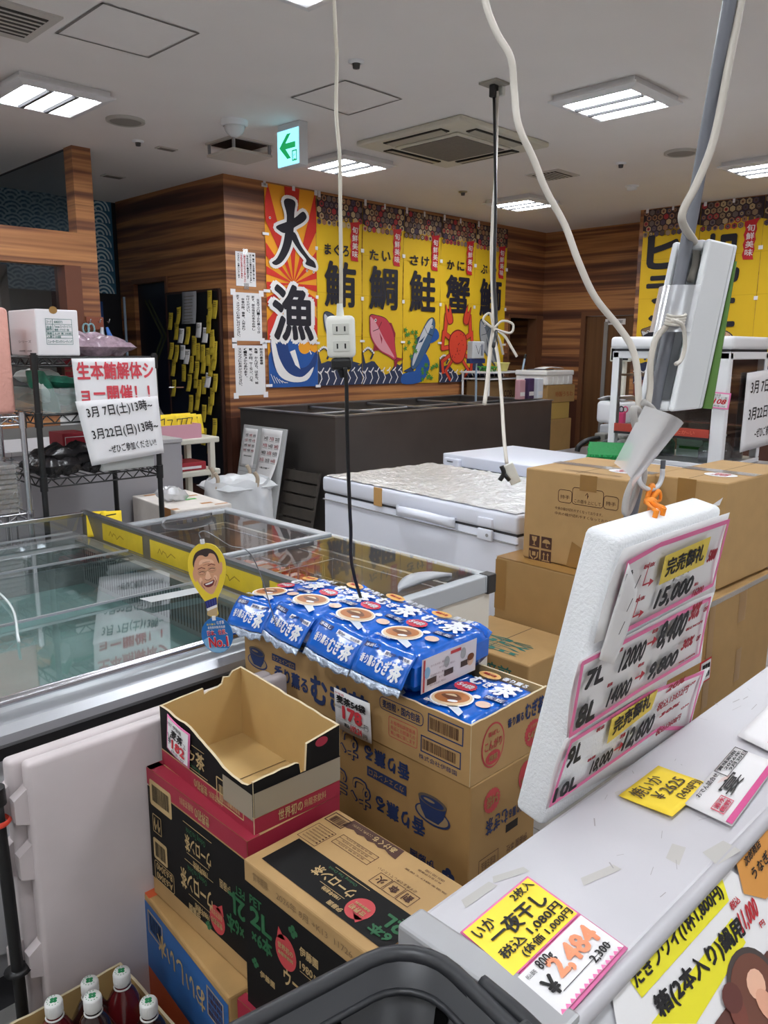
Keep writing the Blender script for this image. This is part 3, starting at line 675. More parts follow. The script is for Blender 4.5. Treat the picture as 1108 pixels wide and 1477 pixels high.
# black notice board thick with yellow notes (on the left wall)
t = thing('black_board', 'tall black board covered in yellow notes on the dark wooden wall', 'board', (3.94, 6.42, 0))
mb = MB(); mb.box((3.935, 6.0, .30), (3.955, 6.86, 2.03), m('board_black', (16, 16, 18), .35)); part('panel', mb, t)
mb = MB()
for y in (5.985, 6.86): mb.box((3.928, y-.012, .29), (3.957, y+.012, 2.04), BROWN)
mb.box((3.928, 5.99, 2.03), (3.957, 6.86, 2.05), BROWN); part('frame', mb, t)
NOTE = m('sticky_yellow', (206, 178, 50), .75)
notes = [(303, 432, 0), (311, 446, 0), (247, 463, 0), (260, 456, 0), (256, 478, 0), (273, 484, 0), (303, 468, 0), (305, 452, 0), (308, 489, 0), (309, 499, 0), (249, 506, 0), (257, 510, 0), (265, 508, 2), (272, 514, 2), (282, 500, 0), (288, 508, 0), (295, 510, 0), (303, 515, 0), (312, 505, 0), (252, 530, 0), (267, 538, 0), (279, 526, 0), (287, 534, 0), (296, 526, 0), (306, 530, 0), (312, 521, 0), (276, 552, 0), (285, 548, 0), (297, 556, 0), (303, 548, 2), (313, 552, 0), (254, 560, 1), (278, 582, 0), (287, 579, 0), (297, 596, 0), (306, 585, 0), (278, 610, 0), (288, 612, 0), (297, 629, 0), (313, 616, 0), (305, 642, 0), (263, 484, 2), (288, 476, 2), (298, 483, 2), (274, 444, 3), (281, 497, 0), (290, 560, 0), (309, 572, 0)]
notes.sort(key=lambda n: (round(n[1]/26), n[0])); ORD = ['first', 'second', 'third', 'fourth', 'fifth', 'sixth', 'seventh', 'eighth', 'ninth', 'tenth', 'eleventh']
rows = {}
for n in notes: rows.setdefault(round(n[1]/26), []).append(n)
rg = random.Random(11)
for ri, key in enumerate(sorted(rows)):
    for ci, (px, py, kd) in enumerate(rows[key]):
        p = cx(px, py, 3.93); w_, h = (.075, .155) if kd != 3 else (.24, .28)
        if kd == 2: w_, h = .09, .13
        F = fr((3.930-.0006*(ri*3+ci), p.y+w_/2, p.z-h/2), (0, -1, rg.uniform(-.06, .06)), (0, 0, 1)); mb = MB()
        cur = rg.uniform(.006, .03); mt = WHITE if kd in (2,) else (m('grey_paper', (150, 150, 154), .8) if kd == 3 else NOTE)
        mb.grid(3, 6, lambda u, v: (u*w_, v*h, .003+cur*(1-v)**2+.002*u), mt, True, F, .001)
        for k in range(3 if kd != 3 else 9): mb.line(F, [(w_*.15, h*(.85-.1*k)), (w_*rg.uniform(.6, .85), h*(.85-.1*k)+.003)], .004, m('pencil_ink', (90, 76, 40), .8), .005+cur*(1-(.85-.1*k))**2)
        kind = {0: 'yellow sticky note', 1: 'bagged yellow note', 2: 'white slip', 3: 'large grey sheet'}[kd]
        solo('paper_note', mb, '%s on the black board, row %s from top, %s from left' % (kind, ORD[ri] if ri < 11 else 'last', ORD[ci]), 'note', group='notes on the black board')
# ================================================================== BACK AREA: steel tank, freezers, boxes by the doors
# long steel tank
t = thing('steel_tank', 'long dark stainless steel tank below the fish banners', 'tank', (5.43, 5.25, 0), math.radians(1.5)); T = at((3.98, 4.54, 0), math.radians(1.5))
DST = m('dark_steel', (116, 110, 106), .34, metal=.75, var=.08, vscale=3)
mb = MB(T); L_, D_, Z = 3.02, 1.2, 1.04
mb.box((0, 0, 0), (L_, .04, Z), DST); mb.box((0, D_-.04, 0), (L_, D_, Z), DST); mb.box((0, .04, 0), (.04, D_-.04, Z), DST); mb.box((L_-.04, .04, 0), (L_, D_-.04, Z), DST); mb.box((.04, .04, 0), (L_-.04, D_-.04, .78), DST); part('body', mb, t)
mb = MB(T); o = .012
mb.box((-o, -o, Z), (L_+o, .06, Z+.012), STEEL); mb.box((-o, D_-.06, Z), (L_+o, D_+o, Z+.012), STEEL); mb.box((-o, .06, Z), (.06, D_-.06, Z+.012), STEEL); mb.box((L_-.06, .06, Z), (L_+o, D_-.06, Z+.012), STEEL); part('rim', mb, t)
for k in range(3):
    mb = MB(T); x = .75*(k+1); mb.cyl((x, .05, Z-.02), (x, D_-.05, Z-.02), .014, STEEL); mb.cyl((x+.03, .05, Z-.03), (x+.03, D_-.05, Z-.03), .006, PLB); part('crossbar', mb, t)
mb = MB(T); mb.cyl((.06, .62, Z-.03), (L_-.06, .62, Z-.03), .014, STEEL); part('pipe', mb, t)
# leaning whiteboard with calendars, slatted board
t = thing('whiteboard', 'pale leaning board with calendars against the steel tank', 'board', (3.86, 4.95, 0))
def lean(px0, px1, pb, X, Xb, name_h):
    a, b, c = cx(*px0, X), cx(*px1, X), None
    return a, b
a, b = cx(352, 612, 3.84), cx(413, 618, 3.84); w_ = a.y-b.y; h = a.z
F = fr((3.66, a.y, .03), (0, -1, 0), (.18, 0, h-.03)); hh = math.hypot(.18, h-.03); GB = m('board_grey', (190, 192, 192), .45)
mb = MB(); mb.box((0, 0, -.02), (w_, hh, 0), GB, .003, F); part('panel', mb, t)
mb = MB(); mb.rect(F, .02, hh*.38, w_*.5, hh*.66, m('ruled_sheet', (206, 208, 210), .7), .0008)
for k in range(6): mb.rect(F, .02, hh*(.42+.04*k), w_*.5, hh*(.42+.04*k)+.003, PLG, .0016)
part('ruling', mb, t)
def calendar(u0, u1, v0, v1, label, curl):
    mb = MB(); W_, h_ = u1-u0, v1-v0; Fc = F @ Matrix.Translation((u0, v0, 0))
    mb.grid(5, 10, lambda u, v: (u*W_+curl*.25*(1-v)**4, v*h_+curl*.2*(1-v)**3, .003+curl*(1-v)**3*(.6+u)), PAPER, True, Fc, .001)
    rg = random.Random(int(u0*100))
    for j in range(4):
        for i in range(3):
            x, y = W_*(.16+.28*i), h_*(.80-.13*j); mb.text(Fc, str(rg.randrange(1, 28))+'日', x, y, x+W_*.2, y+h_*.06, m('calendar_red', (170, 60, 70), .7) if (i+j) % 2 else BLACK, .0045+curl*(1-(y/h_))**3*1.6, .02); mb.rect(Fc, x, y-h_*.02, x+W_*.22, y-h_*.012, PLG, .0045+curl*(1-(y/h_))**3*1.6)
    mb.bars(Fc, W_*.25, h_*.28, W_*.85, h_*.31, BLACK, .006+curl*.4, 14)
    solo('calendar', mb, label, 'calendar', group='calendars on the pale board')
calendar(.02, w_*.36, hh*.62, hh*.97, 'flat faded calendar sheet at the left of the pale board', .004)
calendar(w_*.46, w_*.93, hh*.50, hh*.985, 'curled calendar sheet with red dates hanging on the pale board', .05)
t = thing('slatted_board', 'dark weathered slatted wooden board leaning beside the pale board', 'slatted board', (3.9, 4.4, 0))
a, b = cx(413, 674, 3.88), cx(461, 683, 3.88); w_ = a.y-b.y; h = a.z; F = fr((3.74, a.y, .0), (0, -1, 0), (.14, 0, h)); hh = math.hypot(.14, h); SLT = m('weathered_slat', (66, 60, 54), .7, var=.2, vscale=18)
for k in range(int(hh/.095)):
    mb = MB(); mb.box((.0, hh-.09-.095*k, -.018), (w_, hh-.01-.095*k, 0), SLT, .003, F); part('slat', mb, t)
for u in (.03, w_-.06):
    mb = MB(); mb.box((u, 0, -.045), (u+.035, hh, -.019), SLT, 0, F); part('batten', mb, t)
# chest freezers
WFR = m('freezer_white', (226, 229, 240), .35); FGAP = m('freezer_gasket', (60, 60, 64), .7)
FOIL = m('silver_film', (238, 240, 242), .26, metal=.5, bump=1.0, bscale=34, var=.16, vscale=16)
def chest(P, ang, ln, dp, Z, label, lid=.085, bv=.016):
    """P is the front-left top corner; length runs towards the viewer's right (-Y)"""
    t = thing('chest_freezer', label, 'freezer', (P[0], P[1], 0), ang); T = at((P[0], P[1], 0), ang)
    mb = MB(T); mb.box((.008, -ln, .02), (dp, 0, Z-lid-.007), WFR, .015, None, 3); part('body', mb, t)
    mb = MB(T); mb.box((.014, -ln+.006, Z-lid-.012), (dp-.01, -.006, Z-lid), FGAP); part('gasket', mb, t)
    mb = MB(T); mb.box((0, -ln-.005, Z-lid), (dp+.01, .005, Z-.002), WFR, bv, None, 3); mb.box((.0, -ln, Z-lid-.045), (.014, 0, Z-lid-.04), PLG); part('lid', mb, t)
    return t, T
t, T = chest((2.78, 3.28), math.radians(-4), 1.37, .82, .87, 'white chest freezer with a crinkled silver film over its lid')
mb = MB(T); mb.grid(40, 60, lambda u, v: (.012+u*.80, -1.35+v*1.33, .873+.012*math.sin(math.pi*u)*math.sin(math.pi*min(1, v*1.2))+.006*noise.noise((u*9, v*30, 1))+.004*noise.noise((u*30, v*50, 4))), FOIL, True); part('lid_film', mb, t, 'crinkled silver film over the lid')
mb = MB(T)
prof = [(i/14, math.sin(math.pi*i/14)**.6) for i in range(15)]
mb.grid(14, 5, lambda u, v: (-.012-.062*math.sin(math.pi*u)**.7*(.25+.75*math.sin(math.pi*(.15+.7*v))), -.62-.40*u, .755+.048*v+.014*math.sin(math.pi*u)), WFR, True, None, .014); part('handle', mb, t)
mb = MB(T); mb.box((-.012, -1.24, .795), (.004, -1.155, .835), WFR, .005, None, 3); mb.box((-.012, -1.24, .735), (.004, -1.155, .785), WFR, .005, None, 3); mb.cyl((-.014, -1.215, .76), (-.008, -1.215, .76), .008, PLG, None, 12); part('lock', mb, t)
mb = MB(T); mb.box((-.004, -.50, .775), (.001, -.44, .868), m('tan_tape', (196, 152, 92), .5)); part('tape', mb, t, 'strip of tan tape across the lid edge')
t, T = chest((3.93, 3.41), math.radians(-5), 1.45, .68, .885, 'plain white chest freezer behind the one with silver film', .075, .008)
mb = MB(T); mb.box((-.03, -.17, .80), (.01, -.03, .86), WFR, .008); mb.box((-.035, -.12, .838), (-.028, -.07, .843), FGAP); part('hinge', mb, t)
mb = MB(T); mb.box((-.004, -1.2, .765), (.0, -.2, .772), FGAP); part('seam', mb, t)
# green turf mats on it
for k in range(4):
    a = cz(848, 664, .89); TT = at((3.99, 2.385-.004*k, .892+.02*k), math.radians(29+1.2*(k % 2))); mb = MB(TT)
    mb.box((0, -.26, 0), (.66, 0, .018), m('turf_green', (22, 122, 62), .85, var=.25, vscale=90), .004)
    rg = random.Random(k)
    for q in range(160): x, y = rg.choice([(rg.random()*.66, -.26), (0, -rg.random()*.26), (rg.random()*.66, 0)]) if q < 90 else (rg.random()*.66, -rg.random()*.26); mb.cyl((x, y, .008), (x+rg.uniform(-.01, .01), y+rg.uniform(-.01, .01), .020 if k == 3 else .017), .004, m('turf_tip', (40, 160, 84), .85), .001, 5)
    solo('turf_mat', mb, 'green turf mat on the white freezer, %s of the four' % ['lowest', 'second from the bottom', 'third from the bottom', 'topmost'][k], 'mat', (3.99, 2.385, .892+.02*k), 'green turf mats')
# boxes by the dark doorway
def carton(name, label, cat, c, s, rz, mat, draw=None, group=None, flaps=True, bev=.006, k=1):
    """box centred on c (base), size s; draw(F_left, F_front, F_top, sizes) prints on it"""
    t = thing(name, label, cat, c, rz, group); T = at(c, rz) @ Matrix.Scale(k, 4); a, b, h = s
    mb = MB(T); mb.box((-a/2, -b/2, 0), (a/2, b/2, h), mat, bev)
    if flaps: mb.rect(Matrix.Identity(4), -a/2+.01, -.002, a/2-.01, .002, m('card_gap', (84, 62, 36), .8), h+.0006)
    if draw: draw(mb, fr((-a/2, b/2, 0), (0, -1, 0), (0, 0, 1)), fr((-a/2, -b/2, 0), (1, 0, 0), (0, 0, 1)), fr((-a/2, -b/2, h), (1, 0, 0), (0, 1, 0)), s)
    part('box', mb, t); return t, T
def tape_on(t, T, a, b, mat=KTAPE, nm='tape'):
    q = MB(T); q.box(a, b, mat); part(nm, q, t)
DB = m('brown_print', (70, 40, 28), .7)
def dr_icons(mb, Fl, Ff, Ft, s):
    for k in range(4): mb.rect(Ff, .02+.075*k, .16, .08+.075*k, .23, BLACK, .001); mb.text(Ff, '上↑下割'[k], .028+.075*k, .17, .072+.075*k, .22, KRAFT, .002, .02)
carton('cardboard_box', 'cardboard box on the floor right of the steel tank, lowest of its stack', 'box', (7.60, 5.12, 0), (.50, .42, .80), 0, KRAFT, dr_icons)
carton('cardboard_box', 'small yellowish cardboard box in the middle of the stack right of the tank', 'box', (7.58, 5.12, .802), (.46, .40, .18), 0, m('kraft_yellow', (176, 146, 78), .75))
def dr_uchi(mb, Fl, Ff, Ft, s): mb.text(Ff, '特製うちわ', .15, .06, .5, .12, m('orange_print', (150, 84, 40), .7), .001, .02)
carton('cardboard_box', 'cardboard box with orange lettering under the white foam box', 'box', (7.62, 5.12, .984), (.54, .42, .19), 0, KRAFT, dr_uchi)
t = thing('foam_box', 'white foam box topping the stack right of the steel tank', 'foam box', (7.60, 5.12, 1.176)); T = at((7.60, 5.12, 1.176)); FOAM = m('foam_white', (228, 226, 224), .7)
mb = MB(T); mb.box((-.27, -.2, 0), (.25, .2, .10), FOAM, .008)
for k in range(5): mb.box((-.25+.1*k, -.21, .01), (-.21+.1*k, -.195, .09), FOAM)
part('body', mb, t); mb = MB(T); mb.box((-.28, -.21, .10), (.26, .21, .155), FOAM, .012); part('lid', mb, t)
mb = MB(at((7.52, 5.12, 1.333), .3)); mb.box((-.16, -.1, 0), (.15, .12, .008), m('flyer_grey', (96, 96, 100), .6)); solo('magazine', mb, 'dark flyer lying on the white foam box', 'flyer', (7.52, 5.12, 1.333))
mb = MB(at((7.60, 5.08, 1.342), -.2)); mb.grid(4, 3, lambda u, v: (-.14+.3*u, -.08+.16*v, .006+.02*math.sin(3*u)), PAPER, True, None, .002); solo('paper_sheet', mb, 'crumpled white sheet on top of the white foam box', 'paper', (7.60, 5.08, 1.342))
# low shelf table left of that stack, above the tank's end
t = thing('side_table', 'white-topped side table behind the right end of the tank', 'table', (7.35, 5.62, 0))
mb = MB(); mb.box((7.02, 5.45, 1.29), (7.72, 5.86, 1.31), PLW, .004); part('tabletop', mb, t); mb = MB(); mb.box((7.03, 5.46, 1.22), (7.71, 5.85, 1.235), PLW, .004); part('shelf', mb, t)
for a, b in ((7.04, 5.47), (7.70, 5.47), (7.04, 5.84), (7.70, 5.84)):
    mb = MB(); mb.cyl((a, b, 0), (a, b, 1.29), .013, PLW, None, 10); part('leg', mb, t)
mb = MB(); mb.box((7.06, 5.5, .93), (7.69, 5.83, .95), PLW); part('shelf', mb, t)
def dr_cob(mb, Fl, Ff, Ft, s): mb.text(Ff, 'COBU', .28, .07, .47, .15, DB, .001, .03)
carton('cardboard_box', 'brown cardboard box with dark capitals under the side table top', 'box', (7.36, 5.66, .952), (.56, .32, .255), 0, m('kraft_dark', (134, 104, 66), .75), dr_cob)
mb = MB(); mb.lathe([(0, 0), (.06, 0), (.085, .085), (.092, .088), (.092, .098), (.08, .095), (.0, .08)], m('tub_yellow', (232, 222, 128), .4), 24, None, (7.44, 5.6, 1.31)); solo('plastic_tub', mb, 'pale yellow tub on the white side table', 'tub', (7.44, 5.6, 1.31))
mb = MB(); rg = random.Random(4)
for k in range(40): a = rg.random()*6.28; q = Vector((7.20+rg.uniform(-.07, .07), 5.62+rg.uniform(-.06, .06), 1.312)); mb.tube([q, q+Vector((.03*math.cos(a), .03*math.sin(a), .05)), q+Vector((.08*math.cos(a), .08*math.sin(a), .04))], .006, m('netting_green', (70, 150, 60), .6), 5, None, 3)
solo('green_net', mb, 'clump of green netting on the white side table', 'netting', (7.20, 5.62, 1.31))
# boxy packets behind the tank's rear edge
for k, (px, py, c, lb) in enumerate(((752, 552, (196, 150, 160), 'pink packet'), (765, 550, (70, 50, 90), 'purple-topped packet'), (778, 550, (210, 216, 226), 'white and blue packet'))):
    p = cy(px, py, 4.8); mb = MB(); mb.box((p.x-.05, 4.78, 1.055), (p.x+.05, 4.84, p.z+.03), m('packet%d' % k, c, .5), .008); mb.rect(fr((p.x-.05, 4.779, 1.08), (1, 0, 0), (0, 0, 1)), .01, .01, .09, .05, PAPER, .001); solo('packet', mb, lb+' standing on the right end of the steel tank', 'packet')
# tilted mop handles and wiper
def pole(px, name, label, Y0, Y1, r, mat, cat, extra=None):
    a, b = cy(*px[0], Y0), cy(*px[1], Y1); mb = MB(); mb.cyl(a, b, r, mat, None, 10)
    if extra: extra(mb, a, b)
    return solo(name, mb, label, cat)
t = thing('window_wiper', 'blue-headed wiper with a white pack on top, standing in the tank', 'wiper', (6.95, 5.45, .78))
a, b = cy(687, 520, 5.45), cy(690, 573, 5.45); mb = MB(); mb.cyl((a.x, a.y, a.z), (a.x+.02, a.y, .80), .012, m('pale_pole', (150, 170, 190), .4), None, 10); part('handle', mb, t)
mb = MB(); mb.box((a.x-.13, a.y-.03, a.z-.03), (a.x+.12, a.y+.03, a.z+.02), m('wiper_blue', (40, 56, 110), .5), .006); part('head', mb, t)
mb = MB(); mb.box((a.x-.12, a.y-.045, a.z+.02), (a.x+.08, a.y+.03, a.z+.20), m('pack_grey', (196, 198, 200), .5), .008); mb.line(fr((a.x-.12, a.y-.046, a.z+.02), (1, 0, 0), (0, 0, 1)), [(.05, .14), (.1, .05), (.13, .13)], .006, BLACK, .001); mb.bars(fr((a.x-.12, a.y-.046, a.z+.02), (1, 0, 0), (0, 0, 1)), .14, .03, .18, .15, NAVY, .001, 6); solo('paper_pack', mb, 'pale pack resting on the blue wiper head below the crab banner', 'pack')
pole([(757, 518), (745, 576)], 'mop_handle', 'pale mop handle leaning behind the right end of the tank', 5.42, 5.30, .013, m('pale_pole', (150, 170, 190), .4), 'mop handle', lambda mb, a, b: (mb.cyl(a, a+(a-b).normalized()*.06, .016, PLB), mb.cyl(b, b+(b-a)*.55, .013, m('pale_pole', (150, 170, 190), .4))))
# ================================================================== LEFT: racks, open freezer, glass-topped freezer
def fq(p00, p10, p01):
    """affine frame: unit square onto the parallelogram p00, p10, p01"""
    p00, p10, p01 = Vector(p00), Vector(p10), Vector(p01); x = p10-p00; y = p01-p00; n = x.cross(y).normalized()
    return Matrix(((x.x, y.x, n.x, p00.x), (x.y, y.y, n.y, p00.y), (x.z, y.z, n.z, p00.z), (0, 0, 0, 1)))
def wire_shelf(mb, x0, y0, x1, y1, z, mat, dz=.035, n=14):
    for zz in (z, z-dz):
        for a, b in (((x0, y0), (x1, y0)), ((x1, y0), (x1, y1)), ((x1, y1), (x0, y1)), ((x0, y1), (x0, y0))): mb.cyl((a[0], a[1], zz), (b[0], b[1], zz), .004, mat, None, 6)
    for i in range(n+1): x = x0+(x1-x0)*i/n; mb.cyl((x, y0, z+.003), (x, y1, z+.003), .0022, mat, None, 5)
    k = 16
    for y in (y0, y1):
        for i in range(k):
            a, b = x0+(x1-x0)*i/k, x0+(x1-x0)*(i+1)/k; mb.cyl((a, y, z if i % 2 else z-dz), (b, y, z-dz if i % 2 else z), .003, mat, None, 5)
    for x in (x0, x1):
        for i in range(10):
            a, b = y0+(y1-y0)*i/10, y0+(y1-y0)*(i+1)/10; mb.cyl((x, a, z if i % 2 else z-dz), (x, b, z-dz if i % 2 else z), .003, mat, None, 5)
def wire_rack(x0, y0, x1, y1, zs, ht, mat, label, r=.0125):
    t = thing('wire_rack', label, 'rack', ((x0+x1)/2, (y0+y1)/2, 0))
    for x, y in ((x0, y0), (x1, y0), (x1, y1), (x0, y1)):
        mb = MB(); mb.cyl((x, y, 0), (x, y, ht), r, mat, None, 14)
        for z in zs: mb.cyl((x, y, z-.05), (x, y, z+.012), r*1.35, mat, None, 12)
        part('post', mb, t)
    for z in zs: mb = MB(); wire_shelf(mb, x0, y0, x1, y1, z, mat); part('shelf', mb, t)
    return t
RBLK = m('rack_black', (20, 20, 21), .4)
wire_rack(1.345, 3.45, 1.90, 3.92, (.25, .985, 1.262, 1.505), 1.525, RBLK, 'black wire rack carrying the tuna show poster')
wire_rack(.48, 3.47, 1.285, 3.75, (.28, .845, 1.262), 1.28, CHROME, 'chrome wire rack at the left edge of the photo')
# white carton with a green table label on the rack
def dr_gloves(mb, Fl, Ff, Ft, s):
    G = m('green_print', (40, 110, 100), .7); W_, h = s[0], s[2]
    F = Ff; mb.ring(F, W_*.22, h*.25, W_*.84, h*.80, .0016, G, .001)
    for v in (.68, .52, .45, .38): mb.rect(F, W_*.22, h*v, W_*.84, h*v+.0015, G, .001)
    mb.rect(F, W_*.38, h*.38, W_*.39, h*.8, G, .001)
    for s_, u0, u1, v0, v1 in (('コード', .24, .36, .71, .76), ('6083572', .42, .62, .71, .76), ('品名', .24, .36, .55, .65), ('Tunnoa スーパーソフト', .42, .82, .61, .665), ('無粉 パウダー無', .42, .76, .54, .59), ('規格', .24, .36, .465, .51), ('S~M 青 100枚', .42, .82, .465, .51), ('入数', .24, .36, .39, .44), ('10袋', .42, .56, .39, .44), ('ニューオーガニックトレーディング', .25, .82, .28, .35)):
        mb.text(F, s_, W_*u0, h*v0, W_*u1, h*v1, G, .0012, .015)
    mb.text(Fl, 'シリーズ', .10, h*.28, .24, h*.34, BLACK, .001); mb.text(Fl, '100枚 10袋', .10, h*.08, .24, h*.13, BLACK, .001)
    mb.disc(F, W_*.42, h*.985, .018, .016, KTAPE, .0012, 16)
carton('white_carton', 'white carton with a green table label on top of the black rack', 'carton', (1.465, 3.62, 1.512), (.185, .30, .195), 0, m('carton_white', (226, 222, 224), .6), dr_gloves)
mb = MB(); F = fr((1.575, 3.62, 1.512), (1, 0, 0), (0, 0, 1)); mb.box((1.575, 3.62, 1.512), (1.61, 3.72, 1.65), m('snack_pink', (226, 206, 212), .4), .01); rg = random.Random(8)
for k in range(14): mb.disc(F, rg.uniform(.004, .03), rg.uniform(.01, .12), .006, .009, RED if k % 2 else m('green_print', (40, 110, 100), .7), .0012, 8)
solo('snack_bag', mb, 'narrow red and white spotted packet beside the white carton', 'packet', (1.59, 3.67, 1.512))
# pink wrapped parcel on the chrome rack
mb = MB(at((1.12, 3.60, 1.27), .1))
mb.box((-.16, -.1, 0), (.155, .1, .44), m('salmon_wrap', (226, 166, 152), .45, bump=.6, bscale=60), .02, None, 3); mb.prism([(-.16, 0), (.155, 0), (.06, .03), (-.06, .03)], -.05, .05, m('salmon_wrap', (226, 166, 152), .45), Matrix.Translation((0, 0, .435)) @ Matrix.Rotation(math.pi/2, 4, 'X'))
solo('wrapped_parcel', mb, 'tall salmon-pink wrapped parcel at the left edge of the photo', 'parcel', (1.12, 3.60, 1.27))
t = thing('tray_stack', 'clear-wrapped stack of white trays low on the chrome rack', 'tray stack', (1.0, 3.6, .85)); rg = random.Random(9)
for k in range(10):
    mb = MB(); z = .851+.021*k; mb.box((.74, 3.49, z), (1.25, 3.73, z+.018), m('foam_tray', (206, 200, 196), .7), .006); part('tray', mb, t)
mb = MB(); mb.grid(18, 14, lambda u, v: (.73+.53*u, 3.482+.006*noise.noise((u*14, v*14, 0)), .851+.222*v), clear('wrap_film', (240, 240, 240), .25, .15, bump=.8, bscale=50)); mb.grid(14, 8, lambda u, v: (.73+.53*u, 3.48+.26*v, 1.072+.02*math.sin(3.1*u)+.008*noise.noise((u*14, v*14, 0))), clear('wrap_film')); part('film', mb, t)
# basket of green bags on the middle shelf
t = thing('clear_basket', 'clear plastic basket holding green bags on the middle rack shelf', 'basket', (1.47, 3.6, 1.268))
CLB = clear('clear_plastic', (216, 230, 228), .14, .2, see=.75)
mb = MB()
for a, b in (((1.37, 3.46), (1.575, 3.46)), ((1.575, 3.46), (1.575, 3.8)), ((1.575, 3.8), (1.37, 3.8)), ((1.37, 3.8), (1.37, 3.46))): mb.add([(a[0], a[1], 1.268), (b[0], b[1], 1.268), (b[0], b[1], 1.375), (a[0], a[1], 1.375)], [(0, 1, 2, 3)], CLB)
part('basket', mb, t)
GBG = m('bag_green', (42, 108, 88), .35, var=.25, vscale=25); GBW = m('bag_white', (206, 214, 210), .35)
def pillow(mb, c, a, b, h, mat, rz=0, tilt=0, seed=0, rough=.012):
    T = at(c, rz) @ Matrix.Rotation(tilt, 4, 'Y'); nn = 14
    def f(u, v, s):
        x, y = (u-.5)*2, (v-.5)*2; k = max(0, (1-x**4)*(1-y**4))**.55
        q = rough*noise.noise((u*5+seed, v*5, s)); return (x*a/2*(1-.05*abs(y)), y*b/2*(1-.05*abs(x)), s*h/2*k+q*k)
    mb.grid(nn, nn, lambda u, v: f(u, v, 1), mat, True, T); mb.grid(nn, nn, lambda u, v: f(1-u, v, -1), mat, True, T)
for k, (c, a, b, h, rz, tl, lb) in enumerate((((1.41, 3.54, 1.36), .20, .14, .05, .2, 1.2, 'green and white bag standing at the left of the clear basket'), ((1.51, 3.58, 1.395), .16, .2, .05, 0, .1, 'green bag lying across the top of the clear basket'), ((1.47, 3.64, 1.32), .19, .25, .05, .1, 0, 'pale green bag at the bottom of the clear basket'), ((1.46, 3.72, 1.42), .17, .14, .06, .3, 0, 'white bag at the back of the clear basket'))):
    mb = MB(); pillow(mb, c, a, b, h, GBW if k == 3 else GBG, rz, tl, k)
    if k == 0: pillow(mb, (1.405, 3.515, 1.36), .1, .08, .06, GBW, .2, 1.2, k)
    solo('green_bag', mb, lb, 'bag', c, 'bags in the clear basket')
mb = MB(); mb.box((1.60, 3.74, 1.41), (1.86, 3.9, 1.415), m('basket_red', (176, 30, 48), .45))
for k in range(9):
    for z in (1.42, 1.445, 1.47): mb.box((1.60+.03*k, 3.738, z), (1.624+.03*k, 3.744, z+.016), m('basket_red', (176, 30, 48), .45))
mb.box((1.595, 3.73, 1.485), (1.865, 3.75, 1.5), m('basket_red', (176, 30, 48), .45)); mb.box((1.595, 3.73, 1.405), (1.865, 3.75, 1.42), m('basket_red', (176, 30, 48), .45)); mb.box((1.55, 3.7, 1.268), (1.88, 3.9, 1.405), m('shelf_box_brown', (110, 70, 48), .6))
solo('red_basket', mb, 'red slotted basket on a brown box behind the poster', 'basket', (1.73, 3.8, 1.268))
mb = MB(); mb.box((1.585, 3.47, 1.268), (1.64, 3.60, 1.38), GBW, .006); F = fr((1.585, 3.469, 1.268), (1, 0, 0), (0, 0, 1)); mb.text(F, '地', .01, .055, .05, .10, RED, .001, .04); mb.text(F, 'モ', .01, .012, .05, .05, RED, .001, .04); solo('packet', mb, 'white packet with red characters left of the poster', 'packet')
# lower shelf: black bags, red box, flat tray
BBG = m('bag_black', (44, 42, 44), .25, bump=.5, bscale=40)
for k, (c, a, b, h, rz, lb) in enumerate((((1.45, 3.60, 1.035), .22, .24, .10, .2, 'black plastic bag bundle at the left of the lower rack shelf'), ((1.56, 3.58, 1.04), .30, .16, .08, -.15, 'folded black plastic bag in the middle of the lower rack shelf'), ((1.50, 3.55, 1.085), .24, .12, .06, .1, 'crumpled grey-black bag on top of the lower shelf bundle'), ((1.66, 3.54, 1.02), .24, .14, .05, -.05, 'flat black bag behind the poster on the lower rack shelf'))):
    mb = MB(); pillow(mb, c, a, b, h, BBG, rz, 0, k+5, .035); solo('black_bag', mb, lb, 'bag', c, 'black bags on the lower rack shelf')
mb = MB(); mb.box((1.555, 3.72, .993), (1.68, 3.88, 1.15), m('box_red', (166, 34, 50), .5), .004); F = fr((1.555, 3.719, .993), (1, 0, 0), (0, 0, 1)); mb.ring(F, .01, .02, .115, .14, .003, PAPER, .001); mb.text(F, '商品', .025, .06, .1, .11, PAPER, .001, .02); solo('red_box', mb, 'red printed box behind the black bags on the lower rack shelf', 'box')
mb = MB(); mb.box((1.62, 3.46, .992), (1.88, 3.62, 1.045), m('tray_pale', (196, 198, 196), .5), .004); solo('flat_case', mb, 'pale flat case under the poster on the lower rack shelf', 'case')
mb = MB(); mb.box((1.44, 3.455, 1.215), (1.60, 3.458, 1.262), PAPER); solo('shelf_card', mb, 'blank white card hanging under the middle rack shelf', 'card')
mb = MB(); pillow(mb, (1.68, 3.70, 1.552), .42, .30, .09, m('mauve_bag', (150, 128, 140), .22, var=.3, vscale=40, bump=1.0, bscale=34), 0, 0, 3, .055); solo('plastic_bag', mb, 'clear pinkish plastic bag lying on the rack above the poster', 'bag', (1.68, 3.70, 1.507))
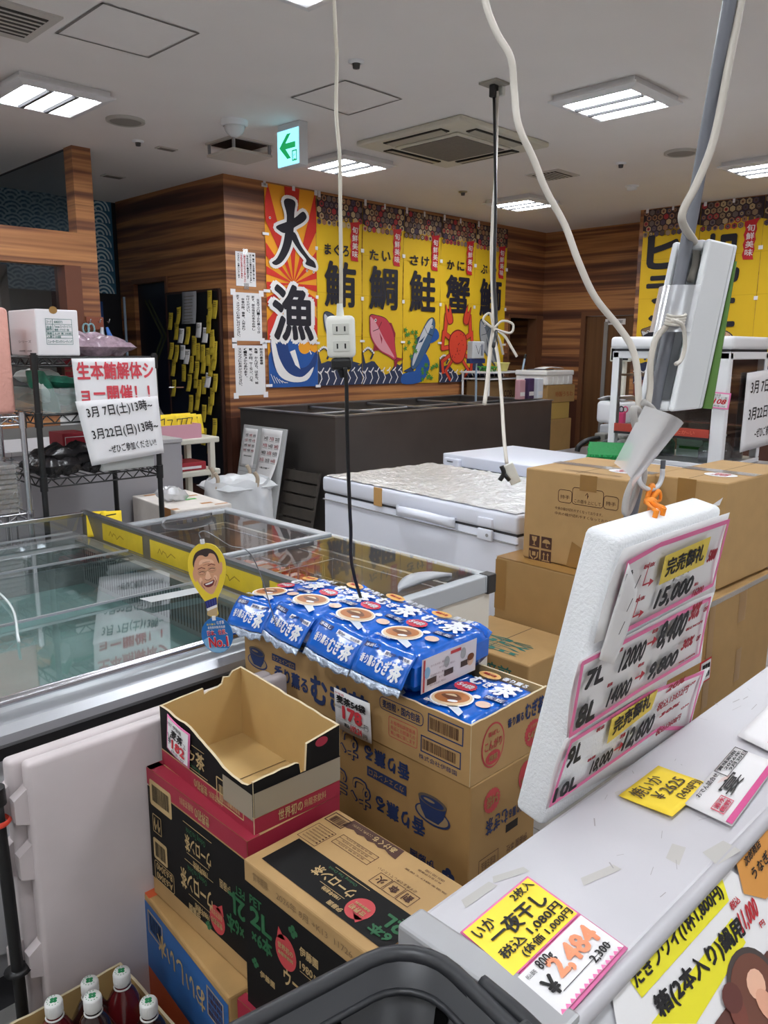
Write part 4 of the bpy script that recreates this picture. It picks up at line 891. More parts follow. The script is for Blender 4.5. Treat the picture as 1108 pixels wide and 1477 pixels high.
# the poster (two sheets)
def sheet(px, Y, name, label, draw, cat='poster', off=0.0, bulge=.012, pl='y'):
    P = [cy(*q, Y) if pl == 'y' else cx(*q, Y) for q in px]   # top left, top right, bottom right, bottom left
    F = fq(P[3], P[2], P[0]); mb = MB()
    mb.grid(10, 10, lambda u, v: P[3]*(1-u)*(1-v)+P[2]*u*(1-v)+P[1]*u*v+P[0]*(1-u)*v + F.col[2].xyz*(off+bulge*.0*math.sin(u*5)), m('poster_white', (232, 230, 232), .6), True, None, .001)
    draw(mb, F, off+.002); return solo(name, mb, label, cat)
def dr_show(mb, F, z):
    SR = m('poster_red', (206, 66, 78), .65); mb.text(F, '生本鮪解体シ', .04, .54, .97, .93, SR, z, .03); mb.text(F, 'ョー開催！！', .06, .06, .9, .42, SR, z, .03)
def dr_dates(mb, F, z):
    mb.text(F, '3月 7日(土)13時~', .10, .70, .98, .90, BLACK, z, .012); mb.text(F, '3月22日(日)13時~', .10, .36, 1.0, .56, BLACK, z, .012); mb.text(F, '~ぜひご参加ください!!', .26, .14, .92, .27, BLACK, z, .008)
sheet([(103, 517), (224, 516), (228.5, 580), (111, 585)], 3.434, 'poster', 'white sheet with large red characters hung on the black rack', dr_show)
sheet([(108, 579), (227, 571), (236, 653), (132, 672)], 3.428, 'poster', 'white sheet of black dates hung below the red characters', dr_dates, off=.004)
# hook board with scissors on the wooden column
t = thing('hook_board', 'brown hook board on the wooden column', 'hook board', (2.74, 5.87, 1.70)); P = cy(124, 457, 5.868); Q = cy(150, 476, 5.868)
mb = MB(); mb.box((P.x, 5.862, Q.z), (Q.x, 5.884, P.z), m('hook_board_brown', (128, 66, 44), .5), .004); part('board', mb, t)
for px in (129, 143, 156): a = cy(px, 464, 5.85); mb = MB(); mb.tube([(a.x, 5.862, a.z), (a.x, 5.84, a.z-.005), (a.x+.005, 5.83, a.z+.02)], .005, CHROME, 6); part('hook', mb, t)
t = thing('scissors', 'pale blue handled scissors hanging on the wooden column', 'scissors', cy(130, 478, 5.84)); a = cy(128, 474, 5.835)
TEAL = m('scissor_teal', (132, 166, 172), .4)
for sx in (-1, 1):
    mb = MB(); T = Matrix.Translation((a.x+sx*.022, 5.835+.003*sx, a.z)); pts = [(.024*math.cos(q), 0, .036*math.sin(q)) for q in [i*.52 for i in range(12)]]; mb.tube(pts, .007, TEAL, 7, T, 1, True); mb.tube([(a.x+sx*.012, 5.835, a.z-.03), (a.x, 5.835, a.z-.06)], .008, TEAL, 6); part('handle', mb, t)
    mb = MB(); mb.prism([(-.008, 0), (.008, 0), (.003+.0*sx, -.13)], -.0015, .0015, STEEL, fr((a.x-.002*sx, 5.835+.003*sx, a.z-.055), (1, 0, sx*-.06), (.16+.05*sx, 0, 1))); part('blade', mb, t)
mb = MB(); a = cy(147, 472, 5.83); mb.tube([a, a+Vector((0, 0, -.08)), a+Vector((.02, 0, -.16))], lambda q: .012+.05*q*q, clear('thin_bag', (232, 234, 240), .25, .2, see=.6), 10); mb.tube([a+Vector((.04, 0, 0)), a+Vector((.07, 0, -.1)), a+Vector((.1, 0, -.17))], lambda q: .01+.03*q, m('blue_bag', (60, 110, 190), .4), 8); solo('hanging_bag', mb, 'white and blue plastic bags hanging beside the scissors', 'bag', a)
# grey cabinets
GM = m('cabinet_grey', (150, 148, 152), .5)
for k, (x0, x1, lb) in enumerate(((.5, 1.52, 'grey metal cabinet behind the chrome rack'), (1.525, 2.53, 'grey metal cabinet behind the poster'))):
    t = thing('metal_cabinet', lb, 'cabinet', ((x0+x1)/2, 4.6, 0)); mb = MB(); mb.box((x0, 4.31, .04), (x1, 4.9, 1.0), GM, .006); part('body', mb, t)
    mb = MB(); mb.box((x0-.002, 4.30, .985), (x1+.002, 4.91, 1.01), m('cabinet_top', (176, 174, 176), .4), .004); part('top', mb, t)
    mb = MB(); mb.box((x0+.02, 4.33, 0), (x1-.02, 4.88, .04), FGAP); part('plinth', mb, t)
# white plastic rack with the pink box
IV = m('ivory_plastic', (214, 210, 196), .5)
t = thing('plastic_rack', 'ivory plastic shelf rack right of the grey cabinet', 'rack', (2.9, 5.05, 0))
for z in (.12, .44, .70, .93): mb = MB(); mb.box((2.62, 4.86, z-.04), (3.16, 5.22, z), IV, .008); part('shelf', mb, t)
for a, b in ((2.64, 4.88), (3.10, 4.88), (3.10, 5.20), (2.64, 5.20)): mb = MB(); mb.box((a-.02, b-.02, 0), (a+.02, b+.02, .90), IV, .004); part('post', mb, t)
t = thing('paper_box', 'pink open box of yellow notes on the ivory rack', 'box', (2.83, 4.98, .932)); PB = m('box_pink', (222, 164, 178), .6)
mb = MB(); x0, x1, y0, y1, z0, z1 = 2.66, 3.02, 4.87, 5.12, .932, 1.03
mb.box((x0, y0, z0), (x1, y1, z0+.006), PB)
for a, b in (((x0, y0), (x1, y0+.006)), ((x0, y1-.006), (x1, y1)), ((x0, y0+.006), (x0+.006, y1-.006)), ((x1-.006, y0+.006), (x1, y1-.006))): mb.box((a[0], a[1], z0+.006), (b[0], b[1], z1), PB)
part('body', mb, t)
for k in range(6):
    mb = MB(); F = fr((2.70+.05*k, 4.885+.018*k, .945), (1, .05, .0), (0, .25, 1)); mb.grid(4, 5, lambda u, v: (u*.16, v*(.16-.01*(k % 3)), .01*math.sin(u*3+k)), m('bright_yellow_paper', (240, 208, 40), .7), True, F, .001); mb.line(F, [(.02, .12), (.06, .13), (.05, .09)], .006, BLACK, .012); mb.line(F, [(.08, .12), (.12, .12), (.1, .08)], .006, BLACK, .012)
    solo('yellow_note', mb, 'yellow note standing in the pink box, %s from the front' % ORD[k], 'note', group='yellow notes in the pink box')
mb = MB(); rg = random.Random(3)
mb.grid(10, 6, lambda u, v: (2.50+.42*u, 5.16+.2*v, 1.06+.12*v+.03*noise.noise((u*9, v*7, 1))), m('grey_wrapper', (96, 90, 88), .35, bump=.8), True, None, .01); mb.box((2.52, 5.24, .932), (2.90, 5.40, 1.06), m('cream_box', (196, 186, 170), .6)); solo('wrapper_heap', mb, 'crumpled grey wrappers on a cream box behind the pink box', 'wrapper', (2.7, 5.3, .932))
mb = MB(); mb.box((2.72, 4.89, .702), (3.06, 5.1, .76), m('box_crimson', (166, 40, 52), .5), .005); mb.rect(fr((2.72, 4.889, .702), (1, 0, 0), (0, 0, 1)), .05, .012, .30, .03, PAPER, .001); solo('red_box', mb, 'flat crimson box on the second shelf of the ivory rack', 'box')
mb = MB(); mb.box((2.70, 4.90, .762), (2.88, 5.06, .82), m('box_rose', (166, 96, 106), .5), .005); solo('pink_box', mb, 'small rose box stacked on the flat crimson box', 'box')
# white taped carton and bagged bin in front
def dr_taped(mb, Fl, Ff, Ft, s):
    OT = m('orange_tape', (186, 128, 70), .5)
    for u, v, a, b in ((.05, .5, .09, .03), (.2, .08, .07, .035), (.24, .34, .07, .03), (.25, .02, .08, .02)): mb.rect(Ft, u, v, u+a, v+b, OT, .001)
    mb.rect(Ft, .18, .24, .25, .27, m('tag_green', (96, 196, 92), .5), .0014); mb.rect(Fl, s[1]-.13, .0, s[1]-.05, s[2], OT, .001); mb.rect(Ft, .0, .02, .04, .06, OT, .001)
carton('taped_carton', 'scuffed white carton with orange tape bits below the poster', 'carton', (2.32, 3.99, 0), (.34, .57, .70), math.radians(-5), m('scuffed_white', (224, 216, 208), .7, var=.06, vscale=12), dr_taped, flaps=False)
mb = MB(); rg = random.Random(6); T = at((2.28, 3.97, .702)); FILM = clear('film_crumple', (238, 238, 240), .35, .12, see=.7, bump=1, bscale=50); pillow(mb, (2.27, 4.0, .735), .14, .16, .07, FILM, .4, .2, 2, .03); solo('film_scrap', mb, 'scrunched clear film on the scuffed white carton', 'film', (2.27, 4.0, .702))
t = thing('bag_bin', 'bin lined with a white plastic bag right of the scuffed carton', 'bin', (2.84, 4.18, 0)); BGW = clear('bag_film_white', (232, 234, 236), .2, .25, see=.35)
mb = MB(); mb.lathe([(.15, 0), (.19, .62), (.2, .66)], m('bin_grey', (140, 142, 146), .5), 24, None, (2.84, 4.18, 0), True, 1, .9); part('bin', mb, t)
mb = MB(); mb.grid(40, 12, lambda u, v: (2.84+(.205+.03*v+.02*noise.noise((math.cos(6.283*u)*3, math.sin(6.283*u)*3, v*5)))*math.cos(6.2832*u), 4.18+(.19+.03*v+.02*noise.noise((math.cos(6.283*u)*3, math.sin(6.283*u)*3, v*5+9)))*math.sin(6.2832*u), .74-.32*v+.03*noise.noise((math.cos(6.283*u)*2, math.sin(6.283*u)*2, v*2))), BGW); pillow(mb, (2.84, 4.18, .70), .40, .38, .08, BGW, 0, 0, 4, .05); part('bag', mb, t)
for k in range(4):
    a = k*1.4+.6; mb = MB(); x, y = 2.84+.19*math.cos(a), 4.18+.18*math.sin(a); mb.tube([(x, y, .70), (x+.01, y, .76), (x-.005, y+.01, .80)], .013, m('knot_beige', (176, 160, 140), .6), 7); part('knot', mb, t)
# ------------------------------------------------------------------ big open freezer with glass covers
GLS = clear('lid_glass', (248, 252, 251), .17, .03)
SIL = m('silver_trim', (176, 178, 182), .35, metal=.55)
t = thing('island_freezer', 'large open island freezer with glass covers at the left', 'freezer', (.3, 2.5, 0))
mb = MB(); Y0, Y1, X0, X1 = 1.745, 3.41, -1.1, 1.505; CB = m('freezer_side_grey', (186, 186, 188), .5)
mb.box((X0, Y0, .12), (X1, Y0+.07, .715), CB); mb.box((X0, Y1-.05, .12), (X1, Y1, .73), CB); mb.box((X1-.05, Y0+.07, .12), (X1, Y1-.05, .72), CB); mb.box((X0, Y0+.07, .12), (X0+.05, Y1-.05, .72), CB); mb.box((X0+.05, Y0+.07, .12), (X1-.05, Y1-.05, .18), CB); part('body', mb, t)
mb = MB(); mb.box((X0+.03, Y0+.04, 0), (X1-.03, Y1-.03, .12), FGAP); part('plinth', mb, t)
mb = MB(); mb.box((X0, Y0-.015, .13), (X1, Y0, .20), SIL, .01); part('kick_bar', mb, t)
TUR = m('freezer_floor_teal', (150, 180, 176), .5, var=.25, vscale=3)
mb = MB(); mb.box((X0+.05, Y0+.07, .50), (X1-.05, Y1-.05, .52), TUR); part('floor_panel', mb, t)
mb = MB(); GRD = m('freezer_grid', (96, 98, 100), .6); GRB = m('freezer_grid_back', (176, 178, 178), .6)
mb.rect(fr((X1-.053, Y1-.05, .52), (0, -1, 0), (0, 0, 1)), 0, 0, Y1-Y0-.13, .19, GRB, 0)
for k in range(72): mb.rect(fr((X1-.053, Y1-.05, .52), (0, -1, 0), (0, 0, 1)), .02+.0212*k, .02, .028+.0212*k, .17, GRD, .001)
part('grille', mb, t)
mb = MB(); mb.rect(fr((X0+.05, Y1-.053, .52), (1, 0, 0), (0, 0, 1)), 0, 0, 2.5, .19, GRB, 0)
for k in range(100): mb.rect(fr((X0+.05, Y1-.053, .52), (1, 0, 0), (0, 0, 1)), .02+.021*k, .01, .03+.021*k, .17, GRD, .001)
part('grille', mb, t)
mb = MB(); prof = [(.0, -.03), (-.07, -.03), (-.085, -.015), (-.085, .005), (-.07, .022), (-.03, .032), (.02, .034), (.05, .03), (.05, -.03)]
mb.prism(prof, 0, X1-X0, SIL, Matrix(((0, 0, 1, X0), (1, 0, 0, Y0), (0, 1, 0, .741), (0, 0, 0, 1)))); part('front_bumper', mb, t)
mb = MB(); mb.box((X0, Y0-.06, .678), (X1, Y0-.031, .71), PLB); part('shadow_strip', mb, t)  # black strip stands in for the shade in the gap under the bumper
mb = MB(); mb.box((X0, Y0-.03, .20), (X1, Y0-.001, .715), CB); part('front_panel', mb, t)
mb = MB(); mb.add([(X0, Y0-.01, .768), (X1-.02, Y0-.01, .768), (X1-.02, Y0-.035, .80), (X0, Y0-.035, .80)], [(0, 1, 2, 3)], GLS); part('front_glass', mb, t)
mb = MB(); mb.cyl((X0, Y0-.037, .80), (X1-.02, Y0-.037, .80), .011, CHROME, None, 12); part('front_rail', mb, t)
mb = MB(); mb.add([(X0, Y1-.02, .73), (X1-.02, Y1-.02, .73), (X1-.02, Y1-.02, .815), (X0, Y1-.02, .815)], [(0, 1, 2, 3)], GLS); part('back_glass', mb, t)
mb = MB(); mb.box((X0, Y1-.032, .815), (X1-.02, Y1-.008, .835), CHROME, .003); part('back_rail', mb, t)
mb = MB(); mb.box((X1-.085, Y0+.1, .70), (X1-.02, Y1-.06, .725), m('dirty_ledge', (150, 148, 142), .5, var=.12, vscale=20)); part('side_ledge', mb, t)
mb = MB(); mb.box((X1-.02, Y0+.0, .715), (X1, Y1, .826), m('aged_metal', (128, 120, 104), .4, metal=.5, var=.15, vscale=9)); mb.box((X1-.024, Y0+.0, .826), (X1, Y1, .838), STEEL); part('side_rail', mb, t)
for k, (y0, y1) in enumerate(((3.21, 2.86), (2.80, 2.42), (2.38, 2.06), (2.02, 1.79))):
    mb = MB(); F = fr((X1-.021, y0, .738), (0, -1, 0), (0, 0, 1)); mb.rect(F, 0, 0, y0-y1, .075, m('tape_yellow', (206, 178, 30), .5, var=.08, vscale=20), .0006)
    mb.line(F, [(.06, .03), (.075, .05), (.09, .03), (.10, .045), (.12, .04), (.13, .025), (.16, .045), (.19, .035)], .004, m('faded_ink', (150, 122, 30), .7), .0012)
    part('price_tape', mb, t)
for k, (y0, y1, z) in enumerate(((1.78, 2.33, .755), (2.29, 2.85, .768), (2.81, 3.36, .755))):
    mb = MB(); mb.rect(at((0, 0, z+.003)), X0+.04, y0, X1-.09, y1, GLS); g = part('glass_cover', mb, t)
    mb = MB(); mb.box((X0+.04, y0-.002, z), (X1-.09, y0+.004, z+.007), SIL); mb.box((X0+.04, y1-.004, z), (X1-.09, y1+.002, z+.007), SIL); part('cover_trim', mb, g)
mb = MB(); mb.tube([(.74, 3.33, .782), (.84, 2.9, .786), (.82, 2.45, .786), (.72, 2.1, .782)], .004, m('clear_edge', (214, 222, 222), .2), 6); part('cover_lip', mb, t)
# yellow folded notes at its back corner
for k, px in enumerate((136, 152)):
    a = cy(px, 752, 3.33); mb = MB(); F = fr((a.x-.035, 3.33-.04*k, .735), (1, -.45, 0), (-.05, .1, 1)); mb.grid(5, 8, lambda u, v: (u*.085, .105*v, .02*(1-v)**2-.035*v*v), m('bright_yellow_paper', (240, 208, 40), .7), True, F, .001)
    mb.line(F, [(.02, .09), (.06, .095)], .005, BLACK, .003); mb.line(F, [(.02, .06), (.05, .07), (.03, .04)], .005, BLACK, .009); solo('yellow_note', mb, 'yellow note on the back right corner of the island freezer, %s' % ('left one' if k == 0 else 'right one'), 'note', group='yellow notes on the island freezer')
mb = MB(); mb.add([(1.14, 2.24, .776), (1.34, 2.22, .776), (1.34, 2.16, .776), (1.15, 2.18, .776)], [(0, 1, 2, 3)], m('label_pale', (176, 178, 178), .6)); solo('pale_label', mb, 'pale strip label lying on the glass cover behind the face tag', 'label')
# ------------------------------------------------------------------ freezer with sliding glass lids
GL2 = clear('clear_glass', (250, 252, 252), .07, .02)
t = thing('glass_top_freezer', 'chest freezer with two sliding glass lids, right of the island freezer', 'freezer', (1.81, 2.39, 0))
X0, X1, Y0, Y1, Z = 1.53, 2.10, 1.60, 3.185, .80
FR = m('frame_light_grey', (176, 180, 184), .4)
mb = MB(); BD = m('body_offwhite', (222, 216, 204), .45)
mb.box((X0, Y0, .06), (X0+.05, Y1, .74), BD); mb.box((X1-.05, Y0, .06), (X1, Y1, .74), BD); mb.box((X0+.05, Y0, .06), (X1-.05, Y0+.05, Z-.06), BD); mb.box((X0+.05, Y1-.05, .06), (X1-.05, Y1, .74), BD); mb.box((X0+.05, Y0+.05, .06), (X1-.05, Y1-.05, .3), BD); part('body', mb, t)
mb = MB(); w_ = .035
for a, b in (((X0-.01, Y0-.01), (X0+w_, Y1+.01)), ((X1-w_, Y0-.01), (X1+.01, Y1+.01)), ((X0+w_, Y0-.01), (X1-w_, Y0+w_)), ((X0+w_, Y1-w_), (X1-w_, Y1+.01))): mb.box((a[0], a[1], Z-.06), (b[0], b[1], Z), FR, .004)
part('frame', mb, t)
for a, b in ((X1+.002, Y0-.002), (X0+.026, Y0-.002)): mb = MB(); mb.box((a-.03, b-.014, Z-.065), (a+.014, b+.03, Z+.003), m('cap_dark', (52, 52, 54), .4), .004); part('corner_cap', mb, t)
ym = 2.39
for k, (y0, y1, z) in enumerate(((Y0+.03, ym+.02, .803), (ym-.02, Y1-.03, .788))):
    mb = MB(); mb.rect(at((0, 0, z+.003)), X0+.03, y0, X1-.03, y1, GL2); g = part('glass_lid', mb, t)
    mb = MB()
    yy = (y1-.025, y1) if k == 0 else (y0, y0+.025)
    mb.box((X0+.03, yy[0], z-.004), (X1-.03, yy[1], z+.012), FR, .003); part('lid_bar', mb, g)
    yc = Y0+.06 if k == 0 else Y1-.07; sx = 1 if k == 0 else -1
    mb = MB(); mb.grid(16, 6, lambda u, v: (X0+.18+.26*u, yc+sx*(.075*math.sin(math.pi*u)**.8*(v-.15)), z+.012+.02*math.sin(math.pi*u)*math.sin(math.pi*(.2+.6*v))), m('handle_grey', (166, 168, 172), .35), True, None, .012); part('lid_handle', mb, g)
mb = MB(); mb.box((X1-.19, Y0-.002, .60), (X1-.13, Y0, .66), m('sticker_black', (36, 32, 30), .5)); F = fr((X1-.19, Y0-.0025, .60), (1, 0, 0), (0, 0, 1)); mb.poly(F, [(.01, .025), (.05, .025), (.03, .055)], m('sticker_yellow', (230, 190, 40), .5), .0006); mb.rect(F, .008, .006, .052, .018, m('sticker_yellow', (230, 190, 40), .5), .0006); part('warning_sticker', mb, t, 'black and yellow warning sticker')
mb = MB(); WR = m('basket_wire', (206, 208, 210), .4)
for z in (.50, .63, .72):
    for y in (1.68, 2.34, 2.40, 3.12): mb.cyl((X0+.06, y, z), (X1-.06, y, z), .003, WR, None, 6)
    for x in (X0+.06, X1-.06): mb.cyl((x, 1.68, z), (x, 3.12, z), .003, WR, None, 6)
for k in range(12):
    for y in (2.34, 2.40): mb.cyl((X0+.07+.043*k, y, .4), (X0+.07+.043*k, y, .72), .002, WR, None, 5)
part('wire_basket', mb, t)
rg = random.Random(21); cols = [((206, 128, 96), 'orange-pink'), ((196, 190, 184), 'white'), ((60, 58, 60), 'dark'), ((180, 96, 70), 'rust'), ((226, 214, 200), 'cream')]; n = 0
for j in range(6):
    for i in range(3):
        y = 1.76+.235*j+(.03 if j > 2 else 0); x = X0+.125+.155*i; c, nm = cols[rg.randrange(5)]; mb = MB(); z = .302+(.26 if j > 2 else .24)
        q = rg.uniform(.0, .1); mb.box((x-.07, y-.09, .302), (x+.07, y+.09, z+q), m('frozen_%s' % nm, c, .4, var=.15, vscale=30), .012); F = at((x-.07, y-.09, z+q)); mb.rect(F, .02, .02, .1, .09, m('frozen_%s' % cols[(i+j) % 5][1], cols[(i+j) % 5][0], .4), .001); mb.rect(F, .03, .11, .12, .15, PAPER, .001)
        solo('frozen_pack', mb, '%s frozen pack under the sliding lids, row %s, %s from left' % (nm, ORD[j], ORD[i]), 'pack', (x, y, .302), 'frozen packs under the sliding lids')
mb = MB(at((1.85, 1.88, .64), .5)); mb.box((-.09, -.06, 0), (.09, .06, .03), m('pack_clear', (150, 136, 124), .25), .01); mb.rect(at((1.85, 1.88, .6705), .5), -.07, -.045, .06, .0, m('pack_brown', (120, 84, 66), .4), .001); mb.text(at((1.85, 1.88, .6705), .5), '特選', -.06, .01, .05, .045, PAPER, .001, .03)
solo('fish_pack', mb, 'clear pack with white lettering near the close lid handle', 'pack', (1.85, 1.88, .64), 'frozen packs under the sliding lids')
# ------------------------------------------------------------------ folded white tables leaning on the island freezer
def fold_table(y, label, x0):
    t = thing('folding_table', label, 'folding table', (.85, y, 0), 0, 'folded white plastic tables'); x1 = 1.12 if y < 1.47 else 1.10; TW = m('table_white', (200, 190, 190), .5, var=.05, vscale=8)
    mb = MB(); mb.box((x0, y, .03), (x1, y+.034, .769), TW, .010, None, 3); part('tabletop', mb, t)
    for z in (.10, .30, .52, .64):
        mb = MB(); mb.prism([(0, 0), (.028, .012), (.028, .06), (0, .08)], -.012, .012, TW, fr((x0+.003, y+.02, z), (-1, 0, 0), (0, 0, 1))); part('bracket', mb, t)
    return t
fold_table(1.458, 'folded white table leaning on the freezer, the front one with the plain face', .492)
fold_table(1.494, 'folded white table behind the front one, touching the freezer bumper', .470)
t = thing('umbrella', 'closed black umbrella standing at the end of the folded tables', 'umbrella', (.45, 1.48, 0))
mb = MB(); mb.tube([(.452, 1.482, .02), (.448, 1.482, .4), (.441, 1.482, .71)], .012, RUB, 9); part('shaft', mb, t)
mb = MB(); mb.cyl((.441, 1.482, .70), (.440, 1.482, .735), .018, RUB); mb.prism([(0, 0), (.04, -.012), (.06, -.004), (.02, .02)], -.005, .005, RUB, fr((.439, 1.475, .675), (-1, 0, 0), (0, 0, 1))); mb.prism([(0, 0), (.04, -.012), (.06, -.004), (.02, .02)], -.005, .005, RUB, fr((.439, 1.475, .642), (-1, 0, 0), (0, 0, 1))); part('runner', mb, t)
mb = MB(); mb.lathe([(.019, 0), (.024, .006), (.019, .012)], m('red_rubber', (214, 66, 44), .5), 14, None, (.441, 1.482, .658)); part('red_band', mb, t, 'red rubber band')
mb = MB(); mb.lathe([(.012, 0), (.026, .002), (.012, .006)], PLB, 16, None, (.449, 1.482, .33)); part('collar', mb, t)
# ================================================================== RIGHT: cardboard boxes, heated cabinet, service counter
def dr_ul(mb, Fl, Ff, Ft, s):
    W_, h = s[1], s[2]
    for a, b, t_ in ((.15, .21, 0), (.21, .34, 1), (.34, .40, 0)):
        mb.rring(Fl, a, h-.115, b, h-.065+(.015 if t_ else 0), .0022, DB, .001, .012)
    mb.text(Fl, '↑', .265, h-.09, .28, h-.065, DB, .0012); mb.text(Fl, 'この面を上にして', .22, h-.108, .33, h-.094, DB, .0012); mb.text(Fl, '持手', .16, h-.1, .2, h-.085, DB, .0012); mb.text(Fl, '持手', .35, h-.1, .39, h-.085, DB, .0012)
    for k in range(2): mb.text(Fl, '中央の線が切れやすくなっております。', .14, h-.145-.02*k, .14+.2+.06*k, h-.133-.02*k, DB, .0012)
    for k in range(4):
        a, b = .03+.055*(k % 2), .10-.055*(k//2)-.05+.0; mb.rect(Fl, a, b, a+.047, b+.047, DB, .001); c = a+.0235; K = KRAFT2; z = .0018
        if k == 0: mb.poly(Fl, [(c-.012, b+.042), (c+.012, b+.042), (c+.009, b+.026), (c+.002, b+.021), (c+.002, b+.010), (c+.010, b+.006), (c-.010, b+.006), (c-.002, b+.010), (c-.002, b+.021), (c-.009, b+.026)], K, z); mb.line(Fl, [(c-.003, b+.042), (c+.001, b+.036), (c-.002, b+.032)], .0016, DB, z+.0006)
        if k == 1: mb.poly(Fl, [(c+.018*math.cos(q*.314), b+.022+.016*math.sin(q*.314)) for q in range(11)], K, z); mb.line(Fl, [(c, b+.024), (c, b+.010), (c+.005, b+.007), (c+.008, b+.011)], .0026, K, z)
        if k == 2: mb.rect(Fl, c-.008, b+.020, c+.008, b+.036, K, z); mb.line(Fl, [(c-.018, b+.036), (c-.016, b+.016), (c-.004, b+.007)], .005, K, z); mb.line(Fl, [(c+.018, b+.036), (c+.016, b+.016), (c+.004, b+.007)], .005, K, z)
        if k == 3:
            for q in (-.009, .009): mb.line(Fl, [(c+q, b+.012), (c+q, b+.034)], .004, K, z); mb.poly(Fl, [(c+q-.006, b+.030), (c+q+.006, b+.030), (c+q, b+.041)], K, z)
            mb.rect(Fl, c-.017, b+.006, c+.017, b+.010, K, z)
    mb.rect(Fl, .24, h-.06, .31, h, KTAPE, .0014); mb.poly(Fl, [(.20, .0), (.29, .0), (.285, .07), (.22, .10)], KTAPE, .0014)
    mb.rect(Ft, s[0]*.40, 0, s[0]*.54, s[1], CTAPE, .0016); mb.text(Ft, 'SAI ALLUMINUM', .04, .05, .07, .3, DB, .001)
    mb.disc(Ft, .18, .10, .05, .07, PAPER, .0018, 20); mb.text(Ft, '注意', .15, .06, .21, .14, RED, .0022, .02)
UL = cz(904, 693, 1.10)
carton('cardboard_box', 'cardboard box with handling icons stacked top left beside the silver-film freezer', 'box', (UL.x+.23, UL.y+.215, .742), (.46, .43, .358), math.radians(1), KRAFT2, dr_ul)
def dr_plain(mb, Fl, Ff, Ft, s):
    mb.rect(Fl, .0, s[2]*.55, .055, s[2]-.01, KTAPE, .001); mb.rect(Fl, .0, s[2]*.1, .055, s[2]*.48, KTAPE, .001); mb.rect(Ft, 0, 0, .16, s[1], KTAPE, .0012)
carton('cardboard_box', 'tall plain cardboard box directly below the box with handling icons', 'box', (2.715, 1.63, .262), (.46, .47, .476), math.radians(-2), KRAFT, dr_plain)
carton('cardboard_box', 'low cardboard box at the bottom beneath the tall plain box', 'box', (2.72, 1.62, 0), (.48, .48, .26), 0, KRAFT)
def dr_green(mb, Fl, Ff, Ft, s): mb.text(Ft, '香り麦茶', .03, .08, .16, .36, m('green_print', (40, 110, 100), .7), .001, .01); mb.text(Fl, '国内焙煎', .1, s[2]-.09, .35, s[2]-.03, m('green_print', (40, 110, 100), .7), .001, .01)
carton('cardboard_box', 'cardboard box with green print half hidden behind the blue tea bags', 'box', (2.30, 1.66, 0), (.33, .42, .50), 0, KRAFT2, dr_green)
UR = cz(1053.5, 697, 1.10)
def dr_ur(mb, Fl, Ff, Ft, s):
    mb.rect(Ft, s[0]*.38, 0, s[0]*.5, s[1], CTAPE, .0016); mb.rect(Fl, s[1]*.38, s[2]-.12, s[1]*.62, s[2], KTAPE, .0012); mb.disc(Ft, .17, .10, .05, .06, PAPER, .0018, 20); mb.text(Ft, '注意', .14, .07, .20, .13, RED, .0022, .02)
    mb.poly(Fl, [(s[1]-.055, s[2]-.09), (s[1]-.01, s[2]-.05), (s[1], s[2]-.02), (s[1]-.02, s[2]-.08)], PAPER, .002)
carton('cardboard_box', 'cardboard box on the right edge of the photo, upper one behind the price board', 'box', (UR.x+.30, UR.y+.145, .712), (.60, .29, .386), math.radians(-1.5), KRAFT2, dr_ur)
def dr_lr(mb, Fl, Ff, Ft, s):
    mb.rect(Ff, .0, .30, .05, s[2], KTAPE, .001); mb.rect(Ff, .26, s[2]-.14, .33, s[2]-.02, KTAPE, .001); mb.rect(Ff, .28, s[2]-.38, .33, s[2]-.25, KTAPE, .001); mb.rect(Ff, 0, s[2]-.02, s[0], s[2], CTAPE, .0014)
    mb.box((-.04, .405, -.0), (.05, .49, .002), RED, 0, Ff); mb.rect(Ff, -.034, .411, .046, .484, PAPER, .0024); mb.text(Ff, '精密機', -.025, .455, .038, .476, BLACK, .003, .03); mb.text(Ff, '取扱注意', -.025, .424, .038, .445, BLACK, .003, .03)
LR = cz(1025, 869, .70)
carton('cardboard_box', 'large cardboard box with a red-edged care sticker behind the price board', 'box', (LR.x+.31, LR.y+.17, 0), (.62, .34, .70), 0, KRAFT, dr_lr)
# heated glass cabinet on its table
t = thing('display_table', 'grey table under the heated glass cabinet', 'table', (5.05, 2.3, 0)); mb = MB(); mb.box((4.70, 1.75, .81), (5.42, 2.725, .845), GM, .005); part('tabletop', mb, t)
for a, b in ((4.73, 1.78), (5.39, 1.78), (5.39, 2.70), (4.73, 2.70)): mb = MB(); mb.box((a-.02, b-.02, 0), (a+.02, b+.02, .81), GM); part('leg', mb, t)
t = thing('heated_cabinet', 'white framed heated glass display cabinet at the right', 'display cabinet', (5.05, 2.3, .846)); CW = m('cabinet_white', (226, 226, 228), .4)
a, b, c, d, z0, z1 = 4.75, 5.35, 1.93, 2.69, .847, 1.635
mb = MB(); mb.box((a-.02, c-.02, 1.56), (b, d+.01, z1), CW, .02, None, 3); part('top', mb, t)
mb = MB(); mb.box((a, c, z0), (b, d, .875), CW, .004); part('base', mb, t)
for x, y, w_ in ((a, c, .085), (a, d-.05, .05), (b-.05, c, .05), (b-.05, d-.05, .05)): mb = MB(); mb.box((x, y, .875), (x+.05, y+w_, 1.545), CW, .008); part('post', mb, t)
mb = MB(); mb.box((a, c, 1.50), (b, d, 1.545), CW, .006); part('header', mb, t); mb = MB(); mb.box((a+.01, c+.01, 1.545), (b-.01, d-.01, 1.56), FGAP); part('vent_gap', mb, t)
mb = MB(); F = fr((a+.004, d-.05, .88), (0, -1, 0), (0, 0, 1)); mb.rect(F, 0, 0, d-c-.13, .62, GL2); part('glass_front', mb, t)
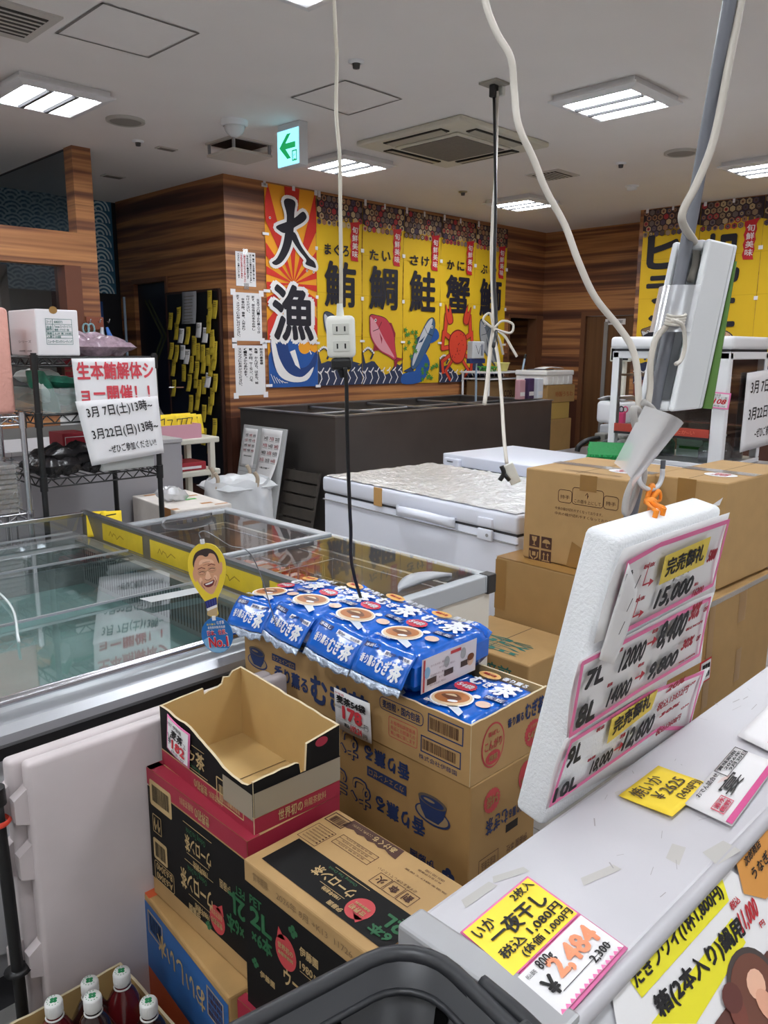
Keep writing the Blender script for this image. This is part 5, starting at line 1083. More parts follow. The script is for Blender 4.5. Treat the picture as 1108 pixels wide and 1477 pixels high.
mb = MB(); F = fr((a+.05, c+.004, .88), (1, 0, 0), (0, 0, 1)); mb.rect(F, 0, 0, b-a-.1, .62, GL2); part('glass_side', mb, t)
mb = MB(); mb.box((b-.03, c+.05, 1.08), (b-.025, d-.05, 1.5), m('cabinet_back', (120, 100, 88), .5)); part('back_panel', mb, t)
for z in (1.07, 1.25, 1.40): mb = MB(); mb.box((a+.03, c+.02, z-.012), (b-.04, d-.02, z), m('shelf_brown', (128, 104, 84), .4)); part('shelf', mb, t)
mb = MB(); mb.box((a-.012, c+.085, 1.035), (a+.0, d-.05, 1.085), m('sill_red', (168, 58, 42), .5)); F = fr((a-.0125, d-.05, 1.035), (0, -1, 0), (0, 0, 1)); mb.text(F, 'HOT', .24, .015, .31, .035, m('sill_text', (214, 110, 84), .5), .0008); mb.text(F, 'あったか~い', .36, .012, .54, .038, m('sill_text', (214, 110, 84), .5), .0008); mb.box((a-.013, c+.085, 1.02), (a, d-.05, 1.034), BLACK); part('heat_sill', mb, t, 'red sill marked HOT')
mb = MB(); mb.box((a+.1, c+.1, 1.252), (b-.1, d-.1, 1.36), m('food_red', (150, 66, 52), .5), .02); part('food_tray', mb, t)
P = [cx(*q, a-.01) for q in ((1019, 564), (1055, 568), (1051, 591), (1015, 587))]; F = fq(P[3], P[2], P[0]); mb = MB(); mb.rect(F, 0, 0, 1, 1, PINK, .002); mb.rect(F, .06, .08, .94, .92, PAPER, .003); mb.text(F, 'あったかお茶', .1, .74, .62, .90, BLACK, .004); mb.text(F, 'ほうじ茶', .35, .58, .9, .74, BLACK, .004); mb.text(F, '￥', .12, .3, .28, .56, BLACK, .004, .02); mb.text(F, '108', .35, .28, .88, .60, RED, .004, .03, .25); mb.text(F, '税抜100', .4, .1, .85, .22, BLACK, .004); solo('price_card', mb, 'pink bordered price card reading 108 on the heated cabinet', 'price card')
sheet([(1078, 538), (1146, 527), (1134, 634), (1067, 653)], 1.915, 'poster', 'white sheet of black dates on the side of the heated cabinet', dr_dates)
JG = clear('jar_glass', (206, 210, 212), .14, .06, see=.8); JL = m('jar_lid', (96, 84, 72), .4, metal=.3); JC = m('jar_contents', (110, 112, 112), .6)
def jar(x, y, z, label, sc=1):
    t = thing('glass_jar', label, 'jar', (x, y, z), 0, 'metal-lidded jars in the heated cabinet'); T = Matrix.Translation((x, y, z)) @ Matrix.Scale(sc, 4)
    mb = MB(T); mb.lathe([(0, .0), (.058, 0), (.062, .01), (.062, .085), (.036, .125), (.036, .145)], JG, 22); mb.lathe([(0, .004), (.055, .004), (.055, .07), (0, .07)], JC, 18); part('body', mb, t)
    mb = MB(T); mb.lathe([(.039, .138), (.041, .14), (.041, .168), (.035, .172), (0, .172)], JL, 20); part('lid', mb, t)
jar(4.86, 2.44, .8755, 'leftmost metal-lidded jar in the heated cabinet, in front', 1.0); jar(4.99, 2.40, .8755, 'metal-lidded jar just right of the leftmost jar'); jar(4.86, 2.06, .8755, 'metal-lidded jar beside the white corner post, left one', .9); jar(4.97, 2.01, .8755, 'metal-lidded jar close behind the white corner post', .9); jar(5.14, 2.02, .8755, 'metal-lidded jar behind the hanging date sheet')
for k in range(2): mb = MB(); z = .8755+.074*k; mb.box((5.02, 2.10, z), (5.26, 2.34, z+.072), m('box_pale_green', (196, 216, 204), .5), .004); mb.rect(fr((5.0195, 2.34, z), (0, -1, 0), (0, 0, 1)), .02, .05, .22, .068, LEAF, .0005); solo('carton_pack', mb, '%s pale green carton behind the jars in the heated cabinet' % ('lower', 'upper')[k], 'carton', (5.14, 2.22, z), 'pale green cartons')
mb = MB(); T = fr((4.80, 2.60, .92), (0, 1, 0), (0, 0, 1)); mb.tube([(.042*math.cos(i*.5236), .042*math.sin(i*.5236), 0) for i in range(12)], .012, m('tape_roll', (206, 204, 196), .4), 8, T, 2, True, 1.6); solo('tape_roll', mb, 'roll of clear tape standing at the left end of the heated cabinet', 'tape roll')
# service counter with taps, printer and little screen
t = thing('service_counter', 'grey counter carrying the taps left of the heated cabinet', 'counter', (5.4, 3.2, 0)); mb = MB(); mb.box((5.02, 2.74, .05), (5.75, 3.40, .765), GM, .006); part('body', mb, t); mb = MB(); mb.box((5.0, 2.735, .765), (5.77, 3.42, .785), STEEL, .004); part('top', mb, t)
a = cx(885, 640, 5.3); t = thing('drink_dispenser', 'grey drink dispenser with two black taps on the service counter', 'dispenser', (5.35, 2.95, .786)); mb = MB(); mb.box((5.26, 2.76, .786), (5.6, 3.05, 1.015), m('dispenser_grey', (176, 178, 182), .4), .012); part('body', mb, t)
for k, y in enumerate((2.99, 2.84)):
    mb = MB(); mb.box((5.16, y-.05, 0.90), (5.27, y+.04, .96), m('tap_body', (118, 116, 108), .4), .01); mb.tube([(5.17, y, .925), (5.10, y+.05, .91), (5.05, y+.09, .87), (5.04, y+.1, .83)], .020, PLB, 9); part('tap', mb, t); mb = MB(); mb.box((5.14, y-.05, .80), (5.2, y+.02, .89), m('valve_yellow', (226, 186, 40), .5), .01); part('valve', mb, t, 'yellow valve')
a = cx(895, 600, 5.55); t = thing('receipt_printer', 'white receipt printer on the grey dispenser', 'printer', (5.45, a.y, 1.017)); mb = MB(); mb.box((5.34, a.y-.12, 1.017), (5.58, a.y+.09, 1.18), PLW, .03, None, 3); part('body', mb, t); mb = MB(); mb.grid(5, 4, lambda u, v: (5.36+.2*v, a.y-.11+.2*u, 1.187+.03*math.sin(3*u+v)), PAPER, True, None, .004); part('paper', mb, t)
b = cx(893, 607, 5.30); t = thing('scissor_holder', 'pink scissor holder hung on the white printer', 'holder', (5.325, b.y, 1.03)); mb = MB(); mb.box((5.30, b.y-.035, 1.02), (5.338, b.y+.035, 1.11), m('holder_pink', (206, 50, 106), .5), .008); part('cup', mb, t)
for k, mt in enumerate((m('handle_blue', (50, 76, 130), .5), PLB, m('holder_pink', (206, 50, 106), .5))): mb = MB(); mb.tube([(5.318+.005*k, b.y+.03-.03*k+.018*math.cos(q*.7854), 1.13+.02*math.sin(q*.7854)) for q in range(8)], .005, mt, 6, None, 2, True); part('handle', mb, t)
a = cx(899, 512, 5.65); t = thing('customer_display', 'small black screen on a pale pole behind the printer', 'screen', (5.66, a.y, .786)); mb = MB(); mb.box((5.645, a.y-.025, .786), (5.68, a.y+.025, a.z+.12), IV, .006); part('pole', mb, t); mb = MB(); mb.box((5.60, a.y-.085, a.z-.05), (5.64, a.y+.085, a.z+.06), IV, .01); mb.box((5.597, a.y-.07, a.z-.038), (5.601, a.y+.07, a.z+.048), m('screen_black', (14, 14, 16), .2)); part('screen', mb, t)
# ================================================================== FOREGROUND STACKS
KN = .946                                  # size of the drink and tea cases against a first guess
RS = lambda old, new: at(new) @ Matrix.Scale(KN, 4) @ Matrix.Translation(-Vector(old))
BP = m('black_print', (13, 11, 11), .7, spec=.25); CR = m('crimson_print', (152, 34, 56), .55); GP = m('bottle_green_print', (36, 96, 58), .6); KP = m('kraft_print', (186, 158, 110), .65); RP = m('badge_red', (186, 62, 66), .6); BRP = m('dark_green_print', (30, 66, 44), .6)
KIN = m('kraft_inside', (188, 156, 100), .75, var=.04, vscale=16); KEDGE = m('card_edge', (206, 190, 156), .8)
def ool_face(mb, F, W_, h, flip, band, top_crimson=False):
    """the black tea-case face; drawn upright in F"""
    z = .0012
    mb.rect(F, .0005, .0, W_-.0005, h-band, BP, .0006)
    if top_crimson: mb.rect(F, .0005, h-band, W_-.0005, h, CR, .0006); mb.rect(F, .0005, h-band-.004, W_-.0005, h-band, KP, .0009)
def ool_art(mb, F, W_, h):
    """lettering, upright; F origin bottom left of the face as it reads"""
    z = .0013
    mb.text(F, 'PET', .018, h*.80, .055, h*.86, GP, z, .02); mb.text(F, '2L', .018, h*.66, .085, h*.79, GP, z, .03); mb.text(F, '×6本', .022, h*.53, .085, h*.645, GP, z, .03)
    mb.disc(F, .125, h*.66, .030, .034, RP, z, 28); mb.poly(F, [(.10, h*.72), (.105, h*.80), (.125, h*.74)], RP, z); mb.text(F, '世界初の', .103, h*.665, .147, h*.705, KP, z+.0006, .02); mb.text(F, '烏龍茶飲料', .103, h*.625, .147, h*.65, KP, z+.0006, .01)
    mb.text(F, '伊藤園', .165, h*.73, .215, h*.79, KP, z, .02)
    for a, b in ((-.007, 0), (.007, 0), (0, -.007), (0, .007)): mb.disc(F, .135+a*.0+.012+a, h*.84+b, .006, .006, GP, z, 10)
    mb.text(F, '1980', .165, h*.64, .20, h*.69, KP, z, .015); mb.text(F, '年創始', .203, h*.645, .222, h*.68, KP, z, .01); mb.rect(F, .165, h*.62, .228, h*.625, KP, z)
    mb.text(F, 'ウーロン茶', .118, h*.44, .245, h*.56, KP, z, .02); mb.text(F, 'Oolong Tea Drink', .14, h*.375, .235, h*.425, GP, z); mb.rect(F, .14, h*.355, .24, h*.36, KP, z)
    mb.text(F, '1980年創始', .165, h*.27, .225, h*.31, KP, z); mb.text(F, 'ウーロン茶', .14, h*.15, .235, h*.25, KP, z, .015); mb.text(F, '伊藤園', .045, h*.34, .09, h*.385, KP, z, .01); mb.rect(F, .14, h*.12, .24, h*.125, KP, z)
    for a, b in ((-.006, 0), (.006, 0), (0, -.006), (0, .006)): mb.disc(F, .03+a, h*.40+b, .005, .005, GP, z, 10)
    mb.rring(F, .25, h*.52, .325, h*.70, .002, KP, z, .008); mb.text(F, 'A:63040', .256, h*.62, .32, h*.675, KP, z, .012); mb.text(F, 'B:63040', .256, h*.54, .32, h*.595, KP, z, .012)
    mb.rring(F, .255, h*.30, .325, h*.46, .003, KP, z, .006); mb.rect(F, .262, h*.32, .318, h*.44, KP, z+.0001); mb.bars(F, .266, h*.33, .314, h*.43, BP, z+.0006, 16)
    mb.rring(F, .285, h*.17, .315, h*.27, .002, KP, z, .004); mb.text(F, '↑↑', .29, h*.185, .31, h*.255, KP, z, .02)
def dr_A(mb, Fl, Ff, Ft, s):
    a, b, h = s
    ool_face(mb, Fl, b, h, False, .042); mb.text(Fl, '賞味期限', .03, h-.030, .075, h-.012, m('date_stamp', (130, 104, 70), .7), .001); mb.text(Fl, '2026年 8月 +K13  11726', .10, h-.030, .30, h-.014, m('date_stamp', (130, 104, 70), .7), .001)
    ool_art(mb, Fl @ Matrix.Translation((0, -.02, 0)), b, h)
    # top: read from the far side, so upside down from here
    T = fr((a/2, -b/2, h), (0, 1, 0), (-1, 0, 0)); T = fr(Ft @ Vector((a, 0, 0)), Ft.col[1].xyz, -Ft.col[0].xyz); z = .0009
    mb.rect(T, .0, a*.52, b*.93, a*.90, BP, z); K = z+.0006
    mb.text(T, 'PET', .008, a*.56, .03, a*.60, GP, K, .02); 
    mb.text(T, '2L', .010, a*.62, .055, a*.74, GP, K, .03); mb.text(T, '6本', .012, a*.755, .058, a*.86, GP, K, .03)
    mb.disc(T, .098, a*.74, .026, .027, RP, K, 28); mb.poly(T, [(.075, a*.80), (.08, a*.86), (.1, a*.8)], RP, K); mb.text(T, '世界初', .080, a*.74, .116, a*.79, KP, K+.0006, .02); mb.text(T, '烏龍茶飲料', .080, a*.70, .116, a*.725, KP, K+.0006, .01)
    mb.text(T, '伊藤園', .115, a*.83, .15, a*.875, KP, K, .01); mb.text(T, '1980年創始', .14, a*.76, .185, a*.80, KP, K, .01); mb.rect(T, .135, a*.745, .20, a*.75, KP, K)
    mb.text(T, 'ウーロン茶', .13, a*.62, .235, a*.73, KP, K, .02); mb.text(T, 'Oolong Tea Drink', .145, a*.565, .22, a*.60, GP, K); mb.rect(T, .12, a*.55, .21, a*.555, KP, K)
    # back half of the top: tear tab, tables, bar code, icons
    mb.poly(T, [(.155, a*.02), (.295, a*.02), (.300, a*.14)]+[(.30-.145*i/10, a*(.12+.02*(i % 2))) for i in range(1, 10)]+[(.150, a*.15)], DB, z); mb.text(T, 'あけくち', .165, a*.045, .225, a*.11, KP, K, .02); mb.text(T, 'ここを押してください', .23, a*.06, .285, a*.09, KP, K)
    mb.ring(T, .175, a*.22, .275, a*.36, .0012, DB, z)
    for k in range(2): mb.rect(T, .175, a*(.265+.045*k), .275, a*(.269+.045*k), DB, z)
    for k in range(3): mb.text(T, '炭水化物 0.02%', .19, a*(.23+.045*k), .262, a*(.25+.045*k), DB, z)
    mb.ring(T, .285, a*.26, b-.012, a*.50, .0012, DB, z)
    for k in range(6): mb.text(T, '品名烏龍茶飲料名称原料', .288, a*(.28+.034*k), b-.018, a*(.298+.034*k), DB, z); mb.disc(T, .2895, a*(.289+.034*k), .002, .002, DB, K, 8)
    mb.ring(T, .292, a*.05, b-.008, a*.19, .0025, DB, z); mb.bars(T, .297, a*.08, b-.014, a*.17, DB, z, 16)
    mb.text(T, '必ず奥まで押してください', .06, a*.30, .155, a*.33, PAPER if False else DB, z)
    for k, ch in enumerate('割傘火'): mb.ring(T, .045+.033*k, a*.34, .076+.033*k, a*.48, .0012, DB, z); mb.text(T, ch, .051+.033*k, a*.37, .07+.033*k, a*.45, DB, z, .02)
    mb.text(T, '0800-100-1100', .045, a*.06, .09, a*.085, DB, z); mb.text(T, '株式会社伊藤園', .045, a*.10, .1, a*.12, DB, z); mb.text(T, '高温を避けて保管', .02, a*.16, .12, a*.18, DB, z)
carton('drink_carton', 'black and kraft tea carton lying in front, nearest to the shopping basket', 'carton', (.815, .890, .380), (.234, .350, .308), 0, KRAFT2, dr_A, flaps=False, bev=.004, k=KN)
def dr_A0(mb, Fl, Ff, Ft, s): mb.rect(Fl, 0, s[2]-.05, s[1], s[2], CR, .0008); mb.rect(Fl, 0, 0, s[1], s[2]-.053, BP, .0008); mb.rect(Ft, 0, 0, .02, s[1], CR, .0008)
carton('drink_carton', 'crimson-topped tea carton on the floor under the front carton', 'carton', (.821, .903, 0), (.25, .375, .400), math.radians(3), KRAFT, dr_A0, flaps=False, bev=.004, k=KN)
def dr_B(mb, Fl, Ff, Ft, s):
    a, b, h = s; bnd = .040
    mb.rect(Fl, .0006, .045, b-.0006, h-bnd-.004, BP, .0006); mb.rect(Fl, 0, h-bnd, b, h, CR, .0008); mb.rect(Ff, 0, .045, a, h-bnd-.004, BP, .0006); mb.rect(Ff, 0, h-bnd, a, h, CR, .0008)
    mb.rect(Ft, 0, 0, .03, b, CR, .0008); mb.rect(Ft, 0, b-.02, a, b, CR, .0008); mb.disc(Ft, .065, b-.06, .022, .022, BP, .0009, 24); mb.disc(Ft, .065, b-.06, .016, .016, KRAFT2, .0014, 24); mb.text(Ft, 'C', .057, b-.072, .074, b-.05, BP, .0018, .02)
    U = Fl @ R180(b, h); z = .0014          # everything on this side stands on its head
    mb.text(U, '世界初の', .13, .008, .185, .034, KP, z, .02); mb.text(U, '烏龍茶飲料', .19, .010, .245, .028, KP, z)
    mb.rring(U, b-.105, .022, b-.012, .085, .004, KP, z, .006); mb.rect(U, b-.101, .026, b-.016, .081, KP, z); mb.bars(U, b-.095, .032, b-.022, .072, BP, z+.0006, 22)
    for k, (y, sc) in enumerate(((.075, .8), (.165, 1))):
        mb.rect(U, .125, y-.012, .235, y-.0105, KP, z); mb.text(U, 'Oolong Tea Drink', .15, y-.006, .225, y+.012, GP, z); mb.text(U, 'ウーロン茶', .13, y+.014, .13+.125*sc, y+.014+.05*sc, KP, z, .022); mb.rect(U, .14, y+.018+.05*sc, .225, y+.0195+.05*sc, KP, z); mb.text(U, '1980年創始', .145, y+.026+.05*sc, .20, y+.044+.05*sc, KP, z, .01)
    mb.text(U, '伊藤園', .06, .13, .10, .15, KP, z); mb.text(U, '伊藤園', .18, .255, .225, .275, KP, z, .015)
    mb.disc(U, .115, .235, .028, .032, RP, z, 28); mb.poly(U, [(.09, .215), (.095, .19), (.12, .21)], RP, z); mb.text(U, '世界初の', .095, .235, .137, .25, KP, z+.0006, .02); mb.text(U, '烏龍茶飲料', .095, .215, .137, .23, KP, z+.0006)
    mb.text(U, 'PET', .012, .115, .045, .135, GP, z, .02); mb.text(U, '2L', .012, .14, .07, .185, GP, z, .03); mb.text(U, '×6本', .018, .19, .078, .235, GP, z, .03)
    for q, w_ in (((.05, .145), 0), ((.15, .268), 0)):
        for aa, bb in ((-.006, 0), (.006, 0), (0, -.006), (0, .006)): mb.disc(U, q[0]+aa, q[1]+bb, .005, .005, GP, z, 10)
    mb.rring(U, b-.075, .165, b-.015, .218, .003, KP, z, .006); mb.rect(U, b-.072, .168, b-.018, .215, KP, z); mb.bars(U, b-.067, .174, b-.023, .21, BP, z+.0006, 16)
    mb.rring(U, b-.10, .222, b-.015, .272, .002, KP, z, .008); mb.text(U, 'B:63040', b-.093, .226, b-.024, .243, KP, z, .012); mb.text(U, 'A:63040', b-.093, .249, b-.024, .266, KP, z, .012)
    mb.rring(U, b-.055, .105, b-.018, .15, .002, KP, z, .003); mb.text(U, '↑↑', b-.05, .11, b-.023, .145, KP, z, .02)
carton('drink_carton', 'black tea carton with upside-down print, second from the floor at the left', 'carton', (.840, 1.262, .380), (.234, .386, .318), 0, KRAFT2, dr_B, flaps=False, bev=.004, k=KN)
def dr_B0(mb, Fl, Ff, Ft, s):
    a, b, h = s; BL = m('crate_blue', (44, 96, 158), .55); OR = m('crate_orange', (206, 92, 48), .55)
    mb.rect(Fl, 0, h*.52, b, h-.015, BL, .0008); mb.rect(Fl, 0, 0, b, h*.52, OR, .0008); mb.rect(Ft, 0, b-.03, a, b, OR, .0008)
    U = Fl @ R180(b, h); mb.text(U, 'おいしい水', .10, .055, .33, .115, KP, .0014, .02); mb.rring(U, b-.10, .03, b-.02, .09, .004, KP, .0014, .006); mb.bars(U, b-.09, .038, b-.03, .08, BP, .0014, 16)
    mb.ring(U, .02, .03, .09, .10, .003, KP, .0014)
    for k in range(4): mb.bars(U, .026, .036+.016*k, .085, .048+.016*k, DB, .0014, 9+k)
carton('drink_carton', 'blue and orange carton at the bottom of the left stack', 'carton', (.825, 1.263, 0), (.27, .40, .400), math.radians(-5), m('kraft_worn', (176, 140, 88), .75, var=.12, vscale=9), dr_B0, flaps=False, bev=.005, k=KN)
# cut-open carton on top
def wallpoly(mb, F, pts, th, inn, out, edge=KEDGE):
    mb.prism(pts, -th, 0, inn, F); mb.poly(F, pts, out, .0007)
    n = len(pts)
    for i in range(n):
        a, b = pts[i], pts[(i+1) % n]
        if a[1] < .01 and b[1] < .01: continue
        mb.add([(a[0], a[1], .0011), (b[0], b[1], .0011), (b[0], b[1], -th-.0006), (a[0], a[1], -th-.0006)], [(0, 1, 2, 3)], edge, False, F @ Matrix.Translation((0, .0005, 0)))
t = thing('open_carton', 'empty cut-down black and crimson tea carton with torn edges', 'carton', (.856, 1.256, .6816), math.radians(-2)); T = at((.856, 1.256, .6816), math.radians(-2)) @ Matrix.Scale(KN, 4); a, b, h = .212, .368, .165; th = .004
def jag(x0, y0, x1, y1, n=8, amp=.003, seed=1):
    rg = random.Random(seed); return [(x0+(x1-x0)*i/n, y0+(y1-y0)*i/n+(rg.uniform(-amp, amp) if 0 < i < n else 0)) for i in range(n+1)]
mb = MB(T); mb.box((-a/2, -b/2, 0), (a/2, b/2, .004), KIN); part('bottom', mb, t)
mb = MB(T); F = fr((-a/2, b/2, .0), (0, -1, 0), (0, 0, 1)); top = jag(0, .138, .13, .135, 6, .002, 2)+jag(.15, .13, .24, .105, 6, .002, 3)+jag(.26, .097, .33, .092, 4, .002, 4)+[(.35, .097), (b, .110)]
wallpoly(mb, F, [(0, 0), (b, 0)]+top[::-1], th, KIN, BP); mb.rect(F, 0, 0, b, .034, CR, .0012); mb.rect(F, 0, .034, b, .037, KP, .0012)
U = F @ R180(b, h); z = .0018; mb.text(F @ R180(0, 0) @ Matrix.Translation((-b, -.034, 0)), '世界初の', .17, .008, .225, .030, KP, z, .02); mb.text(F @ R180(0, 0) @ Matrix.Translation((-b, -.034, 0)), '烏龍茶飲料', .11, .01, .165, .026, KP, z)
mb.text(F, 'ウ', .12, .06, .15, .085, KP, z, .01); mb.text(F, '茶', .155, .055, .19, .092, KP, z, .02); mb.rect(F, .12, .042, .20, .0435, KP, z); mb.rect(F, .14, .098, .19, .0995, KP, z); mb.text(F, 'Oolong', .125, .045, .17, .055, GP, z)
mb.rring(F, .235, .014, .335, .07, .003, KP, z, .004); mb.bars(F, .245, .02, .325, .055, KP, z, 18)
mb.rect(F, .262, .03, b+.0, .085, m('packing_tape', (150, 138, 118), .25), .0026)
part('side_wall', mb, t)
mb = MB(T); F = fr((-a/2, -b/2, 0), (1, 0, 0), (0, 0, 1))
wallpoly(mb, F, [(0, 0), (a, 0), (a, .158), (.128, .145), (.124, .085), (.112, .083), (.108, .110)]+jag(.10, .113, .03, .112, 4, .001, 8)+[(0, .110)], th, KIN, BP); mb.rect(F, 0, 0, a, .034, CR, .0012); mb.rect(F, 0, .034, a, .036, KP, .0012); mb.rect(F, 0, .036, a+.0, .088, m('packing_tape', (150, 138, 118), .25), .0026); mb.rect(F, .0, .088, a, .0905, BP, .003)
mb.text(F, '世界初の', .055, .006, .115, .030, KP, z, .02); mb.text(F, '烏龍茶飲料', .118, .009, .175, .026, KP, z); mb.disc(F, .165, .138, .016, .010, CR, .0014, 20); part('front_wall', mb, t)
mb = MB(T); F = fr((a/2, -b/2, 0), (0, 1, 0), (0, 0, 1)); wallpoly(mb, F, [(0, 0), (b, 0)]+jag(b, .172, 0, .158, 14, .0015, 5), th, KIN, BP); part('side_wall', mb, t)
mb = MB(T); F = fr((a/2, b/2, 0), (-1, 0, 0), (0, 0, 1)); wallpoly(mb, F, [(0, 0), (a, 0)]+jag(a, .138, .105, .148, 4, .001, 6)+[(.104, .133)]+jag(.09, .138, .055, .145, 3, .004, 7)+[(.05, .160), (.035, .157), (.025, .168), (0, .172)], th, KIN, BP); part('back_wall', mb, t)
mb = MB(T); F = at((0, 0, .0046)); mb.poly(F, [(-.09, -.16), (-.03, -.175), (.02, -.15), (-.02, -.12), (-.08, -.1)], m('torn_card', (206, 178, 124), .8), .012); mb.poly(F, [(.02, -.17), (.09, -.16), (.05, -.12), (-.01, -.14)], m('torn_card', (206, 178, 124), .8), .016); mb.rect(F, -.1, -.001, .1, .001, m('card_gap', (84, 62, 36), .8), .0005); part('inner_flap', mb, t)
def price_tag(F, name, label, draw, w_, h, mat=PAPER, border=None, cat='price card', grp=None):
    mb = MB(); mb.grid(6, 4, lambda u, v: (u*w_, v*h, .0016+.003*math.sin(3.1*u)), mat if not border else border, True, F, .0006)
    if border: mb.grid(6, 4, lambda u, v: (.004+u*(w_-.008), .004+v*(h-.008), .0024+.003*math.sin(3.1*(.05+.9*u))), mat, True, F)
    draw(mb, F, .0062); return solo(name, mb, label, cat, group=grp)
def d182(mb, F, z):
    mb.text(F, 'PET 伊藤園', .008, .062, .05, .071, BLACK, z); mb.text(F, '麦茶', .018, .040, .056, .060, BLACK, z, .02, .2); mb.text(F, '2L', .058, .040, .066, .05, BLACK, z); mb.text(F, '￥', .008, .02, .02, .045, BLACK, z); mb.text(F, '182', .022, .016, .062, .037, m('card_red', (214, 60, 70), .6), z, .03); mb.text(F, '税抜169', .02, .006, .06, .013, BLACK, z)
price_tag(fr(T @ Vector((-a/2-.003, b/2-.032, .052)), (T.to_3x3() @ Vector((0, -1, -.12))), (T.to_3x3() @ Vector((0, -.08, 1)))) @ Matrix.Diagonal((1.3, 1, 1, 1)), 'price_card', 'pink bordered card reading 182 on the cut-open carton', d182, .072, .080, PAPER, PINK)
# mugicha case and tray
BLU = m('case_blue_print', (34, 52, 96), .65)
def cup(mb, M, x, y, r, dark, mid, lite, z=.0012):
    mb.disc(M, x, y-.15*r, r*1.25, r*.55, dark, z, 26); mb.disc(M, x, y-.12*r, r*1.12, r*.46, lite, z+.0004, 26); mb.poly(M, [(x-r, y+.7*r), (x+r, y+.7*r), (x+.8*r, y), (x+.45*r, y-.45*r), (x-.45*r, y-.45*r), (x-.8*r, y)], dark, z+.0008); mb.disc(M, x, y+.7*r, r, r*.34, mid, z+.0012, 26); mb.disc(M, x, y+.66*r, r*.82, r*.24, dark, z+.0016, 24); mb.disc(M, x-.2*r, y+.7*r, r*.4, r*.08, lite, z+.002, 16)
def dr_D(mb, Fl, Ff, Ft, s):
    a, b, h = s; U = Fl @ R180(b, h); z = .0012; CUPL = m('case_cup_pale', (150, 128, 96), .65)
    OUT = lambda t_, x0, y0, x1, y1: (mb.text(U, t_, x0, y0, x1, y1, BLU, z, .04), mb.text(U, t_, x0+.004, y0+.004, x1-.004, y1-.004, KRAFT, z+.0016, .0))
    mb.text(U, '香り薫る', .175, .020, .325, .062, BLU, z, .035); OUT('むぎ茶', .345, .005, .56, .085)
    mb.rect(U, .185, .075, .315, .10, BLU, z); mb.text(U, 'カフェインゼロ', .192, .080, .308, .096, KRAFT, z+.0006, .01)
    mb.text(U, '香り薫る', .125, .135, .285, .180, BLU, z, .035); OUT('むぎ茶', .30, .115, .54, .20)
    mb.text(U, '伊藤園', .095, .222, .17, .25, BLU, z, .02)
    for q in ((-.010, 0), (.010, 0), (0, -.010), (0, .010)): mb.disc(U, .055+q[0], .236+q[1], .0085, .0085, BLU, z, 14)
    cup(mb, Fl, b-.105, .215, .042, BLU, m('case_cup_mid', (96, 84, 72), .65), CUPL)
    U = Ff @ R180(a, h); mb.disc(U, .17, .06, .030, .030, RP, z, 40, 0, .1); mb.text(U, '54袋', .150, .045, .19, .075, KRAFT, z+.0006, .02); mb.text(U, 'むぎ茶', .11, .10, .19, .14, BLU, z, .02); mb.text(U, '香り薫る', .05, .11, .105, .135, BLU, z, .02); mb.disc(U, .045, .05, .028, .036, RP, z, 30); mb.text(U, 'こんがり', .025, .05, .065, .065, KRAFT, z+.0006, .02); mb.rect(U, .07, .145, .115, .165, m('handle_hole', (30, 22, 16), .9), z)
    mb.ring(U, .14, .19, .21, .26, .0015, DB, z); mb.text(U, '保管上の注意', .15, .235, .2, .25, DB, z); mb.text(U, '取扱注意品', .15, .20, .2, .22, DB, z); mb.text(U, '伊藤園 本社', .03, .2, .11, .22, DB, z)
carton('tea_case', 'big cardboard tea-bag case with upside-down blue print under the blue bags', 'case', (1.251, 1.277, .393), (.244, .808, .322), 0, KRAFT, dr_D, bev=.004, k=KN)
carton('tea_case', 'tea-bag case on the floor hidden beneath the upside-down printed case', 'case', (1.251, 1.277, 0), (.244, .808, .414), 0, KRAFT, None, bev=.004, k=KN)
t = thing('tea_tray', 'cut-down cardboard tea-bag tray filled with blue bags', 'tray', (1.263, 1.277, .6985)); TT = RS((1.335, 1.35, .652), (1.263, 1.277, .6995)); X0, X1, Y0, Y1, Z0, Z1 = 1.198, 1.472, .948, 1.752, .651, .790
mb = MB(TT); mb.box((X0, Y0, Z0), (X1, Y1, Z0+.004), KRAFT2); part('bottom', mb, t)
mb = MB(TT); F = fr((X0, Y1, Z0), (0, -1, 0), (0, 0, 1)); b = Y1-Y0; hh = Z1-Z0; wallpoly(mb, F, [(0, 0), (b, 0)]+jag(b, hh, 0, hh, 40, .0012, 3), .004, KIN, KRAFT2); z = .0014
cup(mb, F, .058, .065, .036, BLU, m('case_cup_mid', (96, 84, 72), .65), m('case_cup_pale', (150, 128, 96), .65), z)
mb.rect(F, .125, .085, .225, .105, BLU, z); mb.text(F, 'カフェインゼロ', .13, .089, .22, .102, KRAFT2, z+.0006, .01); mb.text(F, '香り薫る', .135, .035, .275, .078, BLU, z, .03); mb.text(F, 'むぎ茶', .285, .02, .50, .10, BLU, z, .035)
mb.rring(F, .535, .088, .672, .120, .002, BLU, z, .012); mb.text(F, '麦焙煎・国内包装', .545, .094, .662, .114, BLU, z, .012); mb.rring(F, .565, .03, .655, .08, .0014, RP, z, .006)
for k in range(3): mb.text(F, ['お客様相談室直通', '商品とお間違えの', '無い様に致します'][k], .572, .062-.013*k, .648, .072-.013*k, RP, z)
for x0, x1, y0, y1 in ((.685, .785, .085, .128), (.665, .78, .030, .070)): mb.ring(F, x0, y0, x1, y1, .003, BLU, z); mb.bars(F, x0+.006, y0+.008, x1-.012, y1-.008, DB, z, 26)
mb.text(F, '株式会社伊藤園', .66, .012, .77, .024, BLU, z); part('side_wall', mb, t)
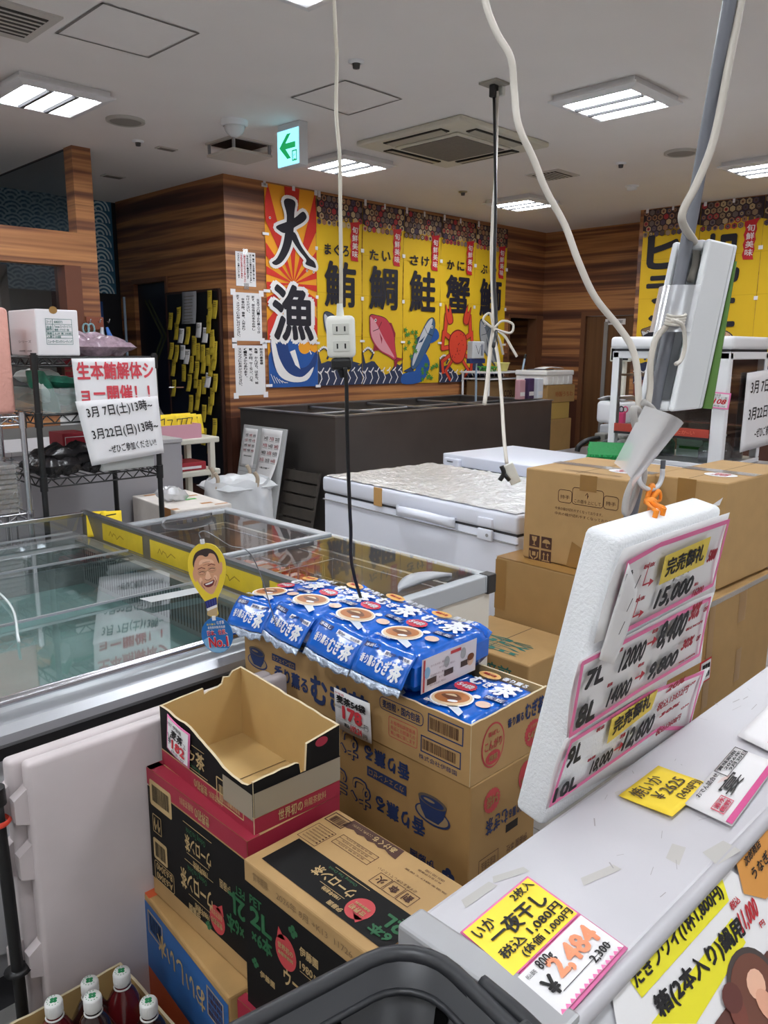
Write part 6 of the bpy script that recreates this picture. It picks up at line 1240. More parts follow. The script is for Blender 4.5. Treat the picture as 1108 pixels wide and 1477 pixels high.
mb = MB(TT); F = fr((X0, Y0, Z0), (1, 0, 0), (0, 0, 1)); a = X1-X0; wallpoly(mb, F, [(0, 0), (a, 0)]+jag(a, hh+.004, 0, hh, 18, .0012, 4), .004, KIN, KRAFT2)
mb.disc(F, .075, .07, .040, .052, RP, z, 34); mb.disc(F, .075, .07, .036, .048, KRAFT2, z+.0005, 34); mb.text(F, 'こんがり', .045, .062, .105, .085, RP, z+.001, .02); mb.text(F, '香ばし', .055, .093, .095, .104, RP, z+.001, .01); mb.disc(F, .075, .042, .026, .016, RP, z+.001, 20); mb.text(F, '焙煎', .06, .035, .09, .050, KRAFT2, z+.0016, .02)
mb.text(F, '香り薫る', .125, .09, .185, .112, BLU, z, .025); mb.text(F, 'むぎ茶', .19, .085, .262, .128, BLU, z, .03); mb.disc(F, .225, .045, .034, .034, RP, z, 44, 0, .1); mb.text(F, '54袋', .203, .03, .248, .055, KRAFT2, z+.0006, .02); mb.text(F, 'お徳用', .212, .058, .238, .068, KRAFT2, z+.0006); part('front_wall', mb, t)
mb = MB(TT); F = fr((X1, Y0, Z0), (0, 1, 0), (0, 0, 1)); wallpoly(mb, F, [(0, 0), (b, 0), (b, hh), (0, hh)], .004, KIN, KRAFT2); part('side_wall', mb, t)
mb = MB(TT); F = fr((X1, Y1, Z0), (-1, 0, 0), (0, 0, 1)); wallpoly(mb, F, [(0, 0), (a, 0), (a, hh), (0, hh)], .004, KIN, KRAFT2); part('back_wall', mb, t)
def d178(mb, F, z):
    mb.text(F, '伊藤園', .006, .088, .03, .094, RED, z); mb.text(F, '麦茶54袋', .010, .068, .086, .088, BLACK, z, .03); mb.text(F, '本体価格', .004, .055, .022, .062, BLACK, z); mb.text(F, '178', .024, .033, .076, .066, m('card_red', (200, 30, 44), .6), z, .05); mb.text(F, '円', .08, .03, .091, .042, BLACK, z); mb.rect(F, .004, .028, .09, .0285, BLACK, z); mb.text(F, '税込', .028, .014, .042, .024, BLACK, z, .02); mb.text(F, '192.24', .045, .010, .074, .026, m('card_red', (200, 30, 44), .6), z, .03); mb.text(F, '円', .078, .008, .087, .018, BLACK, z)
P = cx(491, 1045, 1.128); price_tag(fr((1.120, P.y+.004, P.z-.002), (0, -1, .0), (-.06, 0, 1)) @ Matrix.Diagonal((1.26, 1, 1, 1)), 'price_card', 'white price card reading 178 on the edge of the tea-bag tray', d178, .094, .098)
# blue tea-bag pouches
PBL = m('pouch_blue', (18, 100, 204), .22, var=.06, vscale=30, bump=.35, bscale=26, coat=.5); PDB = m('pouch_dark_blue', (20, 44, 110), .3); PSEAL = m('pouch_seal', (186, 198, 216), .25, metal=.5, bump=.8, bscale=60); PIV = m('pouch_panel', (216, 210, 214), .4)
TEA, TEA2, TEAD = m('tea_amber', (176, 106, 50), .4), m('tea_pale', (222, 196, 160), .4), m('tea_dark', (110, 60, 28), .4)
def pouch_top(mb, F, W_, L_, z):
    WT = m('pouch_white', (238, 240, 244), .3)
    mb.disc(F, W_*.32, L_*.27, .050, .045, WT, z, 26, .6); mb.disc(F, W_*.32, L_*.27, .046, .040, TEA2, z+.0004, 26, .6); mb.disc(F, W_*.31, L_*.28, .040, .030, TEA, z+.0008, 24, .6); mb.poly(F, blob([(W_*.14, L_*.26), (W_*.28, L_*.35), (W_*.46, L_*.30), (W_*.40, L_*.24), (W_*.26, L_*.23)], 3), TEAD, z+.0012); mb.poly(F, blob([(W_*.18, L_*.28), (W_*.27, L_*.33), (W_*.36, L_*.31), (W_*.27, L_*.29)], 3), TEA2, z+.0016); mb.disc(F, W_*.40, L_*.22, .012, .006, WT, z+.0016, 12, .5)
    mb.poly(F, [(W_*.42, L_*.13), (W_*.75, L_*.05), (W_*.72, L_*.13), (W_*.5, L_*.2)], m('pouch_tag', (206, 214, 224), .4), z)
    mb.disc(F, W_*.20, L_*.54, .030, .025, m('badge_crimson', (196, 36, 66), .4), z, 30, 0, .1); mb.text(F, '54袋', W_*.20-.021, L_*.54-.010, W_*.20+.021, L_*.54+.012, WT, z+.0006, .03)
    mb.disc(F, W_*.20, L_*.885, .030, .018, m('grain_gold', (224, 170, 90), .4), z, 24); mb.text(F, '国産大麦', W_*.20-.018, L_*.90-.008, W_*.20+.018, L_*.90+.003, RED, z+.0005, .02)
    mb.text(F, 'む', W_*.08, L_*.63, W_*.32, L_*.79, WT, z, .05); mb.text(F, 'ぎ', W_*.34, L_*.64, W_*.50, L_*.77, WT, z, .05); mb.text(F, '茶', W_*.51, L_*.58, W_*.90, L_*.85, WT, z, .045); mb.text(F, '香り薫る', W_*.42, L_*.87, W_*.86, L_*.95, WT, z, .03)
    mb.disc(F, W_*.54, L_*.44, .010, .009, WT, z, 18); mb.poly(F, [(W_*.62, L_*.46), (W_*.93, L_*.50), (W_*.93, L_*.57), (W_*.6, L_*.53)], PDB, z); mb.text(F, '水出し・煮出し', W_*.63, L_*.48, W_*.91, L_*.54, WT, z+.0005, .01); mb.disc(F, W_*.76, L_*.36, .018, .016, m('tag_cream', (220, 190, 170), .4), z, 18); mb.text(F, '国内焙煎', W_*.06, L_*.08, W_*.36, L_*.12, WT, z, .01)
def make_pouch(x, y, z, W_, L_, Hh, label, rz=0, tilt=0, flap=True, panel=False, seed=0):
    """lies with its long side across the tray; x, y, z is the middle of its underside"""
    p = TT @ Vector((x, y, z)); t = thing('tea_pouch', label, 'tea bag pack', p, rz, 'blue tea-bag packs in the tray'); T = at(p, rz) @ Matrix.Rotation(tilt, 4, 'X') @ Matrix.Scale(KN, 4)
    mb = MB(T); n = 16
    def f(u, v, s):
        X, Y = (u-.5)*2, (v-.5)*2; e = (max(0, 1-abs(X)**7)*max(0, 1-abs(Y)**6))**.45
        return (X*L_/2, Y*W_/2*(1-.03*X*X), Hh/2+s*Hh/2*(.42+.58*e) + .004*noise.noise((u*5+seed, v*4, s*2.))*e)
    mb.grid(n, n, lambda u, v: f(u, v, 1), PBL, True); mb.grid(n, n, lambda u, v: f(1-u, v, -1), PBL, True)
    for s in (0, 1):
        mb.grid(n, 3, lambda u, v: [q for q in (f(u, s, -1+2*v) if s == 0 else f(1-u, s, -1+2*v))], PBL, True); mb.grid(n, 3, lambda u, v: f(s, 1-u if s == 0 else u, -1+2*v), PBL, True)
    F = fr((-L_/2, W_/2, Hh+.0025), (0, -1, 0), (1, 0, 0)); pouch_top(mb, F, W_, L_, .001); part('pouch', mb, t)
    if panel:
        q = MB(T); F = fr((-L_/2, -W_/2-.004, 0), (1, 0, 0), (0, 0, 1)); q.rect(F, .015, .012, L_*.78, Hh-.012, PIV, .001); zz = .0018
        q.rect(F, L_*.42, Hh-.026, L_*.56, Hh-.018, RP, zz); q.rect(F, .02, .014, .026, Hh-.015, RP, zz)
        for k, (u, v) in enumerate(((.05, .55), (.30, .62), (.52, .66))): q.disc(F, L_*u+.02, Hh*v, .010, .014, m('bottle_sky', (130, 176, 206), .4) if k < 1 else m('kettle_grey', (160, 160, 160), .4), zz, 16); 
        for k in range(5): q.text(F, '作り方水出し煮出し', L_*.12+.012+.03*(k % 2), Hh*(.2+.11*k), L_*.12+.07+.03*(k % 2), Hh*(.25+.11*k), m('fine_print', (120, 90, 100), .6), zz)
        for k in range(3): q.rect(F, L_*(.08+.22*k)+.012, Hh*.26+.004*k, L_*(.2+.22*k)+.012, Hh*.40+.004*k, m('photo_dark', (66, 52, 46), .5), zz)
        q.disc(F, L_*.70, Hh*.42, .012, .014, m('skin_print', (214, 176, 150), .5), zz, 16); q.disc(F, L_*.70, Hh*.50, .013, .009, m('tea_dark', (110, 60, 28), .4), zz+.0004, 16); part('back_panel', q, t, 'pale printed instruction panel')
    if flap:
        q = MB(T); A = Hh*.98
        def g(u, v): return (-L_/2+.012-.052*v-.006*math.sin(math.pi*u)*v, (u-.5)*W_*.97, A-.002-.030*v-.036*v*v+.004*noise.noise((u*5+seed, v*4, 7)))
        q.grid(12, 8, lambda u, v: g(1-u, v), PBL, True, None, .004)
        WT = m('pouch_white', (238, 240, 244), .3); I = Matrix.Identity(4); d = MB()
        d.text(I, '香り薫る', .10, .22, .42, .46, WT, .001, .03); d.text(I, 'むぎ', .44, .14, .70, .50, WT, .001, .04); d.text(I, '茶', .71, .08, .92, .52, WT, .001, .04); d.rect(I, .04, .66, .34, .84, PDB, .0); d.text(I, '水出し', .07, .69, .31, .81, WT, .001, .03); d.rect(I, .46, .62, .97, .78, WT, .0); d.text(I, '国内焙煎・国内包装', .49, .65, .94, .75, PDB, .001, .02)
        off = Vector((-.8, 0, .6)); base = len(q.v)
        q.v += [T @ (Vector(g(1-p.x, 1-p.y))+off*(.0050+p.z)) for p in d.v]
        for fc, k2 in zip(d.f, d.fm): q.f.append(tuple(i+base for i in fc)); q.fm.append(q.mi(d.mats[k2])); q.sm.append(False)
        part('end_flap', q, t)
        q = MB(T)
        def g2(u, v): p = Vector(g(1-u, 1)); return p+Vector((-.004-.008*v, 0, -.016*v+.004*math.sin(u*22)*v))
        q.grid(26, 3, g2, PSEAL, True, None, .0015); part('seal', q, t, 'silvery crimped seal')
    q = MB(T); q.grid(8, 3, lambda u, v: (L_/2-.004+.024*v, (u-.5)*W_*.9, Hh*.62+.02*v+.01*math.sin(u*6+seed)), PBL, True, None, .002); part('fin', q, t)
    return t
XC = 1.334; NM = ['nearest', 'second', 'third', 'fourth', 'farthest']
make_pouch(XC+.002, 1.038, .657, .158, .264, .128, 'blue tea-bag pack lying alone at the near right end of the tray', 0, 0, False, False, 0)
for k, y in enumerate((1.205, 1.365, 1.52, 1.668)): make_pouch(XC, y, .657, .150, .262, .118, 'blue tea-bag pack in the lower layer, %s from the near end' % ORD[k], 0, 0, False, False, k+1)
for k, (y, dz, tl, rz) in enumerate(((1.205, 0, .03, .02), (1.375, .004, .10, .03), (1.54, .002, .05, -.05), (1.712, -.012, -.06, .03))): make_pouch(XC+.012, y, .786+dz, .162, .272, .106, 'blue tea-bag pack in the upper layer, %s from the near end' % ORD[k], rz, tl, True, k == 0, k+6)
# ================================================================== FOREGROUND: counter, price board, pole, cords, basket, bottles
CTW = m('counter_white', (200, 198, 202), .4, var=.025, vscale=6); SCUFF = m('scuff_mark', (160, 156, 156), .6)
t = thing('freezer_counter', 'white-topped freezer counter at the lower right', 'counter', (1.5, .3, 0))
tp = MB(); tp.box((.545, .318, .928), (2.6, .506, .952), CTW, .006)
mb = MB(); mb.box((.55, .33, .04), (2.6, .498, .927), m('counter_body', (206, 206, 210), .5), .004); part('body', mb, t)
mb = MB(); mb.box((.528, .31, .84), (.566, .509, .957), m('end_steel', (176, 176, 178), .42, metal=.45), .004); part('end_trim', mb, t)
# sloping film-covered front
FS = fr((.54, .318, .945), (1, 0, 0), (0, .64, .77)); FSn = Vector((0, -.77, .64))
def onf(F, px, py):
    n = F.col[2].xyz; o = F.col[3].xyz; d = ray(px, py); c = Vector((0, 0, H)); p = c+d*((o-c).dot(n)/d.dot(n)); q = F.inverted() @ p; return (q.x, q.y)
mb = MB(); mb.rect(FS, .0, -.42, 2.0, .0, m('front_grey', (196, 196, 200), .45), 0); mb.box((.54, .04, .0), (2.6, .05, .60), m('counter_body', (206, 206, 210), .5)); part('sloped_front', mb, t)
mb = MB(); mb.cyl((.54, .316, .943), (2.6, .316, .943), .010, m('edge_trim', (184, 182, 186), .4), None, 10); part('edge_trim', mb, t)
RM = m('tape_remains', (190, 187, 182), .3); F = at((0, 0, .9524)); rg = random.Random(31)
for px, a_, b_ in (((735, 1262), .05, .012), ((865, 1262), .06, .014), ((690, 1290), .055, .014), ((975, 1232), .04, .02), ((1040, 1230), .05, .03), ((905, 1140), .05, .01)):
    p = cz(px[0], px[1], .952); mb = MB(); mb.poly(Matrix.Translation((p.x, p.y, .9526)) @ Matrix.Rotation(rg.uniform(-.4, .4), 4, 'Z'), [(-a_/2, -b_/2), (a_/2, -b_/2*.6), (a_/2*.9, b_/2), (-a_/2*.8, b_/2*.7)], RM); part('tape_remnant', mb, t)
mb = MB()
for k in range(46):
    x, y = rg.uniform(.58, 1.7), rg.uniform(.33, .5); a_ = rg.uniform(0, 6.28); l_ = rg.uniform(.004, .03); tp.line(F, [(x, y), (x+l_*math.cos(a_), y+l_*math.sin(a_)*.5)], rg.choice((.0006, .001, .0016)), SCUFF, .0004)
part('top', tp, t)
# hand-written sheets under the film on the slope
def slope_sheet(px, name, label, draw, mat=PAPER, cat='sign', lift=.003):
    Q = [onf(FS, *p) for p in px]; mb = MB(); mb.poly(FS, Q, mat, lift); draw(mb, lambda a, b: onf(FS, a, b), lift+.0012); return solo(name, mb, label, cat)
SY = m('marker_yellow', (232, 222, 40), .5)
def fline(mb, q, s_, a, b, c, mat, z, bold=.02):
    """lettering between foot point a, foot end b and top-left c (all pixels on the slope)"""
    A, B, Cc = [Vector((*q(*p), 0)) for p in (a, b, c)]; M_ = FS @ Matrix(((B.x-A.x, Cc.x-A.x, 0, A.x), (B.y-A.y, Cc.y-A.y, 0, A.y), (0, 0, 1, 0), (0, 0, 0, 1))); mb.text(M_, s_, 0, 0, 1, 1, mat, z, bold)
def d_crab(mb, q, z):
    mb.poly(FS, [q(*p) for p in ((898, 1405), (1035, 1258), (1048, 1300), (922, 1440))], SY, z-.0004); mb.poly(FS, [q(*p) for p in ((935, 1477), (1052, 1325), (1072, 1360), (1000, 1477))], SY, z-.0004)
    fline(mb, q, 'たきフワイ(1杯1,800円)', (916, 1432), (1042, 1296), (903, 1404), BLACK, z, .03); fline(mb, q, '箱(2本入り)鍋用', (952, 1477), (1074, 1352), (934, 1440), BLACK, z, .035)
    fline(mb, q, '11,000', (1068, 1352), (1092, 1325), (1058, 1318), RED, z, .03); fline(mb, q, '税込', (1052, 1316), (1064, 1302), (1047, 1304), RED, z); fline(mb, q, '円', (1094, 1340), (1100, 1334), (1090, 1332), RED, z)
    P = [q(*p) for p in ((1026, 1477), (1102, 1372), (1200, 1420), (1130, 1530))]; mb.poly(FS, P, m('photo_brown', (92, 52, 44), .5), z); u, v = q(1085, 1432); mb.disc(FS, u, v, .052, .042, m('photo_bowl', (70, 60, 58), .4), z+.0004, 26); mb.disc(FS, u, v, .045, .036, m('photo_broth', (110, 66, 52), .4), z+.0008, 26)
    for k, (a, b, c) in enumerate(((1085, 1420, (232, 182, 154)), (1060, 1462, (120, 64, 52)), (1100, 1450, (222, 164, 136)), (1050, 1440, (96, 50, 44)))): u, v = q(a, b); mb.disc(FS, u, v, .018, .014, m('photo_bit%d' % k, c, .45), z+.0012+.0002*k, 14, k)
slope_sheet([(880, 1440), (1040, 1248), (1060, 1262), (1300, 1330), (1200, 1640), (900, 1560)], 'price_sheet', 'hand-lettered yellow-banded price sheet with a stew photo on the sloping front', d_crab)
def d_eel(mb, q, z): fline(mb, q, '次郎商店', (1070, 1253), (1092, 1222), (1066, 1240), BLACK, z, .02); fline(mb, q, 'うなぎの', (1082, 1272), (1112, 1232), (1076, 1256), BLACK, z, .02)
slope_sheet([(1056, 1240), (1120, 1168), (1190, 1190), (1100, 1298), (1068, 1290)], 'eel_pack', 'orange eel packet label at the right edge of the photo', d_eel, m('eel_orange', (206, 142, 66), .45), 'packet', .005)
# cards lying on the counter
def flat_card(px, name, label, draw, mat, cat, z=.9555, curl=0.0, grp=None):
    P = [cz(a, b, z) for a, b in px]     # far left, far right, near right, near left as one reads it
    F = fq(P[3], P[2], P[0]); mb = MB(); mb.grid(8, 8, lambda u, v: (u, v, -.001+curl*(1-v)**2), mat, True, F, .0012); draw(mb, F, .0012); return solo(name, mb, label, cat, group=grp)
def d_squid(mb, F, z):
    mb.rect(F, .0, .44, .975, .985, PINK, z); mb.rect(F, .0, .45, .96, .97, m('card_bright_yellow', (252, 222, 66), .6), z+.0004); mb.rect(F, .02, .02, .97, .42, PAPER, z+.0004); K = z+.0012
    for k in range(14): mb.poly(F, [(.02+.066*k, .02), (.086+.066*k, .02), (.053+.066*k, .05)], PINK, K)
    mb.text(F, '2枚入', .62, .87, .93, .96, BLACK, K, .02); mb.text(F, 'いか', .05, .82, .30, .94, BLACK, K, .02); mb.text(F, '一夜干し', .12, .67, .88, .84, BLACK, K, .03); mb.text(F, '税込 1,080円', .06, .56, .92, .66, BLACK, K, .025); mb.text(F, '(体価 1,000円', .22, .46, .94, .55, BLACK, K, .02)
    mb.text(F, '800g', .22, .30, .42, .41, BLACK, K, .01); mb.text(F, '2,484', .28, .15, .90, .36, m('faded_orange', (240, 150, 110), .6), K, .045); mb.text(F, '￥', .10, .12, .24, .28, BLACK, K, .04); mb.text(F, '2,300', .62, .07, .88, .15, BLACK, K, .02); mb.rect(F, .2, .115, .9, .12, BLACK, K); mb.text(F, '税込価格', .06, .34, .18, .38, BLACK, K)
flat_card([(757, 1275), (905, 1363), (822, 1462), (664, 1343)][0:1]+[(905, 1363), (822, 1462), (664, 1343)], 'price_card', 'yellow and pink dried squid price card at the near end of the counter', d_squid, PINK, 'price card') if False else None
CARD = [(664, 1343), (757, 1275), (906, 1366), (812, 1472)]
flat_card([CARD[0], CARD[1], CARD[2], CARD[3]], 'price_card', 'yellow and pink dried squid price card at the near end of the counter', d_squid, PINK, 'price card')
def d_note(mb, F, z): mb.text(F, '焼いか', .08, .62, .70, .92, m('marker_dark', (74, 62, 40), .6), z, .012); mb.text(F, '￥2625', .22, .34, .86, .58, m('marker_dark', (74, 62, 40), .6), z, .012); mb.text(F, '(2430円)', .42, .08, .97, .28, m('marker_dark', (74, 62, 40), .6), z, .012)
flat_card([(893, 1146), (946, 1102), (1024, 1131), (970, 1178)], 'yellow_note', 'yellow handwritten note on the counter in front of the price board', d_note, YEL, 'note', .958, .002)
STAMP = m('stamp_red', (206, 70, 96), .6)
def d_oden(mb, F, z):
    mb.rect(F, .0, .0, 1, .13, m('card_magenta', (206, 70, 136), .5), z); mb.ring(F, .52, .66, .98, .97, .012, BLACK, z); mb.text(F, '賞味期限', .55, .86, .92, .94, BLACK, z, .02); mb.text(F, '2026年', .60, .77, .94, .85, BLACK, z, .02); mb.text(F, '9月30日', .62, .68, .97, .76, BLACK, z, .02)
    mb.text(F, 'おでん詰合せ', .12, .82, .50, .93, BLACK, z, .015); mb.text(F, '宴', .30, .35, .62, .66, BLACK, z, .008); mb.ring(F, .06, .24, .27, .52, .012, STAMP, z); mb.text(F, '清水', .08, .39, .25, .50, STAMP, z, .03); mb.text(F, '熊野', .08, .26, .25, .37, STAMP, z, .03)
    for k in range(3): mb.line(F, [(.40+.03*k, .74), (.50+.03*k, .62)], .006, m('stripe_orange', (226, 150, 120), .6), z)
flat_card([(988, 1158), (1066, 1078), (1122, 1100), (1056, 1190)], 'oden_pack', 'white oden packet with a magenta edge on the counter', d_oden, PAPER, 'packet', .960, .0)
def d_oden2(mb, F, z): mb.ring(F, .10, .2, .40, .55, .02, STAMP, z); mb.text(F, '清水', .13, .39, .37, .53, STAMP, z, .03); mb.text(F, '熊野', .13, .22, .37, .36, STAMP, z, .03); mb.rect(F, 0, 0, 1, .06, m('card_magenta', (206, 70, 136), .5), z)
flat_card([(1064, 1060), (1112, 1006), (1200, 1040), (1150, 1102)], 'oden_pack', 'white oden packet cut by the right edge of the photo', d_oden2, PAPER, 'packet', .960)
# ------------------------------------------------------------------ foam price board hung at the counter's edge
BO = Vector((.806, .512, .956)); BY = Vector((-.005, -.079, .383)).normalized(); FB = fr(BO, (1, 0, 0), BY); SN = Vector(FB.col[2].xyz)
t = thing('foam_board', 'thick white foam board hung at the counter edge, covered in price signs', 'board', (.93, .5, .956)); FOAMB = m('foam_board_white', (232, 234, 236), .6, bump=.25, bscale=260)
mb = MB(FB); mb.box((.0, -.020, -.047), (.285, .392, 0), FOAMB, .010, None, 3); part('slab', mb, t)
mb = MB(FB)
for u in (.125, .145): mb.cyl((u, .386, -.022), (u, .402, -.022), .0035, m('cord_orange', (240, 140, 30), .5), None, 8)
ob = part('string_end', mb, t)
onb = lambda px, py: onf(FB, px, py)
PKB = m('marker_pink', (226, 110, 160), .55)
def board_sign(uv, name, label, draw, lift):
    """uv: bottom left, bottom right, top right, top left on the board; paper stands a little off it"""
    a, b, c, d = [Vector((p[0], p[1], 0)) for p in uv]; mb = MB(FB)
    curl = lambda u, v: lift+.010*max(0, u-.72)**2*12*.1-.004*math.sin(3.1*v)
    mb.grid(12, 5, lambda u, v: (lambda q: (q.x, q.y, curl(u, v)))(a*(1-u)*(1-v)+b*u*(1-v)+c*u*v+d*(1-u)*v), PAPER, True, None, .0006)
    M_ = FB @ Matrix(((b.x-a.x, d.x-a.x, 0, a.x), (b.y-a.y, d.y-a.y, 0, a.y), (0, 0, 1, 0), (0, 0, 0, 1)))
    draw(mb, M_, FB, lift+.0022); return solo(name, mb, label, 'price sign', group='price signs on the foam board')
class SB:                                   # adapter: same calls, but in board coordinates
    pass
def put(mb, ll, ur, s_, mat, z, bold=.02, shear=.0, k=.3502, o=(720, 740)):
    a, b = onb(o[0]+ll[0]*k, o[1]+ll[1]*k), onb(o[0]+ur[0]*k, o[1]+ur[1]*k); I = Matrix.Identity(4); mb.text(I, s_, min(a[0], b[0]), min(a[1], b[1]), max(a[0], b[0]), max(a[1], b[1]), mat, z, bold, shear)
def pborder(mb, pts, z, t_=.007):
    P = [onb(720+.3502*a, 740+.3502*b) for a, b in pts]; mb.line(Matrix.Identity(4), P+P[:1], t_, PKB, z)
DR = m('marker_red', (178, 34, 52), .6)
def parrow(mb, p, z, hook=False):
    a = onb(720+.3502*p[0], 740+.3502*p[1]); I = Matrix.Identity(4)
    if hook: mb.line(I, [(a[0], a[1]+.030), (a[0]-.002, a[1]), (a[0]+.018, a[1])], .0024, DR, z); mb.poly(I, [(a[0]+.014, a[1]+.006), (a[0]+.026, a[1]), (a[0]+.014, a[1]-.006)], DR, z)
    else: mb.line(I, [(a[0]-.012, a[1]), (a[0]+.004, a[1])], .0035, DR, z); mb.poly(I, [(a[0]+.002, a[1]+.008), (a[0]+.015, a[1]), (a[0]+.002, a[1]-.008)], DR, z)
def soldout(mb, pts, z):
    P = [onb(720+.3502*a, 740+.3502*b) for a, b in pts]; I = Matrix.Identity(4); mb.poly(I, P, m('sold_yellow', (226, 200, 84), .7), z); x0 = min(P[0][0], P[3][0]); 
    A, B, Cc = Vector((*P[3], 0)), Vector((*P[2], 0)), Vector((*P[0], 0)); M_ = Matrix(((B.x-A.x, Cc.x-A.x, 0, A.x), (B.y-A.y, Cc.y-A.y, 0, A.y), (0, 0, 1, 0), (0, 0, 0, 1))); mb.text(M_, '完売御礼', .08, .22, .92, .86, BLACK, z+.0006, .02)
def s1(mb, M_, F, z):
    pborder(mb, [(505, 195), (640, 120), (922, 25), (858, 285), (640, 400), (440, 500)], z)
    put(mb, (567, 222), (620, 186), '税抜', DR, z); parrow(mb, (570, 285), z, True); put(mb, (535, 358), (578, 325), '税抜', DR, z); parrow(mb, (530, 415), z, True)
    put(mb, (650, 290), (790, 140), '15,000', BLACK, z, .02); soldout(mb, [(655, 165), (845, 85), (815, 200), (628, 285)], z+.0016)
    put(mb, (603, 398), (785, 240), '15,000', BLACK, z, .04, .15); put(mb, (828, 195), (878, 130), '5800', DR, z, .03, .2); put(mb, (768, 335), (822, 285), '16200', DR, z, .02, .2); put(mb, (778, 292), (800, 270), '税込', DR, z)
    put(mb, (460, 345), (530, 220), '5', BLACK, z, .03); put(mb, (462, 460), (492, 405), 'g', BLACK, z, .03)
def s2(mb, M_, F, z):
    pborder(mb, [(325, 610), (600, 470), (852, 345), (808, 575), (560, 720), (275, 905)], z)
    put(mb, (325, 725), (430, 600), '7L', BLACK, z, .045); put(mb, (288, 885), (398, 740), '8L', BLACK, z, .045); put(mb, (468, 650), (596, 505), '12000', BLACK, z, .03, .15); put(mb, (418, 792), (535, 660), '14000', BLACK, z, .03, .15); parrow(mb, (612, 522), z); parrow(mb, (562, 662), z)
    put(mb, (618, 570), (772, 385), '8,400', BLACK, z, .045, .15); put(mb, (585, 692), (728, 545), '9,800', BLACK, z, .045, .15); put(mb, (758, 440), (822, 350), '30%', DR, z, .045, .2); put(mb, (822, 402), (846, 372), 'OFF', DR, z, .02); put(mb, (728, 560), (790, 490), '30%', DR, z, .045, .2); put(mb, (792, 522), (815, 490), 'OFF', DR, z, .02)
    put(mb, (750, 480), (822, 432), '税込9072円', DR, z, .01); put(mb, (722, 612), (790, 568), '税込10584円', DR, z, .01); put(mb, (610, 490), (640, 460), '税抜', DR, z); put(mb, (460, 572), (495, 540), '税抜', DR, z); put(mb, (425, 710), (452, 682), '税抜', DR, z); put(mb, (552, 628), (582, 600), '税抜', DR, z)
def s3(mb, M_, F, z):
    pborder(mb, [(285, 935), (600, 740), (830, 650), (770, 880), (650, 880), (200, 1195)], z)
    put(mb, (255, 1050), (345, 920), '9L', BLACK, z, .04); put(mb, (205, 1188), (322, 1060), '10L', BLACK, z, .04); put(mb, (354, 1078), (462, 955), '18,000', BLACK, z, .03, .15); parrow(mb, (482, 958), z); put(mb, (484, 988), (637, 812), '12,600', BLACK, z, .04, .15)
    soldout(mb, [(448, 838), (640, 718), (612, 800), (428, 942)], z+.0016); put(mb, (674, 736), (760, 662), '20%', DR, z, .035, .2); put(mb, (762, 715), (800, 682), 'OFF', DR, z, .02); put(mb, (646, 838), (735, 768), '30%', DR, z, .035, .2); put(mb, (736, 806), (772, 775), 'OFF', DR, z, .02); put(mb, (646, 778), (762, 732), '税込13832円', DR, z, .01); put(mb, (640, 885), (732, 845), '税込13608円', DR, z, .012); put(mb, (386, 898), (425, 860), '税抜', DR, z); put(mb, (350, 1020), (388, 985), '税抜', DR, z); put(mb, (484, 925), (512, 892), '税抜', DR, z)
board_sign([onb(*q) for q in ((851, 925), (1025, 850), (1046, 737), (893, 789))], 'price_sign', 'topmost pink-bordered sign on the foam board, with 15,000 and a yellow sold-out note', s1, .0062)
board_sign([onb(*q) for q in ((814, 1062), (1007, 953), (1028, 847), (831, 952))], 'price_sign', 'middle pink-bordered sign on the foam board, with 7L and 8L', s2, .0042)
board_sign([onb(*q) for q in ((786, 1166), (992, 1058), (1021, 961), (813, 1066))], 'price_sign', 'lowest pink-bordered sign on the foam board, with 9L and 10L', s3, .0022)
LS = [onb(*q) for q in ((855, 946), (874, 953), (908, 846), (897, 808))]; mb = MB(FB)
mb.grid(5, 10, lambda u, v: (lambda p: (p[0], p[1], .009+.006*u*math.sin(3.1*(.1+.8*v))))([LS[0][k]*(1-u)*(1-v)+LS[1][k]*u*(1-v)+LS[2][k]*u*v+LS[3][k]*(1-u)*v for k in (0, 1)]), PAPER, True, None, .0006)
for k in range(3): mb.line(Matrix.Identity(4), [(.030+.004*k, .27+.03*k), (.036+.004*k, .285+.03*k)], .002, BLACK, .016)
solo('loose_sheet', mb, 'loose curling sheet at the left edge of the topmost price sign', 'paper')
# ------------------------------------------------------------------ grey pole with cords, foam tray, hook, orange string
NT = cy(1026, 344, .52); XT = NT.x; P0, P1, P2 = cy(908, 752, .545), cx(985, 380, XT-.016), cy(1053, 0, .515)
t = thing('grey_pole', 'slanting grey pole with cords hanging from the ceiling at the right', 'pole', P0)
PT = P2+(P2-P1)*((CEIL-P2.z)/(P2.z-P1.z)); GP_ = m('pole_grey', (108, 110, 118), .4)
mb = MB(); mb.tube([P0, P1, P2, PT], .0095, GP_, 12, None, 4); part('shaft', mb, t)
mb = MB(); mb.cyl((PT.x, PT.y, CEIL-.02), (PT.x, PT.y, CEIL), .035, GP_, None, 16); part('ceiling_plate', mb, t)
def strand(pts, r, mat, d0=None, n=9):
    q = [cy(a, b, y) for a, b, y in pts]; mb = MB(); mb.tube(q, r, mat, n, None, 6); return mb
CORDW = m('cord_ivory', (196, 189, 178), .45)
mb = strand([(1078, -60, .50), (1069, 0, .505), (1052, 90, .51), (1030, 200, .515), (1005, 265, .52), (987, 300, .53), (985, 322, .535), (1003, 352, .545), (1004, 378, .55), (996, 405, .55)], .0056, CORDW); solo('extension_lead', mb, 'ivory cord running down along the slanting grey pole', 'cord')
mb = strand([(976, 452, .545), (962, 470, .545), (947, 488, .545), (939, 520, .545), (938, 560, .54), (934, 590, .535)], .0045, CORDW); solo('extension_lead', mb, 'short ivory cord tied to the pole below the foam tray film', 'cord')
